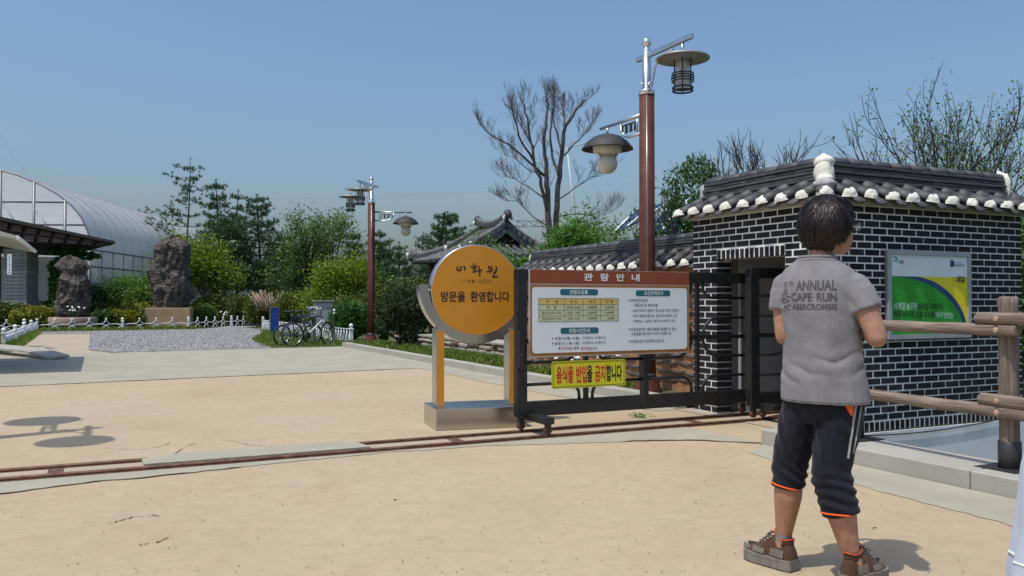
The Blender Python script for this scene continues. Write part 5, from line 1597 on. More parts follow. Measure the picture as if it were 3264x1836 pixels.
m = MB(); a = pq(23, 810, 38.2); b = pq(37, 875, 38.2); m.box(((a.x + b.x) / 2, a.y, (a.z + b.z) / 2), (b.x - a.x, .05, a.z - b.z)); m.build('name_plaque', M['board_white'], pv)
rgx = random.Random(17)
bm_ = MB()      # seven small brush marks, too far off to read
for i in range(7):
    z = a.z - (i + .8) * (a.z - b.z) / 7.6; xc = (a.x + b.x) / 2
    for q in range(3):
        w, h_ = (rgx.uniform(.05, .08), .016) if q % 2 else (.016, rgx.uniform(.05, .075))
        bm_.box((xc + rgx.uniform(-.025, .025), a.y - .028, z + rgx.uniform(-.03, .03)), (w, .004 + .001 * q, h_))
bm_.build('brush_marks', M['ink'], pv)

# ------------------------------------------------------------------ ticket booth canopy at the left edge
M['booth_cream'] = mk('booth_cream', (0.46, 0.45, 0.38), 0.5, var=0.08, scale=2, bstr=0.05)
bt = empty('ticket_booth', (-11.2, 15.4, 0), TH); tag(bt, 'cream ticket booth canopy reaching in from the left edge', 'booth')
inv = bt.matrix_world
def bl_(w): 
    d = Vector(w) - Vector((-11.2, 15.4, 0)); return Vector((d.dot(TX), d.dot(TN), d.z))
e0, e1 = bl_((-8.40, 14.3, 2.42)), bl_((-10.35, 18.35, 2.38))
m = MB(); x1 = (e0.x + e1.x) / 2
prof = [(x1 - 4.2, 3.05), (x1 - 3.0, 2.96), (x1 - 1.8, 2.80), (x1 - 0.8, 2.60), (x1, 2.36), (x1 + .02, 2.30), (x1 - .8, 2.47), (x1 - 1.8, 2.47), (x1 - 4.2, 2.47)]
n = len(prof); y0_, y1_ = e0.y, e1.y
m.add([Vector((x, y0_, z)) for x, z in prof] + [Vector((x, y1_, z)) for x, z in prof], [tuple(range(n)), tuple(reversed(range(n, 2 * n)))] + [((i + 1) % n, i, n + i, n + (i + 1) % n) for i in range(n)])
m.build('canopy', M['booth_cream'], bt)
m = MB(); m.tube([Vector((x1 + .02, y0_, 2.33)), Vector((x1 + .02, y1_, 2.33))], .035, 8); m.build('gutter_pipe', M['white_paint'], bt)
m = MB(); m.box((x1 - 2.8, (y0_ + y1_) / 2, 1.2), (2.0, 2.6, 2.4), bev=.02); m.build('cabin', M['booth_cream'], bt)
m = MB(); m.box((x1 - 1.79, (y0_ + y1_) / 2, 1.45), (.03, 1.4, .8)); m.build('window', M['lamp_glass'], bt)
m = MB(); m.box((x1 - .55, y0_ + 1.9, 2.40), (.12, .10, .06)); m.build('spot_lamp', M['dark_metal'], bt)
# raised stone edging by the booth
ed = empty('stone_edging', G(160, 1150), 0); tag(ed, 'row of raised grey stone slabs by the concrete strip at the left edge', 'edging')
eo = ed.location.copy(); ea = G(158, 1148) - eo; eb = G(-90, 1122) - eo
k = 9; rgx = random.Random(9)
for i in range(k):
    a = ea.lerp(eb, i / k); b = ea.lerp(eb, (i + 1) / k); d = (b - a).normalized(); q = Vector((-d.y, d.x, 0)) * 0.42
    z = 0.05 + 0.11 * min(1, i / 2.5); z2 = 0.05 + 0.11 * min(1, (i + 1) / 2.5)
    Zv = Vector((0, 0, 1)); a2 = a + d * .012; b2 = b - d * .012
    vs = [a2, b2, b2 - q, a2 - q]; vs = [v + Zv * (zz) for v, zz in zip(vs, (z, z2, z2 + .04, z + .04))]
    m = MB(); m.add([v - Zv * .05 for v in vs] + vs, [(3, 2, 1, 0), (4, 5, 6, 7), (0, 1, 5, 4), (1, 2, 6, 5), (2, 3, 7, 6), (3, 0, 4, 7)]); m.build('slab', M['granite'], ed)

# ------------------------------------------------------------------ traditional tiled roof beyond the bed
hk = empty('tiled_hanok', P(1612, 960, 30.0) - Vector((0, 0, CAM_H)), TH); tag(hk, 'traditional house with curved grey tiled roof behind the round sign', 'building')
# local x along t (right), y along n (away)
RZ, EZ, HW, RL = 4.02, 2.66, 2.25, 2.3
def slope_z(x):      # curved slope profile, x from 0 (ridge) to HW (eave)
    u = abs(x) / HW; return RZ - 0.05 - (RZ - EZ) * (u ** 0.85) + 0.10 * (u ** 4)
FY0 = -1.35         # front eave
GH = 1.12           # half width of the gable
rgk = random.Random(6)
def run_tiles(pts, name='cover_tile', r=0.075):
    m = MB(); m.tube(pts, r, 7); m.build(name, M['old_tile'], hk)
# base slopes (under tiles)
NS = 12
for sg in (-1, 1):
    V = []; F = []
    xs = [HW * i / NS for i in range(NS + 1)]
    for x in xs:
        f = max(0.0, (x - GH) / (HW - GH))
        ya = FY0 * f if x > GH else 0.0; yb_2 = RL - FY0 * f
        lift = 0.16 * f ** 3
        V += [(sg * x, ya, slope_z(x) - .06 + lift), (sg * x, RL / 2, slope_z(x) - .06), (sg * x, yb_2, slope_z(x) - .06 + lift)]
    F = []
    for i in range(NS):
        for j in range(2): F.append((i * 3 + j, (i + 1) * 3 + j, (i + 1) * 3 + j + 1, i * 3 + j + 1))
    me = np_mesh('slope', V, F, M['old_tile']); link('slope', me, hk)
    k = int((RL - 2 * FY0) / 0.27)
    for i in range(k + 1):
        y = FY0 + (RL - 2 * FY0) * i / k
        if y < 0: x0 = GH + (HW - GH) * (y / FY0)
        elif y > RL: x0 = GH + (HW - GH) * ((RL - y) / FY0)
        else: x0 = 0.08
        pts = [Vector((sg * (x0 + (HW - x0) * t), y, slope_z(x0 + (HW - x0) * t) + (0.16 * (max(0, -y if y < 0 else y - RL) / 1.35) ** 2 * t))) for t in [j / 8 for j in range(9)]]
        if HW - x0 > .15: run_tiles(pts)
# front and back skirts below the gables
for (ysg, yb0) in ((-1, 0.0), (1, RL)):
    V = []; zg = slope_z(GH) - .06
    k = int(2 * HW / 0.27)
    for i in range(k + 1):
        x = -HW + 2 * HW * i / k
        t0 = 0.0 if abs(x) <= GH else (abs(x) - GH) / (HW - GH)
        pts = [Vector((x, yb0 + ysg * 1.35 * t, zg + .06 - (zg - EZ) * (t ** 0.85) + .10 * t ** 4 + .16 * (abs(x) / HW) ** 3 * t)) for t in [t0 + (1 - t0) * j / 6 for j in range(7)]]
        if 1 - t0 > .08: run_tiles(pts)
    m = MB()
    m.add([Vector((-GH, yb0, zg)), Vector((GH, yb0, zg)), Vector((HW, yb0 + ysg * 1.35, EZ)), Vector((-HW, yb0 + ysg * 1.35, EZ))], [(0, 1, 2, 3)]); m.build('skirt', M['old_tile'], hk)
    m = MB(); m.add([Vector((-GH, yb0 + ysg * -.15, zg)), Vector((GH, yb0 - ysg * .15, zg)), Vector((0, yb0 - ysg * .15, RZ - .1))], [(0, 1, 2)]); m.build('gable', M['roof_wood'], hk)
    for i in range(9):      # overlapping tile ends in the gable
        f = i / 8; 
        for s2 in (-1, 1):
            x = s2 * (0.1 + 0.95 * f); z = slope_z(abs(x)) - .16
            m = MB(); m.cyl((x, yb0 + ysg * .10, z), (x, yb0 - ysg * .1, z), .10, 10); m.build('gable_tile', M['old_tile'], hk)
def hk_ridge(pts, r=.11, name='ridge'):
    m = MB(); m.tube([p + Vector((0, 0, .12)) for p in pts], r, 8); m.build(name, M['old_tile'], hk)
    for dz, w in ((0.0, .13), (.055, .12)):
        m = MB()
        for a, b in zip(pts[:-1], pts[1:]): m.tube([a + Vector((0, 0, dz)), b + Vector((0, 0, dz))], w, 4)
        m.build(name, M['old_tile'], hk)
hk_ridge([Vector((0, -.12 + (RL + .24) * t, RZ - .02 + .22 * (2 * t - 1) ** 2)) for t in [i / 8 for i in range(9)]])
for sg in (-1, 1):
    for (ysg, yb0) in ((-1, 0.0), (1, RL)):
        hk_ridge([Vector((sg * 1.3 * t, yb0, slope_z(1.3 * t) + .02 + .05 * t ** 3)) for t in [i / 6 for i in range(7)]], .09, 'descending_ridge')
        hk_ridge([Vector((sg * (GH + (HW + .05 - GH) * t), yb0 + ysg * 1.38 * t, slope_z(GH + (HW - GH) * t) + .02 + .20 * t ** 3)) for t in [i / 6 for i in range(7)]], .085, 'hip_ridge')
        lump('ridge_end_plaster', hk, (sg * 1.36, yb0 + ysg * .03, slope_z(1.3) + .1), (.06, .09, .10), 4, M['plaster'])
        lump('ridge_end_plaster', hk, (sg * (HW + .10), yb0 + ysg * 1.43, slope_z(HW) + .30), (.07, .07, .09), 7, M['plaster'])
for (y, ysg) in ((-.16, -1), (RL + .16, 1)):
    m = MB(); m.tube([Vector((0, y, RZ + .15)), Vector((0, y + ysg * .02, RZ + .30)), Vector((0, y - ysg * .02, RZ + .42)), Vector((0, y - ysg * .05, RZ + .47))], [.14, .15, .12, .03], 10); m.build('ridge_finial', M['roof_tile'], hk)
    mb = MB(); mb.tube(arc((0, y + ysg * .02, RZ + .14), .16, -.3, PI + .3, 10, (1, 0, 0), (0, 0, 1)), .05, 6); mb.build('ridge_end_plaster', M['plaster'], hk)
for x in (-HW + .6, 0, HW - .6):
    for y in (FY0 + .6, RL - FY0 - .6): m = MB(); m.cyl((x, y, 0), (x, y, EZ), .11, 10); m.build('column', M['eave_board'], hk)
m = MB(); m.box((0, RL / 2, 1.25), (2 * HW - 1.3, RL + 1.2, 2.6)); m.build('wall', M['eave_board'], hk)

# ------------------------------------------------------------------ solar panels, pale pole, gantry and wires far behind
M['solar'] = mk('solar', (0.02, 0.05, 0.16), 0.25, 0.2, var=0.15, scale=1.5, bstr=0)
so = empty('solar_array', P(2050, 960, 34.0) - Vector((0, 0, CAM_H)), 0); tag(so, 'blue tilted solar panels on a frame behind the green shrub', 'solar panels')
oo = so.location.copy()
for (pa_, pb_, pc_, pd_) in (((1955, 745), (2045, 700), (2140, 640), (2030, 668)), ((2040, 742), (2175, 742), (2190, 640), (2150, 648)), ((2180, 740), (2260, 740), (2270, 690), (2200, 690))):
    q = [P(*pa_, 33) - oo, P(*pb_, 33) - oo, P(*pc_, 35) - oo, P(*pd_, 35) - oo]
    m = MB(); m.add(q + [v + Vector((0, .02, -.06)) for v in q], [(0, 1, 2, 3), (7, 6, 5, 4), (0, 4, 5, 1), (1, 5, 6, 2), (2, 6, 7, 3), (3, 7, 4, 0)]); m.build('panel', M['solar'], so)
    m = MB()
    for f in (0, .5, 1): m.tube([q[0].lerp(q[1], f) + Vector((0, -.02, .02)), q[3].lerp(q[2], f) + Vector((0, -.02, .02))], .05, 5)
    m.build('frame', M['white_paint'], so)
for x in (-1.5, .5, 2.3): m = MB(); m.tube([Vector((x, .5, 0)), Vector((x, .5, 3.8))], .06, 6); m.build('leg', M['steel'], so)
pp = empty('pale_pole', P(1830, 960, 60.0) - Vector((0, 0, CAM_H)), 0); tag(pp, 'thin pale lighting pole seen through the bare tree', 'pole')
M['pole_pale'] = mk('pole_pale', (0.42, 0.52, 0.50), 0.5, var=0.05, bstr=0)
m = MB(); m.tube([Vector((0.1, 0, 0)), Vector((0, 0, 8)), Vector((-.5, 0, 12.2))], [.14, .10, .06], 8); m.build('shaft', M['pole_pale'], pp)
m = MB(); m.tube([Vector((-.5, 0, 12.1)), Vector((.9, 0, 12.5))], .05, 6); m.box((1.1, 0, 12.5), (.6, .2, .12)); m.build('lamp_arm', M['pole_pale'], pp)
gt = empty('steel_gantry', P(1690, 960, 90.0) - Vector((0, 0, CAM_H)), 0); tag(gt, 'faint steel lattice gantry behind the bare tree trunk', 'gantry')
for x in (-1.2, 1.3):
    m = MB()
    for dx in (-.2, .2): m.tube([Vector((x + dx, 0, 0)), Vector((x + dx, 0, 10.3))], .05, 4)
    for z in range(12): m.tube([Vector((x - .2, 0, z * .85)), Vector((x + .2, 0, z * .85 + .85))], .03, 4)
    m.build('mast', M['pipe_grey'], gt)
m = MB()
for z in (9.2, 9.8): m.tube([Vector((-1.6, 0, z)), Vector((2.4, 0, z))], .06, 4)
for i in range(8): m.tube([Vector((-1.6 + i * .5, 0, 9.2 + (i % 2) * .6)), Vector((-1.1 + i * .5, 0, 9.8 - (i % 2) * .6))], .035, 4)
m.build('cross_beam', M['pipe_grey'], gt)
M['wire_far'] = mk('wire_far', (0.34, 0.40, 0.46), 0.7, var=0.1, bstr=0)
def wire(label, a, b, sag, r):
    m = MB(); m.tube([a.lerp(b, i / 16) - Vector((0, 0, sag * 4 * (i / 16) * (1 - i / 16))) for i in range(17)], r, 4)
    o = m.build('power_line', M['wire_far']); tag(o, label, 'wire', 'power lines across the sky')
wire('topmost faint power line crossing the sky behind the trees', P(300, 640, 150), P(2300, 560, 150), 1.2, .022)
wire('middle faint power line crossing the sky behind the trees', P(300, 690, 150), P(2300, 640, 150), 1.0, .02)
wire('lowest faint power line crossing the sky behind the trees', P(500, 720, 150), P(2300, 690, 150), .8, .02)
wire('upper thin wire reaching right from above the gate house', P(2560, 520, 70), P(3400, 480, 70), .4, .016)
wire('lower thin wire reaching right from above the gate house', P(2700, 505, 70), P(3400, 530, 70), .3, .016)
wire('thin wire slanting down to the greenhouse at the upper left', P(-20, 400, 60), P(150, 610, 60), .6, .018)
# ------------------------------------------------------------------ plants
L_ = {}
L_['pine'] = leaf_mat('pine_needles', [(0.029, 0.071, 0.033), (0.057, 0.117, 0.047), (0.090, 0.148, 0.052), (0.050, 0.094, 0.052)], 0.55, 0.12)
L_['pine_dark'] = leaf_mat('dark_needles', [(0.019, 0.046, 0.019), (0.035, 0.068, 0.027), (0.061, 0.081, 0.027), (0.068, 0.068, 0.027)], 0.6, 0.1)
L_['yellow_green'] = leaf_mat('yellow_green_leaves', [(0.125, 0.200, 0.019), (0.213, 0.288, 0.025), (0.088, 0.150, 0.022), (0.275, 0.338, 0.037)], 0.45, 0.35)
L_['fresh'] = leaf_mat('fresh_leaves', [(0.062, 0.175, 0.025), (0.100, 0.237, 0.031), (0.044, 0.125, 0.022), (0.138, 0.275, 0.037)], 0.4, 0.35)
L_['mid'] = leaf_mat('mid_leaves', [(0.054, 0.123, 0.024), (0.091, 0.174, 0.030), (0.136, 0.203, 0.041), (0.043, 0.087, 0.021)], 0.45, 0.3)
L_['deep'] = leaf_mat('deep_leaves', [(0.027, 0.080, 0.021), (0.045, 0.116, 0.028), (0.076, 0.145, 0.030), (0.024, 0.058, 0.020)], 0.45, 0.25)
L_['hedge'] = leaf_mat('hedge_leaves', [(0.054, 0.094, 0.020), (0.091, 0.130, 0.022), (0.136, 0.167, 0.024), (0.038, 0.072, 0.020), (0.152, 0.130, 0.028)], 0.5, 0.25)
L_['gold'] = leaf_mat('gold_leaves', [(0.163, 0.175, 0.019), (0.250, 0.237, 0.025), (0.075, 0.112, 0.019), (0.325, 0.300, 0.037)], 0.45, 0.3)
L_['grass'] = leaf_mat('grass_blades', [(0.062, 0.138, 0.019), (0.112, 0.200, 0.027), (0.175, 0.237, 0.037), (0.250, 0.225, 0.075)], 0.5, 0.3)
L_['juniper'] = leaf_mat('juniper_sprays', [(0.031, 0.094, 0.022), (0.056, 0.150, 0.025), (0.088, 0.200, 0.031), (0.025, 0.062, 0.019)], 0.5, 0.2)

def leaf_quads(C, size, rng, aspect=0.5, up=0.35, droop=0.0, jit=0.35):
    """folded leaf blades centred on the points C (n,3) -> V, F"""
    n = len(C)
    C = np.asarray(C, dtype=np.float64)
    d = rng.normal(size=(n, 3)); d[:, 2] = d[:, 2] * 0.6 - droop
    d /= np.linalg.norm(d, axis=1)[:, None] + 1e-9
    nn = rng.normal(size=(n, 3)); nn[:, 2] = np.abs(nn[:, 2]) + up
    s = np.cross(d, nn); s /= np.linalg.norm(s, axis=1)[:, None] + 1e-9
    w = np.cross(s, d)
    L = size * (1 + jit * rng.uniform(-1, 1, size=(n, 1)))
    W = L * aspect
    a = C - d * L * 0.5; b = C + d * L * 0.5
    l = C + s * W * 0.5 + w * W * 0.16; r = C - s * W * 0.5 + w * W * 0.16
    V = np.stack([a, r, b, l], 1).reshape(-1, 3)
    F = np.arange(4 * n).reshape(n, 4)
    return V, F

def needle_tufts(C, D, size, rng, k=9, width=0.11, spread=0.75):
    n = len(C); C = np.repeat(np.asarray(C), k, 0); D = np.repeat(np.asarray(D), k, 0)
    d = D + rng.normal(size=D.shape) * spread; d /= np.linalg.norm(d, axis=1)[:, None] + 1e-9
    q = rng.normal(size=D.shape); s = np.cross(d, q); s /= np.linalg.norm(s, axis=1)[:, None] + 1e-9
    L = size * rng.uniform(0.7, 1.25, size=(len(d), 1)); W = L * width
    a = C + s * W; b = C - s * W; c = C + d * L
    V = np.stack([a, b, c], 1).reshape(-1, 3); F = np.arange(3 * len(d)).reshape(-1, 3)
    return V, F

def blob_points(rng, n, lobes):
    """points spread through lumpy volumes; lobes: list of (center, (rx, ry, rz)), denser toward the skin"""
    vols = np.array([l[1][0] * l[1][1] * l[1][2] for l in lobes]) ** 0.75; vols /= vols.sum()
    idx = rng.choice(len(lobes), size=n, p=vols)
    d = rng.normal(size=(n, 3)); d /= np.linalg.norm(d, axis=1)[:, None]
    r = rng.uniform(0.25, 1.0, size=(n, 1)) ** 0.45
    c = np.array([tuple(l[0]) for l in lobes]); s = np.array([l[1] for l in lobes])
    lump_ = 1 + 0.18 * np.sin(d[:, :1] * 7 + idx[:, None]) * np.sin(d[:, 1:2] * 6 + 1.3 * idx[:, None])
    return c[idx] + d * r * s[idx] * lump_

class Branches:
    """a branching skeleton; tubes go into one mesh, tips are kept for the leaves"""
    def __init__(s, seed): s.r = random.Random(seed); s.mb = MB(); s.tips = []; s.along = []
    def limb(s, p, d, L, r0, r1, bend=0.25, up=0.0, seg=5, sides=6):
        pts = [Vector(p)]; d = Vector(d).normalized(); rs = [r0]
        for i in range(seg):
            d = (d + Vector((s.r.gauss(0, bend), s.r.gauss(0, bend), s.r.gauss(0, bend) + up)) / seg * 2).normalized()
            pts.append(pts[-1] + d * (L / seg)); rs.append(r0 + (r1 - r0) * (i + 1) / seg)
        s.mb.tube(pts, rs, sides, cap=False)
        return pts, d
    def grow(s, p, d, L, r, level, kids=(3, 5), ang=0.7, ratio=0.68, up=0.15, bend=0.25, rmin=0.008, start=0.35, shrink=0.6, cut=False):
        sides = 8 if r > 0.08 else (6 if r > 0.03 else 4)
        pts, dd = s.limb(p, d, L, r, max(r * (0.55 if level > 0 else 0.35), rmin * .6), bend, up, 6 if level > 1 else 4, sides)
        if level == 0:
            s.tips.append((pts[-1], dd)); s.along += [(q, dd) for q in pts[1:]]
            return
        k = s.r.randint(*kids)
        for i in range(k):
            t = start + (1 - start) * (i + s.r.random() * .8) / k
            j = min(int(t * (len(pts) - 1)), len(pts) - 2); f = t * (len(pts) - 1) - j
            q = pts[j].lerp(pts[j + 1], f); base = (pts[j + 1] - pts[j]).normalized()
            a = s.r.uniform(0, 2 * PI); u, w = frame_of(base)
            nd = (base * math.cos(ang) + (u * math.cos(a) + w * math.sin(a)) * math.sin(ang) * s.r.uniform(.7, 1.2)).normalized()
            s.grow(q, nd, L * ratio * s.r.uniform(.75, 1.15), max(r * shrink * (1 - .35 * t), rmin), level - 1, kids, ang, ratio, up, bend, rmin, start, shrink)
        s.grow(pts[-1], dd, L * ratio * .9, max(r * .55, rmin), level - 1, kids, ang, ratio, up, bend, rmin, start, shrink)

def broad_tree(name, loc, label, seed, trunks, leaf, leaf_n, leaf_size, spread, levels=3, bark='bark', group='trees of the garden', cat='tree', up=0.15, droop=0.2, kids=(3, 4), ang=0.75, ratio=0.66, aspect=0.55, rmin=0.008, bend=.25, fill=None):
    """trunks: list of (offset, direction, length, radius)"""
    root = empty(name, loc); tag(root, label, cat, group)
    B = Branches(seed)
    for (o, d, L, r) in trunks: B.grow(Vector(o), Vector(d), L, r, levels, kids, ang, ratio, up, bend, rmin)
    B.mb.build('trunk', M[bark], root)
    if leaf:
        leaf_n = int(leaf_n * 2.0); leaf_size *= .70
        rng = np.random.default_rng(seed)
        src = np.array([tuple(p) for p, d in B.along])
        idx = rng.integers(0, len(src), leaf_n)
        C = src[idx] + rng.normal(size=(leaf_n, 3)) * spread * np.array([1, 1, .8])
        if fill is not None: C = np.concatenate([C, blob_points(rng, fill[1], fill[0])])
        V, F = leaf_quads(C, leaf_size, rng, aspect, 0.35, droop)
        o = link('crown', np_mesh('crown', V, F, L_[leaf]), root)
    return root

def pine_tree(name, loc, label, seed, h, tiers, reach, leaf='pine', size=0.30, dens=1.0, trunk_r=0.16, first=0.3, lean=0.0, up=0.12, k=10, group='pines of the garden', brn=(4, 6), irregular=0.35, shape=0.9):
    root = empty(name, loc); tag(root, label, 'tree', group)
    r = random.Random(seed); rng = np.random.default_rng(seed); mb = MB()
    tp = [Vector((lean * h * t + .10 * math.sin(t * 5 + seed), .10 * math.cos(t * 4 + seed), h * t)) for t in [i / 10 for i in range(11)]]
    mb.tube(tp, [trunk_r * (1 - .88 * i / 10) for i in range(11)], 8, cap=False)
    C = []; D = []
    for i in range(tiers):
        f = first + (1 - first) * (i + .3 * r.random()) / tiers
        j = min(int(f * 10), 9); base = tp[j].lerp(tp[j + 1], f * 10 - j)
        rad = reach * ((1 - f) / (1 - first)) ** shape * 1.0 + 0.25
        a0 = r.uniform(0, 6.28)
        nb = r.randint(*brn)
        for b in range(nb):
            a = a0 + 2 * PI * b / nb + r.uniform(-.4, .4)
            L = rad * r.uniform(1 - irregular, 1 + irregular * .5)
            d = Vector((math.cos(a), math.sin(a), r.uniform(-.10, .25)))
            pts = [base]
            for s in range(5):
                d = (d + Vector((r.gauss(0, .10), r.gauss(0, .10), up + r.gauss(0, .06)))).normalized(); pts.append(pts[-1] + d * L / 5)
            mb.tube(pts, [max(.045 * (1 - f) + .012, .012) * (1 - .8 * q / 5) for q in range(6)], 4, cap=False)
            nt_ = max(3, int(L * 17 * dens))
            for q in range(nt_):
                t = .30 + .70 * (q + r.random()) / nt_; jj = min(int(t * 5), 4); p = pts[jj].lerp(pts[jj + 1], t * 5 - jj)
                side = Vector((r.gauss(0, 1), r.gauss(0, 1), r.gauss(0, .4))) * (0.16 + .14 * L * (1 - t * .5)) * .6
                C.append(tuple(p + side)); e = (side.normalized() * .7 + d * .5 + Vector((0, 0, .45))); D.append(tuple(e.normalized()))
    C.append(tuple(tp[-1])); D.append((0, 0, 1))
    mb.build('trunk', M['bark_dark'], root)
    V, F = needle_tufts(np.array(C), np.array(D), size * .62, rng, k + 3, .085, .85)
    link('crown', np_mesh('crown', V, F, L_[leaf]), root)
    return root

def shrub(name, loc, label, seed, lobes, n, size, leaf, aspect=.55, group='garden shrubs', stems=5, cat='shrub', up=.4, droop=0.0, bark='bark_dark'):
    root = empty(name, loc); tag(root, label, cat, group)
    rng = np.random.default_rng(seed); r = random.Random(seed)
    C = blob_points(rng, n, lobes); C[:, 2] = np.maximum(C[:, 2], .02)
    V, F = leaf_quads(C, size, rng, aspect, up, droop)
    link('crown', np_mesh('crown', V, F, L_[leaf]), root)
    mb = MB()
    for i in range(stems):
        c, s = lobes[r.randrange(len(lobes))]; c = Vector(c)
        e = c + Vector((r.gauss(0, .3) * s[0], r.gauss(0, .3) * s[1], s[2] * r.uniform(0, .6)))
        b = Vector((c.x * .4 + r.gauss(0, .06), c.y * .4 + r.gauss(0, .06), -.03))
        mb.tube([b, b.lerp(e, .5) + Vector((r.gauss(0, .06), r.gauss(0, .06), 0)), e], [.035, .022, .008], 5, cap=False)
    mb.build('stems', M[bark], root)
    return root

def needle_shrub(name, loc, label, seed, lobes, n, size, leaf, k=7, stems=9, group='garden shrubs', r0=.04, width=.12, upw=.5):
    root = empty(name, loc); tag(root, label, 'shrub', group)
    rng = np.random.default_rng(seed); r = random.Random(seed)
    C = blob_points(rng, n, lobes); C[:, 2] = np.maximum(C[:, 2], .03)
    D = rng.normal(size=C.shape) * .5 + np.array([0, 0, upw]); D /= np.linalg.norm(D, axis=1)[:, None]
    V, F = needle_tufts(C, D, size, rng, k, width)
    link('crown', np_mesh('crown', V, F, L_[leaf]), root)
    mb = MB()
    for i in range(stems):
        c, s = lobes[i % len(lobes)]; c = Vector(c)
        e = c + Vector((r.gauss(0, .5) * s[0], r.gauss(0, .5) * s[1], s[2] * r.uniform(0, .5)))
        b = Vector((r.gauss(0, .08), r.gauss(0, .08), -.03))
        mid = b.lerp(e, .5) + Vector((r.gauss(0, .12), r.gauss(0, .12), -.05))
        mb.tube([b, mid, e], [r0, r0 * .65, r0 * .25], 5, cap=False)
        for q in range(2): mb.tube([mid, mid.lerp(e, .6) + Vector((r.gauss(0, .2), r.gauss(0, .2), r.uniform(0, .2)))], [r0 * .5, r0 * .15], 4, cap=False)
    mb.build('stems', M['bark_dark'], root)
    return root

def at(px, y, z=0.0):
    p = P(px, 960, y); p.z = z; return p
def hz(py, y): return CAM_H + (HOR - py) / F_PX * y

# pines at the back
pine_tree('pine_tree', at(598, 58), 'tallest open pine with long bare-tipped boughs above the rocks', 3, hz(505, 58), 9, 3.1, size=.40, dens=.55, first=.34, irregular=.6, k=10, up=.10, trunk_r=.13, brn=(3, 4), shape=.62)
pine_tree('pine_tree', at(690, 56), 'dark pine just right of the tallest one', 5, hz(575, 56), 10, 2.1, size=.38, dens=.7, first=.25, irregular=.4, k=12, shape=.7)
pine_tree('pine_tree', at(755, 57), 'slim pine between the two dark pines', 8, hz(610, 57), 10, 1.8, size=.36, dens=.7, first=.22, k=12)
pine_tree('pine_tree', at(825, 52), 'broad dense pine with a spiky leader in the middle of the tree line', 6, hz(625, 52), 13, 2.4, size=.34, dens=1.0, first=.2, irregular=.25, k=12, shape=.75)
pine_tree('pine_tree', at(720, 50), 'low spreading pine whose trunk stands before the railing', 16, hz(700, 50), 9, 2.3, size=.34, dens=1.5, first=.32, k=12, shape=.6)
pine_tree('pine_tree', at(900, 54), 'dark pine behind the leafy tree left of the lamp', 9, hz(745, 54), 9, 2.2, 'pine', .34, 1.5, first=.15, k=12)
pine_tree('pine_tree', at(1205, 55), 'dark pine directly right of the farther lamp', 10, hz(735, 55), 10, 2.1, size=.34, dens=1.5, first=.12, k=12)
pine_tree('pine_tree', at(1130, 60), 'dark pine glimpsed left of the farther lamp pole', 12, hz(745, 60), 10, 2.2, size=.36, dens=1.4, first=.12, k=12)
pine_tree('pine_tree', at(1275, 62), 'small pale pine under the dome lamp', 13, hz(775, 62), 9, 2.0, size=.34, dens=1.1, first=.1, k=12)
pine_tree('pine_tree', at(1425, 60), 'full pine to the left of the tiled house', 14, hz(678, 60), 13, 2.7, size=.38, dens=1.2, first=.12, k=13, shape=.65)
pine_tree('pine_tree', at(1345, 64), 'spindly pine between the dome lamp and the tiled house', 15, hz(745, 64), 9, 2.0, size=.36, dens=.7, first=.1, k=10)
pine_tree('pine_tree', at(1040, 70), 'far pine at the back of the tree line behind the leafy tree', 18, hz(770, 70), 9, 3.0, size=.4, dens=1.1, first=.1, k=12)
pine_tree('pine_tree', at(960, 75), 'far pine at the back of the tree line left of the leafy tree', 19, hz(780, 75), 9, 3.2, size=.42, dens=1.0, first=.1, k=12)

# broadleaf trees on the left
broad_tree('leafy_tree', at(660, 44), 'yellow-green leafy tree beside the tall brown rock', 21, [((0, 0, 0), (-.05, 0, 1), 2.2, .10), ((0.1, 0, .9), (-.55, 0, 1), 2.0, .07)], 'yellow_green', 5200, .21, .42, 3, 'bark', kids=(3, 4), ang=.85, up=.10)
broad_tree('leafy_tree', at(1000, 42), 'sparse leafy tree with dark twigs behind the farther lamp', 22, [((0, 0, 0), (-.12, 0, 1), 2.5, .12), ((0, 0, 1.3), (-.6, 0, 1), 2.2, .08), ((0, 0, 1.2), (.55, .1, 1), 2.3, .08)], 'mid', 3600, .18, .30, 3, 'bark_dark', ang=.6, up=.2, ratio=.66)
broad_tree('leafy_tree', at(1080, 37), 'low yellow-green maple left of the farther lamp pole', 23, [((0, 0, 0), (-.5, 0, 1), 1.5, .06), ((0, 0, 0), (.4, .1, 1), 1.5, .06), ((0, 0, 0), (0, -.2, 1), 1.6, .06)], 'yellow_green', 9000, .15, .30, 3, 'bark_dark', ang=.8, up=.02, ratio=.62, droop=.5)
broad_tree('leafy_tree', at(930, 45), 'deep green slender tree by the leafy trunk left of the lamp', 24, [((0, 0, 0), (.03, 0, 1), 2.0, .08)], 'deep', 2600, .2, .3, 3, 'bark_dark', ang=.5, ratio=.6)
broad_tree('leafy_tree', at(400, 46), 'fresh green bushy tree between the two standing rocks', 25, [((0, 0, 0), (-.3, 0, 1), 1.3, .06), ((0, 0, 0), (.4, 0, 1), 1.3, .06), ((0, 0, 0), (0, .2, 1), 1.2, .06)], 'fresh', 8000, .18, .32, 3, 'bark_dark', ang=.9, up=.05)
broad_tree('leafy_tree', at(345, 45), 'deep green bush right of the round planter rock', 26, [((0, 0, 0), (-.3, 0, 1), 1.0, .05), ((0, 0, 0), (.3, 0, 1), 1.0, .05)], 'deep', 5200, .18, .32, 3, 'bark_dark', ang=.9)
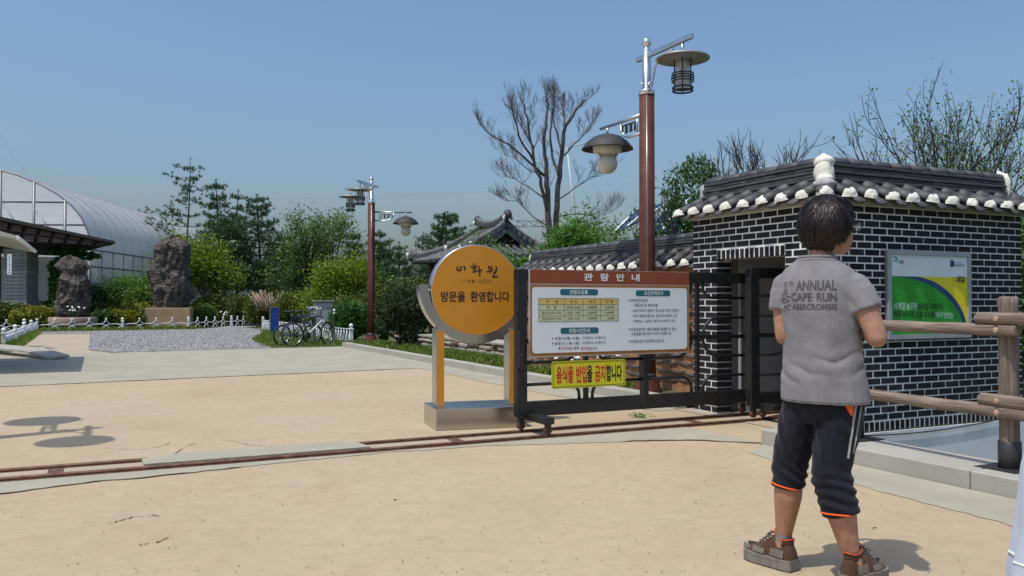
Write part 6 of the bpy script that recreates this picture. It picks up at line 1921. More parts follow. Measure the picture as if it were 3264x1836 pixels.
broad_tree('leafy_tree', at(455, 43), 'dark leafy bush against the left side of the tall brown rock', 27, [((0, 0, 0), (-.2, 0, 1), 0.9, .05), ((0, 0, 0), (.3, 0, 1), .9, .05)], 'mid', 4200, .16, .28, 3, 'bark_dark', ang=.9)
# creeper hanging from the pavilion roof
rng = np.random.default_rng(5)
cr = empty('creeper', at(196, 39.2)); tag(cr, 'leafy creeper hanging from the pavilion roof beside the rock', 'climber')
lob = [((0.15, 0, 2.8), (.75, .5, .55)), ((-.1, 0, 2.0), (.5, .4, .8)), ((.1, 0, 3.6), (.9, .3, .25)), ((1.0, .2, 3.35), (.7, .3, .2)), ((-.25, 0, 1.1), (.35, .3, .7))]
V, F = leaf_quads(blob_points(rng, 4200, lob), .16, rng, .7, .2, .3); link('crown', np_mesh('crown', V, F, L_['deep']), cr)
mb = MB(); mb.tube([Vector((-.1, 0, 0)), Vector((-.2, 0, 1.5)), Vector((0.1, 0, 3.2))], [.06, .05, .03], 6); mb.build('stems', M['bark_dark'], cr)

# hedges and shrubs before the trees
hs = [(20, 39, 1.25, .85, 'hedge', 'broad dark hedge at the left edge below the plaque column', 4200), (110, 38, .95, .7, 'gold', 'golden hedge left of the round planter', 4200), (150, 41, 1.0, .9, 'hedge', 'olive hedge behind the golden hedge at the left', 3000),
      (330, 42, 1.1, .8, 'hedge', 'clipped olive hedge right of the round planter', 3600), (380, 39, 1.1, .62, 'gold', 'golden hedge in front of the gap between the rocks', 4200), (440, 40.5, .9, .8, 'gold', 'small golden shrub against the tan plinth', 2600), (330, 38.5, .6, .6, 'deep', 'dark low shrub just right of the round planter', 2400),
      (700, 44, 1.5, 1.1, 'hedge', 'wide mounded hedge right of the tan plinth', 5600), (790, 43, 1.0, 1.15, 'hedge', 'dark mounded shrub above the small boulder', 3800), (880, 41, 1.4, 1.25, 'hedge', 'broad olive yew behind the blue box', 6000), (960, 38, 1.2, 1.2, 'hedge', 'brown-tinged hedge behind the utility cabinet', 4200), (640, 41.5, .8, .75, 'mid', 'small green shrub at the right foot of the tan plinth', 2200), (-80, 38, 1.4, .9, 'hedge', 'dark hedge beyond the left edge', 2500), (1120, 34, 1.5, 1.0, 'hedge', 'brownish hedge behind the farther lamp pole', 4200), (1290, 33, 1.8, 1.5, 'hedge', 'tangled brown-green thicket beneath the dome lamp', 5000), (1180, 38, 1.4, 1.9, 'deep', 'deep green thicket behind the lamp pole', 4200)]
for i, (px, y, rx, h, lf, lab, n) in enumerate(hs):
    h *= 1.42
    lobes = [((0, 0, h * .55), (rx, .8, h * .5)), ((-rx * .55, -.1, h * .45), (rx * .55, .6, h * .45)), ((rx * .55, 0, h * .48), (rx * .55, .6, h * .48)), ((rx * .1, .3, h * .7), (rx * .6, .5, h * .32))]
    shrub('hedge', at(px, y), lab, 60 + i, lobes, int(n * 1.7), .115 if lf != 'gold' else .13, lf)
# the dark pine bush and juniper in the bed by the farther lamp
needle_shrub('dwarf_pine', at(1300, 21.5), 'dark spreading dwarf pine between the farther lamp and the round sign', 71, [((0, 0, 1.15), (.62, .5, .38)), ((-.38, 0, .95), (.42, .4, .40)), ((.42, .1, 1.0), (.42, .4, .42)), ((.05, .1, 1.38), (.45, .4, .22)), ((0, 0, .55), (.40, .35, .35))], 1500, .16, 'pine_dark', k=8, stems=16, r0=.035)
needle_shrub('juniper', at(1120, 27.5), 'bright green juniper left of the farther lamp pole', 72, [((0, 0, .75), (.60, .5, .42)), ((-.3, -.1, .55), (.38, .4, .38)), ((.35, 0, .6), (.40, .4, .40)), ((0, 0, .3), (.4, .4, .25))], 1500, .22, 'juniper', k=7, stems=10, upw=.7)
shrub('shrub', at(1222, 23.8, .08), 'small leafy shrub at the right foot of the farther lamp', 73, [((0, 0, .45), (.26, .25, .42)), ((.05, 0, .85), (.18, .2, .2))], 700, .09, 'deep')
# plants behind the clay wall and around the tiled house
broad_tree('leafy_tree', T(5.6, 8.0), 'bright green willow-leaved bush behind the clay wall', 31, [((-.1, 0, .3), (-.10, 0, 1), 1.15, .05), ((.1, 0, .3), (.15, 0, 1), 1.1, .05), ((0, .1, .3), (0, .05, 1), 1.3, .05)], 'fresh', 4200, .17, .14, 3, 'bark_dark', ang=.40, up=.25, aspect=.30, droop=.1)
broad_tree('leafy_tree', P(2010, 960, 24) - Vector((0, 0, CAM_H)), 'small green tree beneath the solar panels', 32, [((0, 0, 0), (0, 0, 1), 1.6, .06), ((0, 0, 0), (-.3, 0, 1), 1.4, .05)], 'mid', 3000, .14, .22, 3, 'bark_dark', ang=.6)
broad_tree('leafy_tree', P(2222, 960, 14.5) - Vector((0, 0, CAM_H)), 'green tree with drooping leaves hanging over the left end of the gate house', 33, [((0, 0, 0), (.0, 0, 1), 1.6, .05), ((0, 0, 1.4), (-.2, 0, 1), .8, .03)], 'deep', 900, .13, .10, 3, 'bark_dark', ang=.45, up=.10, aspect=.34, droop=.9, fill=([((-.05, 0, 3.05), (.56, .5, .60)), ((-.32, 0, 2.5), (.34, .4, .55)), ((.25, 0, 2.75), (.45, .4, .5)), ((.02, 0, 3.5), (.32, .3, .28))], 3600))
broad_tree('leafy_tree', P(1640, 960, 26) - Vector((0, 0, CAM_H)), 'young green tree between the round sign and the tiled house', 34, [((0, 0, 0), (-.1, 0, 1), 1.4, .05), ((0, 0, 0), (.25, 0, 1), 1.2, .05)], 'fresh', 3200, .12, .2, 3, 'bark_dark', ang=.6)
broad_tree('leafy_tree', P(1610, 960, 27.4) - Vector((0, 0, CAM_H)), 'thin tree whose twigs reach before the gable of the tiled house', 35, [((0, 0, 0), (0, 0, 1), 1.7, .05)], 'mid', 1300, .12, .2, 3, 'bark_dark', ang=.7)

# the big bare tree
bare = empty('bare_tree', T(6.3, 12.2)); tag(bare, 'large pollarded bare tree behind the clay wall', 'tree', 'bare trees')
B = Branches(41)
bo = bare.location.copy()
def bp(px, py, dy=0.0): return P(px, py, bo.y + dy) - bo
def path(pts, r0, r1, sides=7):
    k = len(pts); B.mb.tube(pts, [r0 + (r1 - r0) * i / (k - 1) for i in range(k)], sides, cap=True); return pts
base = bp(1765, 960); base.z = -.05
stems = [
    ([(1765, 960), (1755, 770), (1745, 640), (1745, 590), (1740, 520), (1735, 440), (1745, 330), (1742, 312)], .19, .05, 0),
    ([(1765, 960), (1768, 760), (1775, 660), (1782, 560), (1792, 470), (1802, 400), (1830, 360), (1858, 320), (1870, 318)], .18, .045, .4),
    ([(1750, 690), (1725, 590), (1705, 520), (1690, 450), (1680, 370), (1672, 330)], .10, .035, -.3),
    ([(1782, 560), (1762, 500), (1755, 420), (1766, 340), (1770, 310)], .08, .035, .2),
    ([(1790, 480), (1772, 400), (1765, 330)], .06, .03, .6),
    ([(1802, 410), (1795, 360), (1792, 335)], .06, .035, .3),
    ([(1735, 560), (1680, 510), (1625, 460), (1580, 440), (1540, 410)], .07, .02, -.4),
    ([(1700, 510), (1660, 450), (1645, 390), (1632, 345)], .06, .03, -.5),
    ([(1790, 500), (1835, 455), (1870, 420), (1895, 385)], .05, .015, .5),
    ([(1705, 470), (1672, 415), (1650, 380)], .05, .03, .1),
    ([(1775, 640), (1830, 600), (1880, 565), (1920, 560)], .04, .012, .3),
    ([(1748, 640), (1690, 600), (1640, 570), (1610, 560)], .04, .012, .2),
    ([(1745, 720), (1700, 690), (1650, 640), (1610, 640)], .035, .01, -.2),
    ([(1772, 690), (1840, 680), (1900, 690), (1960, 670)], .035, .008, .4),
    ([(1742, 560), (1690, 545), (1640, 500), (1600, 490)], .04, .012, .4)]
rb = random.Random(8)
for (pp_, r0, r1, dy) in stems:
    pts = []
    for i in range(len(pp_) - 1):
        for q in range(3):
            f = q / 3; a, b = pp_[i], pp_[i + 1]
            pts.append(bp(a[0] + (b[0] - a[0]) * f, a[1] + (b[1] - a[1]) * f, dy * 2.2 * (i + f) / (len(pp_) - 1)) + Vector((rb.gauss(0, .015), rb.gauss(0, .02), 0)))
    pts.append(bp(pp_[-1][0], pp_[-1][1], dy * 2.2))
    if pp_[0][1] >= 950: pts[0].z = -.05
    path(pts, r0 * .50, r1 * .36)
    for q in range(5):
        B.grow(pts[-1 - (q % 3)], ((pts[-1] - pts[-3]).normalized() + Vector((rb.gauss(0, .35), rb.gauss(0, .35), .35))).normalized(), rb.uniform(.20, .40), rb.uniform(.003, .005), 2, (3, 4), .38, .66, .25, .25, .0022)
    for q in range(7 + len(pts) // 2):
        t = rb.uniform(.35, 1.0); j = min(int(t * (len(pts) - 1)), len(pts) - 2); p0 = pts[j].lerp(pts[j + 1], rb.random()); dd = (pts[j + 1] - pts[j]).normalized()
        nd = (dd * .7 + Vector((rb.gauss(0, .5), rb.gauss(0, .5), rb.gauss(0, .3) + .45))).normalized()
        B.grow(p0, nd, rb.uniform(.20, .44), rb.uniform(.004, .007), 2, (2, 3), .5, .62, .25, .35, .003)
B.mb.build('trunk', M['bark_grey'], bare)

def bare_crown(name, loc, label, seed, trunks, levels, leaf=None, leaf_n=0, leaf_size=.1, spread=.15, bark='bark_dark', rmin=.006, ang=.55, kids=(2, 4), ratio=.7, up=.22, droop=.7, aspect=.4):
    return broad_tree(name, loc, label, seed, trunks, leaf, leaf_n, leaf_size, spread, levels, bark, 'bare trees', 'tree', up, droop, kids, ang, ratio, aspect, rmin, .3)
bare_crown('bare_tree', P(2330, 960, 19) - Vector((0, 0, CAM_H)), 'dead grey tree top left of the gate house ridge', 51, [((0, 0, 1.5), (-.12, 0, 1), 1.5, .06), ((0, 0, 2.2), (-.45, 0, 1), 1.2, .04), ((0, 0, 2.4), (.15, 0, 1), 1.2, .04)], 3, bark='bark_grey', rmin=.008)
bare_crown('bare_tree', P(2440, 960, 19) - Vector((0, 0, CAM_H)), 'dead twiggy tree top just left of the corner plaster of the gate house', 52, [((0, 0, 1.6), (.05, 0, 1), 1.5, .05), ((0, 0, 2.4), (-.2, 0, 1), 1.1, .04), ((0, 0, 2.2), (.5, 0, 1), 1.3, .04)], 3, bark='bark_dark', rmin=.008)
for i, (px, y, h, nL, lab, sd) in enumerate(((2905, 14.5, 1.75, 260, 'dark twiggy tree, leftmost behind the gate house roof at the right', 53), (3010, 14.0, 1.9, 420, 'tall dark twiggy tree with sparse leaves in the middle behind the gate house roof', 54), (3130, 13.5, 1.75, 620, 'leafier dark tree behind the right half of the gate house roof', 55), (3245, 13.0, 1.8, 700, 'dark sparse tree at the right edge above the gate house roof', 56))):
    bare_crown('sparse_tree', P(px, 960, y) - Vector((0, 0, CAM_H)), lab, sd, [((0, 0, 0), (0, 0, 1), h, .055), ((0, 0, 1.3), (-.3, 0, 1), h * .85, .035), ((0, 0, 1.2), (.32, .1, 1), h * .85, .035)], 3, 'mid', nL, .095, .07, rmin=.006, ang=.45, ratio=.72)
# greenery right of the gate house
shrub('shrub', T(7.6, 0.2, -.02), 'leafy bank of shrubs beyond the right end of the gate house', 81, [((0, 0, .9), (1.0, .9, .9)), ((.9, .3, 1.3), (1.0, .9, 1.0)), ((1.9, 0, .8), (1.0, .9, .8)), ((.4, .2, 1.9), (.6, .6, .6))], 7000, .13, 'mid')
shrub('shrub', T(8.6, -3.2, -1.15), 'low green shrub down in the sunken yard', 82, [((0, 0, .5), (.9, .8, .5)), ((.9, .5, .7), (.9, .8, .6))], 3000, .12, 'fresh')

# grass
def grass(name, polys, count, h, seed, leaf='grass'):
    r = random.Random(seed); P0 = []
    tot = []
    for poly, w in polys:
        xs = [p.x for p in poly]; ys = [p.y for p in poly]; k = 0
        while k < count * w:
            p = Vector((r.uniform(min(xs), max(xs)), r.uniform(min(ys), max(ys)), 0))
            if not in_poly(p, poly): continue
            P0.append((p.x, p.y, poly[0].z)); k += 1
    P0 = np.array(P0); rng = np.random.default_rng(seed); n = len(P0)
    a = rng.uniform(0, 2 * PI, n); d = np.stack([np.cos(a), np.sin(a), np.zeros(n)], 1)
    hh = h * rng.uniform(.4, 1.3, (n, 1)); lean = rng.normal(size=(n, 3)) * .35; lean[:, 2] = 0
    b0 = P0 - d * hh * .09; b1 = P0 + d * hh * .09; mid = P0 + np.array([0, 0, .6]) * hh + lean * hh * .35; tip = P0 + np.array([0, 0, 1.0]) * hh + lean * hh
    V = np.stack([b0, b1, mid + d * hh * .05, tip], 1).reshape(-1, 3); F = np.arange(4 * n).reshape(n, 4)
    return tag(link(name, np_mesh(name, V, F, L_[leaf])), kind='stuff')
sheet('planting_bed', [T(3.26, 1.15), T(3.26, 16.1), T(3.7, 18.0), T(6.5, 18.0), T(6.5, 6.4), T(3.84, 6.4), T(3.84, 1.15)], 0.085, M['lawn'])
grass('grass', [([T(3.27, 2.6, .08), T(3.27, 16.0, .08), T(4.2, 16.0, .08), T(4.2, 6.5, .08), T(3.75, 6.4, .08), T(3.75, 2.6, .08)], .55), ([T(3.3, 8, .08), T(3.3, 12.5, .08), T(4.3, 12.5, .08), T(4.3, 8, .08)], .2), ([T(1.25, 16.3), T(1.6, 22), T(3.6, 30), T(4.0, 18), T(3.2, 16.3)], .25)], 12000, .12, 91)
grass('grass', [([T(-4.75, 17.4), T(-4.9, 29.4), T(-5.6, 32), T(-5.5, 17.4)], .5), ([T(-5.2, 32.2), T(1.0, 32.9), T(1.0, 34.4), T(-5.2, 34.2)], .3), ([T(-5.5, 17), T(-5.5, 32), T(-9, 32), T(-9, 19)], .2)], 9000, .16, 92)
# tall weeds and daisies
def daisies(name, label, spots, h, seed, fl=.035):
    root = empty(name, spots[0]); tag(root, label, 'flowers', 'white daisies'); o = Vector(spots[0]); r = random.Random(seed)
    for s in spots:
        p = Vector(s) - o; hh = h * r.uniform(.7, 1.2); t = p + Vector((r.gauss(0, .05), r.gauss(0, .05), hh))
        st = MB(); st.tube([p, p.lerp(t, .5) + Vector((r.gauss(0, .02), 0, 0)), t], .005, 4); so2 = st.build('stem', M['stem_green'], root)
        q = Vector((r.gauss(0, .4), -.5, 1)).normalized(); a, b = frame_of(q); hd = MB()
        hd.add([t + (a * math.cos(2 * PI * i / 10) + b * math.sin(2 * PI * i / 10)) * fl * (1 if i % 2 else .75) for i in range(10)] + [t + q * .012], [(i, (i + 1) % 10, 10) for i in range(10)])
        hd.build('flower_head', M['flower_white'], so2)
M['stem_green'] = mk('stem_green', (0.05, 0.11, 0.03), 0.6, bstr=0)
r = random.Random(12)
daisies('daisies', 'white daisies in the bed behind the yellow notice', [T(3.35 + r.random() * .3, 3.2 + r.random() * 1.6, .08) for i in range(16)], .42, 1)
daisies('daisies', 'white daisies around the low boulder right of the tan plinth', [at(690 + r.random() * 50, 42.5) + Vector((0, r.random(), .25)) for i in range(18)], .4, 2, .05)
daisies('daisies', 'white daisies growing before the rock in the round planter', [c1 + Vector((.2 + r.random() * .7, -.8 + r.random() * .2, .55)) for i in range(12)], .4, 3, .05)
daisies('daisies', 'white daisies along the hedge right of the round planter', [at(300 + r.random() * 70, 39) + Vector((0, r.random(), .3)) for i in range(12)], .4, 4, .045)
# pampas-like dry tufts
dr = empty('dry_grass_tuft', at(850, 40)); tag(dr, 'pinkish dry grass tuft above the hedge', 'grass tuft')
mb = MB()
for i in range(40):
    b = Vector((r.gauss(0, .25), r.gauss(0, .15), .8)); t = b + Vector((r.gauss(0, .3), r.gauss(0, .2), r.uniform(.5, 1.0))); mb.tube([b, t], [.012, .02], 4)
M['straw'] = mk('straw', (0.34, 0.24, 0.18), .8, bstr=0); mb.build('stalks', M['straw'], dr)
# weeds at the track and by the bed
for (p, lab, sd) in ((T(2.3, 0.75), 'little weed tuft growing from the sand under the gate', 1), (T(2.9, 1.75), 'small weed at the foot of the bed kerb near the lamp', 2)):
    rr = np.random.default_rng(sd); o = empty('weed', p); tag(o, lab, 'weed')
    V, F = leaf_quads(rr.normal(size=(140, 3)) * np.array([.06, .04, .018]) + np.array([0, 0, .025]), .028, rr, .4); link('leaves', np_mesh('leaves', V, F, L_['fresh']), o)
# ------------------------------------------------------------------ people
def cloth(name, c, weave=900.0, var=.18, rough=.95):
    m, nt, p = mat_new(name)
    v = coords(nt, 'obj')
    a = noise_node(nt, v, 9, 5, .65); b = noise_node(nt, v, weave, 2); s = noise_node(nt, coords(nt, 'obj', (60, 60, 900)), 1.0, 2)
    col = ramp(nt, a.outputs[0], [(.3, tuple(x * (1 - var) for x in c)), (.7, tuple(x * (1 + var) for x in c))]).outputs[0]
    col = mixc(nt, .35, col, mixc(nt, 1.0, col, ramp(nt, s.outputs[0], [(.3, .75), (.7, 1.25)]).outputs[0], 'MULTIPLY'))
    nt.links.new(col, p.inputs['Base Color']); p.inputs['Roughness'].default_value = rough
    p.inputs['Specular IOR Level'].default_value = .15
    p.inputs['Sheen Weight'].default_value = .08
    bump(nt, p, b.outputs[0], .25, .001)
    return m
def skin_mat():
    m, nt, p = mat_new('skin')
    v = coords(nt, 'obj')
    a = noise_node(nt, v, 22, 7, .72); b = noise_node(nt, v, 420, 3)
    c = ramp(nt, a.outputs[0], [(.25, (.27, .13, .078)), (.5, (.36, .185, .115)), (.75, (.44, .25, .165))]).outputs[0]
    nt.links.new(c, p.inputs['Base Color']); p.inputs['Roughness'].default_value = .55
    p.inputs['Subsurface Weight'].default_value = .12; p.inputs['Subsurface Radius'].default_value = (.02, .008, .004)
    bump(nt, p, b.outputs[0], .15, .0008)
    return m
M['skin'] = skin_mat()
M['shirt_grey'] = cloth('shirt_grey', (.205, .198, .205))
M['shirt_ink'] = cloth('shirt_ink', (.085, .08, .088))
M['pants_navy'] = cloth('pants_navy', (.012, .0125, .020), 700, .3, .8)
M['trim_orange'] = cloth('trim_orange', (.85, .13, .025), 500, .05)
M['trim_dull'] = cloth('trim_dull', (.50, .085, .03), 500, .1)
M['stripe_grey'] = cloth('stripe_grey', (.30, .30, .31), 500, .1)
M['dress_pale'] = cloth('dress_pale', (.46, .51, .60), 700, .05)
M['dress_trim'] = cloth('dress_trim', (.75, .77, .80), 700, .03)
M['shoe_brown'] = cloth('shoe_brown', (.085, .045, .028), 300, .35, .85)
M['shoe_taupe'] = cloth('shoe_taupe', (.16, .135, .115), 300, .3, .9)
M['sole'] = mk('sole', (.19, .17, .145), .9, var=.2, scale=30, bstr=.4, fine=90)
M['sock_grey'] = cloth('sock_grey', (.17, .165, .165), 200, .5)
def hair_mat():
    m, nt, p = mat_new('hair')
    g = nt.nodes.new('ShaderNodeNewGeometry')
    c = ramp(nt, g.outputs['Random Per Island'], [(0, (.008, .006, .006)), (.6, (.014, .009, .008)), (1, (.035, .017, .011))]).outputs[0]
    nt.links.new(c, p.inputs['Base Color']); p.inputs['Roughness'].default_value = .42; p.inputs['Specular IOR Level'].default_value = .4
    return m
M['hair'] = hair_mat()
M['glasses_black'] = mk('glasses_black', (.012, .012, .013), .3, bstr=0)
M['eye_white'] = mk('eye_white', (.7, .68, .65), .2, var=.03, bstr=0)

def loft(mb, rings, n=22, cap=True):
    """rings: (center, U, V) half-axis vectors"""
    vs = []; fs = []
    for (c, U, V) in rings:
        for k in range(n):
            t = 2 * PI * k / n; vs.append(Vector(c) + Vector(U) * math.cos(t) + Vector(V) * math.sin(t))
    for i in range(len(rings) - 1):
        for k in range(n):
            k2 = (k + 1) % n; fs.append((i * n + k, i * n + k2, (i + 1) * n + k2, (i + 1) * n + k))
    if cap: fs += [tuple(reversed(range(n))), tuple((len(rings) - 1) * n + k for k in range(n))]
    mb.add(vs, fs, True)
def limb(mb, pts, rs, n=14):
    mb.tube(pts, list(rs), n)
    for p, r in zip(pts, rs): mb.ball(p, r * .99, 12, 8)
def dense(pts, rs, k=5):
    P_ = []; Q = []
    for i in range(len(pts) - 1):
        a, b = Vector(pts[i]), Vector(pts[i + 1])
        for j in range(k): P_.append(a.lerp(b, j / k)); Q.append(rs[i] + (rs[i + 1] - rs[i]) * j / k)
    P_.append(Vector(pts[-1])); Q.append(rs[-1]); return P_, Q
def remesh(mb, voxel, it, name, mat):
    me = mb.mesh(name + '_raw', None); o = bpy.data.objects.new('tmp', me); COL.objects.link(o)
    md = o.modifiers.new('r', 'REMESH'); md.mode = 'VOXEL'; md.voxel_size = voxel; md.use_smooth_shade = True
    if it: sm = o.modifiers.new('s', 'SMOOTH'); sm.factor = .5; sm.iterations = it
    dg = bpy.context.evaluated_depsgraph_get()
    res = bpy.data.meshes.new_from_object(o.evaluated_get(dg)); res.name = name
    bpy.data.objects.remove(o); bpy.data.meshes.remove(me)
    res.materials.clear(); res.materials.append(mat); smooth(res)
    return res
def displace(me, fn):
    n = len(me.vertices); co = np.empty(n * 3); me.vertices.foreach_get('co', co); co = co.reshape(-1, 3)
    no = np.empty(n * 3); me.vertices.foreach_get('normal', no); no = no.reshape(-1, 3)
    d = np.array([fn(Vector(c), Vector(k)) for c, k in zip(co, no)])
    me.vertices.foreach_set('co', (co + no * d[:, None]).ravel()); me.update(); return me
def bvh_of(me): return BVHTree.FromPolygons([v.co.copy() for v in me.vertices], [tuple(p.vertices) for p in me.polygons])
nz = mnoise.noise

def shoe(parent, heel, heading, col_up, flip=1, lift=0.0):
    """hiking shoe; x forward from the heel"""
    s = empty('shoe', heel, 0); s.parent = parent; s.rotation_euler = (0, lift, PI / 2 - R(heading)); s.scale = (.94, 1.02, 1.18)
    sec = [(-.012, .026, .085), (.01, .036, .112), (.05, .041, .128), (.09, .043, .128), (.125, .046, .108), (.16, .049, .088), (.20, .052, .070), (.24, .049, .058), (.27, .038, .048), (.287, .018, .034)]
    mb = MB(); n = 18; vs = []; fs = []
    for (x, w, h) in sec:
        for k in range(n + 1):
            t = PI * k / n; sq = (abs(math.cos(t)) ** .75) * (1 if math.cos(t) > 0 else -1)
            hh = math.sin(t) ** .8
            vs.append(Vector((x, w * sq * (1 - .25 * max(0, hh - .3)), .030 + (h - .030) * hh)))
    for i in range(len(sec) - 1):
        for k in range(n): fs.append((i * (n + 1) + k, (i + 1) * (n + 1) + k, (i + 1) * (n + 1) + k + 1, i * (n + 1) + k + 1))
    fs += [tuple(range(n + 1)), tuple(reversed([(len(sec) - 1) * (n + 1) + k for k in range(n + 1)]))]
    mb.add(vs, fs, True); up = mb.build('upper', M['shoe_brown'], s)
    out_ = [(x, w * 1.10 + .003) for x, w, h in sec]; poly = [(x, w) for x, w in out_][::-1] + [(x, -w) for x, w in out_]
    poly = [(x - .004, y) for x, y in poly]
    mb = MB(); mb.prism(poly, 0.0, .030); pr = [(x * 1.0, y * 1.02) for x, y in poly]; mb.prism(pr, .030, .040); mb.build('sole', M['sole'], s)
    mb = MB()
    for i in range(9):
        x = .005 + i * .032; mb.box((x, 0, -.002), (.018, .078, .010))
    mb.build('tread', M['sole'], s)
    mb = MB()    # toe cap and side overlays
    for (x0, x1, z0_, z1_) in ((.225, .292, .04, .060), (.02, .10, .045, .075), (.13, .20, .045, .066)):
        for sd in (-1, 1):
            ww = .0535 if x0 > .1 else .0455
            if x0 > .22: ww = .048
            mb.add([Vector((x0, sd * ww, z0_)), Vector((x1, sd * (ww if x0 < .22 else .018), z0_)), Vector((x1, sd * (ww - .006 if x0 < .22 else .012), z1_)), Vector((x0, sd * (ww - .008), z1_))], [(0, 1, 2, 3)])
    mb.build('overlay', M['shoe_taupe'], s)
    ring = [Vector((.046 + .056 * math.cos(t), .031 * math.sin(t), .124 + .010 * math.cos(t) + .008 * math.cos(2 * t))) for t in [2 * PI * i / 24 for i in range(25)]]
    mb = MB(); mb.tube(ring, .0030, 6, cap=False); mb.build('collar', M['trim_dull'], s)
    mb = MB(); loft(mb, [((.048 + .004 * math.cos(0), 0, .09), (.056, 0, 0), (0, .034, 0)), ((.047, 0, .124), (.055, 0, .008), (0, .030, 0))], 20); mb.build('lining', M['shoe_brown'], s)
    mb = MB()
    for i in range(5):
        x = .118 + i * .018; z = .120 - i * .011
        mb.tube([Vector((x, -.028, z - .006)), Vector((x + .006, 0, z + .008)), Vector((x, .028, z - .006))], .0032, 5)
    mb.tube([Vector((.112, 0, .128)), Vector((.10, .03, .140)), Vector((.115, .045, .125)), Vector((.115, 0, .128))], .0025, 5); mb.tube([Vector((.112, 0, .128)), Vector((.10, -.03, .140)), Vector((.115, -.045, .122)), Vector((.115, 0, .128))], .0025, 5)
    mb.build('laces', M['shoe_taupe'], s)
    return s

def head_parts(root, mb, hc, hf, hr, k=1.0):
    """adds the head to the body shapes; hf face direction, hr its right"""
    Z = Vector((0, 0, 1))
    def el(c, a, b, h, n=20, m=14):
        vs = []; fs = []
        for j in range(m + 1):
            ph = PI * j / m
            for i in range(n):
                t = 2 * PI * i / n
                vs.append(c + hr * (a * k * math.sin(ph) * math.cos(t)) + hf * (b * k * math.sin(ph) * math.sin(t)) + Z * (-h * k * math.cos(ph)))
        for j in range(m):
            for i in range(n): fs.append((j * n + i, j * n + (i + 1) % n, (j + 1) * n + (i + 1) % n, (j + 1) * n + i))
        mb.add(vs, fs, True)
    el(hc + Z * .012 * k, .080, .104, .112)
    el(hc + hf * .038 * k - Z * .052 * k, .064, .072, .068)
    el(hc + hf * .062 * k - Z * .092 * k, .036, .040, .026)       # chin
    el(hc + hf * .070 * k - Z * .030 * k, .052, .036, .040)       # cheeks
    el(hc + hf * .108 * k - Z * .026 * k, .014, .018, .022)       # nose
    el(hc + hf * .098 * k + Z * .002 * k, .010, .014, .026)
    el(hc + hf * .100 * k - Z * .062 * k, .024, .010, .008)       # lips
    for s in (-1, 1):
        el(hc + hr * .083 * k * s - hf * .012 * k - Z * .020 * k, .010, .022, .034, 12, 8)
def face_things(root, hc, hf, hr, org, k=1.0, glasses=True):
    Z = Vector((0, 0, 1)); o = org
    for s in (-1, 1):
        mb = MB(); mb.ball(hc + hr * .031 * s * k + hf * .088 * k + Z * .006 * k - o, .0125 * k, 12, 8); mb.build('eye', M['eye_white'], root)
        mb = MB(); mb.tube([hc + hr * s * .018 * k + hf * .104 * k + Z * .030 * k - o, hc + hr * s * .035 * k + hf * .101 * k + Z * .034 * k - o, hc + hr * s * .052 * k + hf * .088 * k + Z * .028 * k - o], [.004, .0045, .002], 6); mb.build('eyebrow', M['hair'], root)
    mb = MB(); mb.tube([hc + hr * -.022 * k + hf * .1055 * k - Z * .0625 * k - o, hc + hf * .111 * k - Z * .062 * k - o, hc + hr * .022 * k + hf * .1055 * k - Z * .0625 * k - o], .0022, 5); mb.build('mouth_line', M['hair'], root)
    if glasses:
        mb = MB()
        for s in (-1, 1):
            c = hc + hr * .034 * s * k + hf * .122 * k + Z * .002 * k - o
            mb.tube([c + hr * (.028 * math.cos(t)) * k + Z * (.021 * math.sin(t)) * k for t in [2 * PI * i / 20 for i in range(21)]], .0026, 6, cap=False)
            mb.tube([c + hr * .028 * s * k + Z * .008 * k, hc + hr * .079 * s * k + hf * .085 * k + Z * .012 * k - o, hc + hr * .088 * s * k - hf * .01 * k + Z * .008 * k - o], .0030, 6)
        mb.tube([hc + hr * -.008 * k + hf * .122 * k + Z * .006 * k - o, hc + hr * .008 * k + hf * .122 * k + Z * .006 * k - o], .0026, 6)
        g = mb.build('glasses', M['glasses_black'], root)
        for s in (-1, 1):
            c = hc + hr * .034 * s * k + hf * .122 * k + Z * .002 * k - o
            mb = MB(); mb.add([c + hr * (.027 * math.cos(t)) * k + Z * (.020 * math.sin(t)) * k for t in [2 * PI * i / 20 for i in range(20)]], [tuple(range(20))]); mb.build('lens', M['lamp_glass'], g)

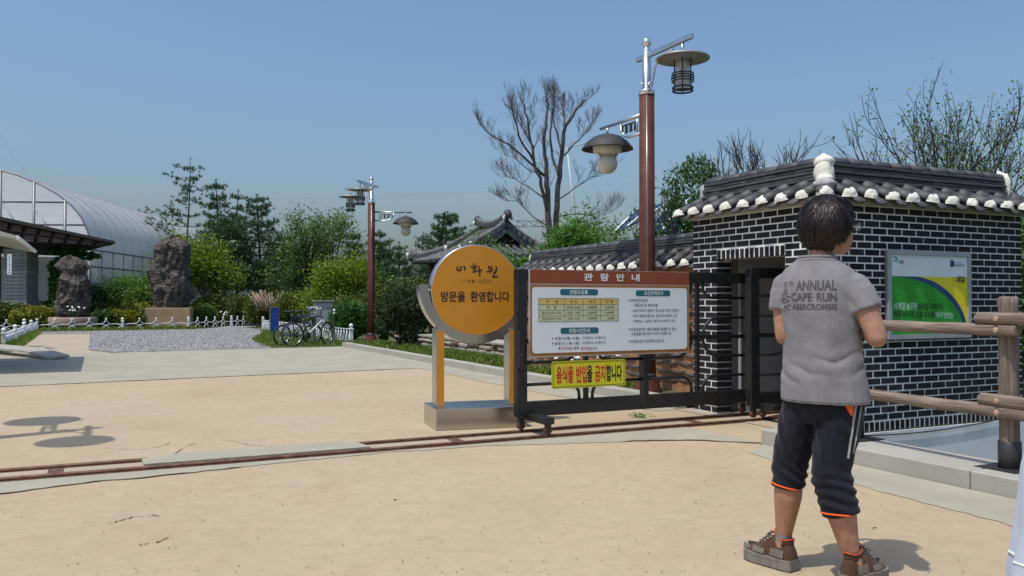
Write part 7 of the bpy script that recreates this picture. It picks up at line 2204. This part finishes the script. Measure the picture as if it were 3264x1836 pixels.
def hair_parts(root, hc, hf, hr, org, k, seed, nstr=3600, puff=1.0):
    Z = Vector((0, 0, 1)); r = random.Random(seed)
    c0 = hc + Z * .014 * k - hf * .008 * k
    def surf(th, ph):
        """th from the top (0) down, ph around, 0 = face; returns point, is_hair"""
        d = Vector((math.sin(th) * math.sin(ph), math.sin(th) * math.cos(ph), math.cos(th)))   # right, front, up
        a, b, h = .106 * puff, .128 * puff, .122
        if d.z < 0: h = .170
        q = d.x * a * hr + d.y * b * hf + d.z * h * Z
        front = math.cos(ph)
        if front > .62: lim = .42
        elif front > .25: lim = -.36 + (front - .25) / .37 * .78
        elif front > -.30: lim = -.60 + .12 * nz(Vector((ph * 4.0, seed, 1)))
        else: lim = -.97 + .10 * nz(Vector((ph * 3.0, seed, 0)))
        w = 1 + .05 * nz(d * 2.6 + Vector((seed, 0, 0))) + .03 * nz(d * 6 + Vector((0, seed, 0))) + .035 * abs(nz(Vector((ph * 5.0, th * 1.2, seed)))) + .018 * nz(Vector((ph * 13.0, th * 1.6, seed)))
        if d.z < -.25 and front < .3: w *= 1 - .13 * min(1, (-.25 - d.z) / .6)
        return c0 + q * k * w, d.z > lim
    mb = MB(); n, m = 56, 40; vs = []; fs = []
    for j in range(m + 1):
        for i in range(n):
            p, ok = surf(PI * j / m, 2 * PI * i / n)
            p = c0 + (p - c0) * (.975 if ok else .55)
            vs.append(p - org)
    for j in range(m):
        for i in range(n): fs.append((j * n + i, j * n + (i + 1) % n, (j + 1) * n + (i + 1) % n, (j + 1) * n + i))
    mb.add(vs, fs, True); h = mb.build('hair', M['hair'], root)
    V = []; F = []
    for q in range(nstr):
        ph = r.uniform(0, 2 * PI); t0 = r.uniform(.05, 1.9); L = r.uniform(.45, 1.0); sw = r.gauss(.12, .28); flare = r.uniform(0, .10) * r.random(); ph2 = r.uniform(0, 6)
        base = .985 + .045 * r.random()
        if q % 8 == 0: flare = r.uniform(.05, .15)
        pts = []
        for i in range(8):
            th = t0 + L * i / 7; p, ok = surf(min(th, 2.8), ph + sw * (i / 7) + .05 * math.sin(4 * th + ph2))
            if not ok and i > 2: break
            pts.append(c0 + (p - c0) * (base + flare * (i / 7) ** 2))
        if len(pts) < 4: continue
        w = r.uniform(.0008, .0034) * k; o = len(V)
        for i, p in enumerate(pts):
            d = (pts[min(i + 1, len(pts) - 1)] - pts[max(i - 1, 0)]).normalized(); tw = .35 * math.sin(ph2 + i)
            s_ = (d.cross((p - c0)).normalized() + (p - c0).normalized() * tw).normalized() * w * (1 - .85 * (i / (len(pts) - 1)) ** 1.5)
            V += [tuple(p + s_ - org), tuple(p - s_ - org)]
        for i in range(len(pts) - 1): F.append((o + 2 * i, o + 2 * i + 1, o + 2 * i + 3, o + 2 * i + 2))
    link('strands', np_mesh('strands', V, F, M['hair'], True), h)

def hand(mb, wrist, d, palm_n, side):
    """palm, four fingers and a thumb; d along the hand, palm_n out of the palm, side toward the thumb"""
    d = d.normalized(); side = (side - d * side.dot(d)).normalized(); pn = d.cross(side)
    loft(mb, [(wrist, side * .028, pn * .020), (wrist + d * .04, side * .038, pn * .016), (wrist + d * .085, side * .040, pn * .013)], 12)
    cv = palm_n.normalized()
    for i, L in enumerate((.070, .080, .075, .058)):
        b = wrist + d * .080 + side * (.030 - .020 * i)
        p1 = b + (d * .9 + cv * .35).normalized() * L * .45; p2 = p1 + (d * .45 + cv * .9).normalized() * L * .32; p3 = p2 + (cv * .95 - d * .1).normalized() * L * .23
        limb(mb, [b, p1, p2, p3], [.0095, .0088, .0080, .0070], 8)
    b = wrist + d * .025 + side * .030; p1 = b + (side * .7 + d * .7 + cv * .2).normalized() * .040; p2 = p1 + (d * .8 + cv * .5).normalized() * .030
    limb(mb, [b, p1, p2], [.012, .010, .008], 8)

# ---- the man in the grey T-shirt
man_o = Vector((1.41, 3.86, 0.0))
man = empty('person', man_o); tag(man, 'person in a grey lettered T-shirt and dark cropped trousers, seen from behind', 'person')
PSI = R(38); f_ = Vector((math.sin(PSI), math.cos(PSI), 0)); r_ = Vector((math.cos(PSI), -math.sin(PSI), 0)); Zv = Vector((0, 0, 1))
Nk = Vector((1.392, 3.86, 0)); Pv = Vector((1.420, 3.85, 0))
PH = R(70); hf = Vector((math.sin(PH), math.cos(PH), 0)); hr = Vector((math.cos(PH), -math.sin(PH), 0))
hc = Vector((1.452, 3.872, 1.588))
SR, SL = Nk + r_ * .175 + Zv * 1.318, Nk - r_ * .155 + Zv * 1.322
ER, EL = Vector((1.578, 3.665, 1.092)), Vector((1.262, 3.925, 1.090))
WR, WL = Vector((1.640, 3.915, 1.115)), Vector((1.425, 4.105, 1.120))
HL, HR_ = Vector((1.348, 3.900, .82)), Vector((1.476, 3.806, .82))
KL, KR = Vector((1.296, 3.965, .49)), Vector((1.424, 3.800, .48))
AL, AR = Vector((1.268, 3.985, .10)), Vector((1.508, 3.755, .085))
mb = MB()
def tor(z, a, b, off=0.0):
    t = (z - .8) / .65; c = Pv.lerp(Nk, max(0, min(1, t))) + f_ * off; return (Vector((c.x, c.y, z)), r_ * a, f_ * b)
loft(mb, [tor(.78, .13, .10), tor(.86, .165, .115), tor(1.0, .15, .105), tor(1.15, .162, .11), tor(1.28, .170, .105), tor(1.36, .13, .085), tor(1.42, .075, .06), tor(1.44, .058, .055)])
limb(mb, *dense([Nk + Zv * 1.40 + f_ * .0, Nk + Zv * 1.47 + Vector((.02, 0, 0)), hc - Zv * .05], [.062, .056, .056], 3))
for (S, E, W) in ((SR, ER, WR), (SL, EL, WL)):
    limb(mb, *dense([S - Zv * .012, S.lerp(E, .5), E], [.046, .052, .043], 3)); limb(mb, *dense([E, E.lerp(W, .3), W], [.043, .043, .028], 3))
hand(mb, WR, Vector((-.25, .9, .15)), Vector((-.9, -.2, -.1)), Vector((0, .1, 1)))
hand(mb, WL, Vector((.85, .35, .15)), Vector((.4, -.8, -.1)), Vector((0, .1, 1)))
for (H, K, A, kk) in ((HL, KL, AL, 1.0), (HR_, KR, AR, 1.08)):
    limb(mb, *dense([H, H.lerp(K, .5), K], [.085, .072, .058], 3))
    back = Vector((0, -.012, 0))
    c = K.lerp(A, .38) + back
    limb(mb, *dense([K, K.lerp(A, .18) + back, c, K.lerp(A, .62) + back * .5, K.lerp(A, .85), A], [.056 * kk, .062 * kk, .064 * kk, .050 * kk, .037 * kk, .038 * kk], 3))
    limb(mb, [A, A + Vector((0, .05, -.05))], [.036, .03])
head_parts(man, mb, hc, hf, hr, 1.04)
body = remesh(mb, .0065, 3, 'body', M['skin'])
displace(body, lambda p, n: .0012 * nz(p * 30))
link('body', body, man, -man_o)
face_things(man, hc, hf, hr, man_o, 1.04)
hair_parts(man, hc, hf, hr, man_o, 1.06, 3)

# T-shirt
mb = MB()
loft(mb, [tor(.795, .198, .148), tor(.83, .196, .147), tor(.88, .190, .144), tor(.94, .181, .139), tor(1.0, .174, .133), tor(1.1, .173, .131), tor(1.2, .180, .131), tor(1.28, .186, .125), tor(1.33, .185, .115), tor(1.365, .172, .102), tor(1.395, .150, .090), tor(1.42, .118, .081), tor(1.44, .092, .075), tor(1.454, .082, .071)], 28)
for (S, E, sd) in ((SR, ER, 1), (SL, EL, -1)):
    e = S.lerp(E, .50)
    limb(mb, *dense([S - r_ * sd * .06 + Zv * .012, S - Zv * .006 - r_ * sd * .006, S.lerp(E, .25)], [.060, .063, .066], 4))
    mb.tube([S.lerp(E, .10), S.lerp(E, .35), e + r_ * sd * .002], [.065, .0675, .0685], 18)
shirt = remesh(mb, .0068, 5, 'shirt', M['shirt_grey'])
def crease(x): return abs(math.sin(x)) ** .65 - .62
def folds(p, n):
    z = p.z; c = Pv.lerp(Nk, max(0, min(1, (z - .8) / .65)))
    q = p - c; u = q.dot(r_); th = math.atan2(u, -q.dot(f_))       # 0 at the middle of the back
    d = 0.0
    wob = 1.6 * nz(p * 4.5) + .8 * nz(p * 11)
    win = math.exp(-((z - .950 - .030 * u / .2 - .012 * math.sin(u * 18)) / .050) ** 2)
    d += .0150 * win * crease(z * 42 + 2.6 * math.sin(th * 1.3 + .9) + wob) * (.45 + .75 * abs(nz(p * 3.5 + Vector((4, 2, 7)))))
    d += .0080 * math.exp(-((z - .875) / .055) ** 2) * crease(th * 3.2 + 1.6 * nz(p * 4) + (z - .86) * 9) * (.3 + abs(nz(p * 4 + Vector((1, 5, 2)))))
    d += .0070 * math.exp(-((z - 1.09) / .11) ** 2) * crease(th * 3.0 + 1.0 * nz(p * 3) + (z - 1.1) * 9) * (.15 + .8 * min(1, abs(th) / 1.3))
    d += .0055 * math.exp(-((z - 1.245) / .055) ** 2) * crease(abs(u) * 34 + z * 26 + nz(p * 6)) * (1 if abs(u) > .11 else .1)
    d += .0030 * nz(p * 8) + .0012 * nz(p * 24)
    return d
displace(shirt, folds)
so_ = link('shirt', shirt, man, -man_o)
sb = bvh_of(shirt)
def on_back(u, z, lift=.0022):
    """point of the shirt behind the body at sideways u, height z"""
    c = Pv.lerp(Nk, max(0, min(1, (z - .8) / .65))); o = Vector((c.x, c.y, z)) + r_ * u - f_ * .6
    h = sb.ray_cast(o, f_)
    return (h[0] - f_ * lift) if h[0] is not None else o + f_ * .45
def wrap_on_back(me):
    """lays a flat line of lettering (x sideways, z up) onto the back of the shirt"""
    bm = bmesh.new(); bm.from_mesh(me)
    for it in range(5):
        le = [e for e in bm.edges if e.calc_length() > .0065]
        if not le: break
        bmesh.ops.subdivide_edges(bm, edges=le, cuts=1); bmesh.ops.triangulate(bm, faces=bm.faces[:])
    for v in bm.verts: v.co = on_back(v.co.x, v.co.z, .0013)
    bm.to_mesh(me); bm.free(); me.update()
    return me
def shirt_text(s, u0, u1, zc, h): return put_text(s, so_, u0, u1, zc, h, M['shirt_ink'], 0.0, .03, 'lettering', wrap_on_back)
shirt_text('12', -.131, -.111, 1.316, .050); shirt_text('TH', -.104, -.080, 1.330, .022)
shirt_text('ANNUAL', -.066, .110, 1.320, .047)
shirt_text('CAPE', -.090, .008, 1.268, .038); shirt_text('RUN', .028, .110, 1.268, .039)
shirt_text('ABERCROMBIE', -.086, .109, 1.225, .028)
# faded crest left of the lettering
mb = MB()
for (u, z, rr) in ((-.112, 1.272, .016), (-.094, 1.262, .012), (-.106, 1.236, .014), (-.092, 1.222, .013), (-.115, 1.214, .010), (-.124, 1.252, .010)):
    u -= .012; ring = [(u + rr * math.cos(t), z + rr * .8 * math.sin(t)) for t in [.6 + 4.6 * i / 10 for i in range(11)]]
    for (a, b) in zip(ring[:-1], ring[1:]):
        mb.add([on_back(a[0], a[1] - .003, .0014), on_back(b[0], b[1] - .003, .0014), on_back(b[0], b[1] + .003, .0014), on_back(a[0], a[1] + .003, .0014)], [(0, 1, 2, 3)])
mb.build('crest', M['shirt_ink'], so_)
# collar band and seams
def ring_on(z, lift, r0, w, name, mat, tilt=0.0):
    pts = []
    for i in range(41):
        t = 2 * PI * i / 40; d = r_ * math.cos(t) + f_ * math.sin(t); zz = z + tilt * -math.sin(t)
        c = Pv.lerp(Nk, max(0, min(1, (zz - .8) / .65))); o = Vector((c.x, c.y, zz)) + d * .5
        h = sb.ray_cast(o, -d); pts.append((h[0] + d * lift) if h[0] is not None else Vector((c.x, c.y, zz)) + d * r0)
    m = MB(); m.tube([p - man_o for p in pts], w, 6, cap=False); o = m.build(name, mat, so_); o.location = man_o
    return o
ring_on(1.447, -.001, .08, .0085, 'collar', M['shirt_grey'], .004)
ring_on(1.430, -.0006, .09, .0016, 'seam', M['shirt_ink'], .006)
ring_on(.806, -.0008, .2, .0018, 'seam', M['shirt_ink'])

# cropped trousers
mb = MB()
loft(mb, [tor(.70, .140, .105), tor(.76, .166, .128), tor(.84, .170, .130), tor(.93, .158, .120)], 24)
HemL, HemR = KL.lerp(AL, .27), KR.lerp(AR, .45)
limb(mb, *dense([HL + Vector((0, 0, -.02)), HL.lerp(KL, .5), KL + Vector((0, -.004, 0))], [.100, .092, .080], 4)); mb.tube(*dense([KL, KL.lerp(AL, .12) + Vector((0, -.006, 0)), HemL + Vector((0, -.006, 0))], [.082, .078, .074], 3), 20)
limb(mb, *dense([HR_ + Vector((0, 0, -.02)), HR_.lerp(KR, .5), KR + Vector((0, -.004, 0))], [.104, .096, .086], 4)); mb.tube(*dense([KR, KR.lerp(AR, .2) + Vector((0, -.008, 0)), HemR + Vector((0, -.008, 0))], [.090, .086, .081], 3), 20)
pants = remesh(mb, .0070, 4, 'trousers', M['pants_navy'])
def pfold(p, n):
    z = p.z; d = .004 * nz(p * 10) + .002 * nz(p * 25)
    amp = .0050 * math.exp(-((z - .42) / .10) ** 2) * (.35 + .9 * abs(nz(p * 6 + Vector((3, 1, 0)))))
    d += amp * 1.6 * math.sin(z * 105 + 7.0 * nz(p * 5) + p.x * 35)
    d += .004 * math.exp(-((z - .66) / .10) ** 2) * math.sin((p.x - p.y) * 70 + z * 30 + 2 * nz(p * 6))
    return d
displace(pants, pfold)
po2 = link('trousers', pants, man, -man_o)
pb2 = bvh_of(pants)
def hem_ring(c, ax_, rad, name):
    a, b = frame_of(ax_); pts = []
    for i in range(33):
        t = 2 * PI * i / 32; d = a * math.cos(t) + b * math.sin(t); h = pb2.ray_cast(c, d, .14)
        pts.append((h[0] + d * .001 if h[0] is not None else c + d * rad) - man_o)
    m = MB(); m.tube(pts, .0042, 6, cap=False); o = m.build(name, M['trim_orange'], po2); o.location = man_o
hem_ring(HemL + Vector((0, -.006, .006)), (AL - KL) + Vector((-.05, 0, .0)), .074, 'hem_trim')
hem_ring(HemR + Vector((0, -.008, .006)), (AR - KR) + Vector((-.10, 0, 0)), .081, 'hem_trim')
camp = Vector((0, 0, CAM_H))
def on_pants(px, py, lift=.003):
    d = (P(px, py, 3.8) - camp).normalized(); h = pb2.ray_cast(camp, d)
    return (h[0] - d * lift) if h[0] is not None else None
def pants_strip(pts, w, mat, name):
    """a band sewn on the cloth following points of the trouser surface"""
    Q = []
    for (px, py) in pts:
        p = on_pants(px, py)
        if p is not None: Q.append(p)
    if len(Q) < 2: return
    m = MB(); L = []; Rr = []
    for i, q in enumerate(Q):
        d = (Q[min(i + 1, len(Q) - 1)] - Q[max(i - 1, 0)]).normalized(); s = d.cross((q - camp).normalized()).normalized() * w; L.append(q + s - man_o); Rr.append(q - s - man_o)
    n = len(Q); m.add(L + Rr, [(i, i + 1, n + i + 1, n + i) for i in range(n - 1)], True); o = m.build(name, mat, po2); o.location = man_o
pants_strip([(2726 - 26 * t, 1292 + 168 * t) for t in [i / 16 for i in range(17)]], .0048, M['stripe_grey'], 'stripe')
pants_strip([(2743 - 27 * t, 1294 + 150 * t) for t in [i / 16 for i in range(17)]], .0048, M['stripe_grey'], 'stripe')
def pants_patch(poly, name):
    c = [sum(p[0] for p in poly) / len(poly), sum(p[1] for p in poly) / len(poly)]
    ring = []
    for i in range(len(poly)):
        a, b = poly[i], poly[(i + 1) % len(poly)]
        for k in range(4): ring.append((a[0] + (b[0] - a[0]) * k / 4, a[1] + (b[1] - a[1]) * k / 4))
    P3 = [on_pants(*q) for q in ring] + [on_pants(*c, .004)]
    if any(p is None for p in P3): return
    n = len(ring); m = MB(); m.add([p - man_o for p in P3], [(i, (i + 1) % n, n) for i in range(n)], True); o = m.build(name, M['trim_orange'], po2); o.location = man_o
pants_patch([(2692, 1292), (2718, 1292), (2717, 1326), (2708, 1322)], 'pocket_flash')
pants_patch([(2688, 1528), (2692, 1530), (2722, 1547), (2684, 1544)], 'pocket_flash')
# socks and shoes
for (K, A, hd_, heel) in ((KL, AL, -33, Vector((1.297, 3.940, 0.006))), (KR, AR, 55, Vector((1.466, 3.727, 0.006)))):
    m = MB(); d = (K - A).normalized(); limb(m, *dense([A - man_o, A + d * .045 - man_o, A + d * .085 - man_o], [.037, .037, .039], 3)); m.build('sock', M['sock_grey'], man)
    shoe(man, heel - man_o, hd_, None)

# ---- a passer-by in a pale dress, nearly all outside the right edge
w_o = Vector((1.492, 2.05, 0.0))
wm = empty('person', w_o); tag(wm, 'person in a pale blue-white dress, only a sliver at the right edge', 'person')
f2 = Vector((1, .1, 0)).normalized(); r2 = Vector((.1, -1, 0)).normalized(); hc2 = w_o + Vector((.03, 0, 1.47))
mb = MB()
def tr2(z, a, b): return (w_o + Zv * z, r2 * a, f2 * b)
loft(mb, [tr2(.72, .12, .09), tr2(.82, .155, .105), tr2(.98, .12, .085), tr2(1.12, .14, .095), tr2(1.24, .15, .085), tr2(1.30, .08, .055), tr2(1.33, .05, .05)])
limb(mb, *dense([w_o + Zv * 1.28, w_o + Zv * 1.36, hc2 - Zv * .05], [.05, .045, .045], 3))
for sd in (-1, 1):
    S = w_o + r2 * .15 * sd + Zv * 1.22; E = w_o + r2 * .18 * sd + f2 * .02 + Zv * .98; W = E + f2 * .20 + Zv * .05 - r2 * sd * .05
    limb(mb, *dense([S, E], [.043, .036], 4)); limb(mb, *dense([E, W], [.034, .023], 4)); hand(mb, W, f2 + Zv * .1, -r2 * sd, Zv)
    H = w_o + r2 * .08 * sd + Zv * .74; K = w_o + r2 * .08 * sd + f2 * .02 * sd + Zv * .42; A = w_o + r2 * .08 * sd + f2 * .05 * sd + Zv * .07
    limb(mb, *dense([H, K], [.075, .05], 4)); limb(mb, *dense([K, K.lerp(A, .35) - f2 * .012, A], [.048, .05, .033], 3)); limb(mb, [A, A + f2 * .10 - Zv * .04, A + f2 * .16 - Zv * .045], [.036, .032, .022])
head_parts(wm, mb, hc2, f2, r2, .95)
link('body', remesh(mb, .009, 3, 'body', M['skin']), wm, -w_o)
face_things(wm, hc2, f2, r2, w_o, .95, False); hair_parts(wm, hc2, f2, r2, w_o, .98, 9, 900)
mb = MB()
loft(mb, [tr2(.44, .25, .272), tr2(.585, .24, .258), tr2(.69, .228, .245), tr2(.84, .205, .238), tr2(.95, .165, .222), tr2(1.03, .145, .195), tr2(1.10, .15, .135), tr2(1.2, .165, .105), tr2(1.27, .13, .085), tr2(1.31, .075, .06)], 30)
dress = remesh(mb, .010, 3, 'dress', M['dress_pale'])
def dfold(p, n):
    q = p - w_o; th = math.atan2(q.y, q.x); return (.010 * math.sin(th * 13 + 2 * nz(p * 3)) + .004 * nz(p * 8)) * max(0, min(1, (1.0 - p.z) / .4))
displace(dress, dfold); dr_ = link('dress', dress, wm, -w_o)
db = bvh_of(dress); pts = []
for i in range(49):
    t = 2 * PI * i / 48; d = Vector((math.cos(t), math.sin(t), 0)); h = db.ray_cast(w_o + Zv * .61 + d * .6, -d); pts.append((h[0] + d * .001 if h[0] is not None else w_o + d * .25 + Zv * .61) - w_o)
mb = MB(); mb.tube(pts, .0035, 5, cap=False); o = mb.build('hem_seam', M['dress_trim'], dr_); o.location = w_o

flush_text()
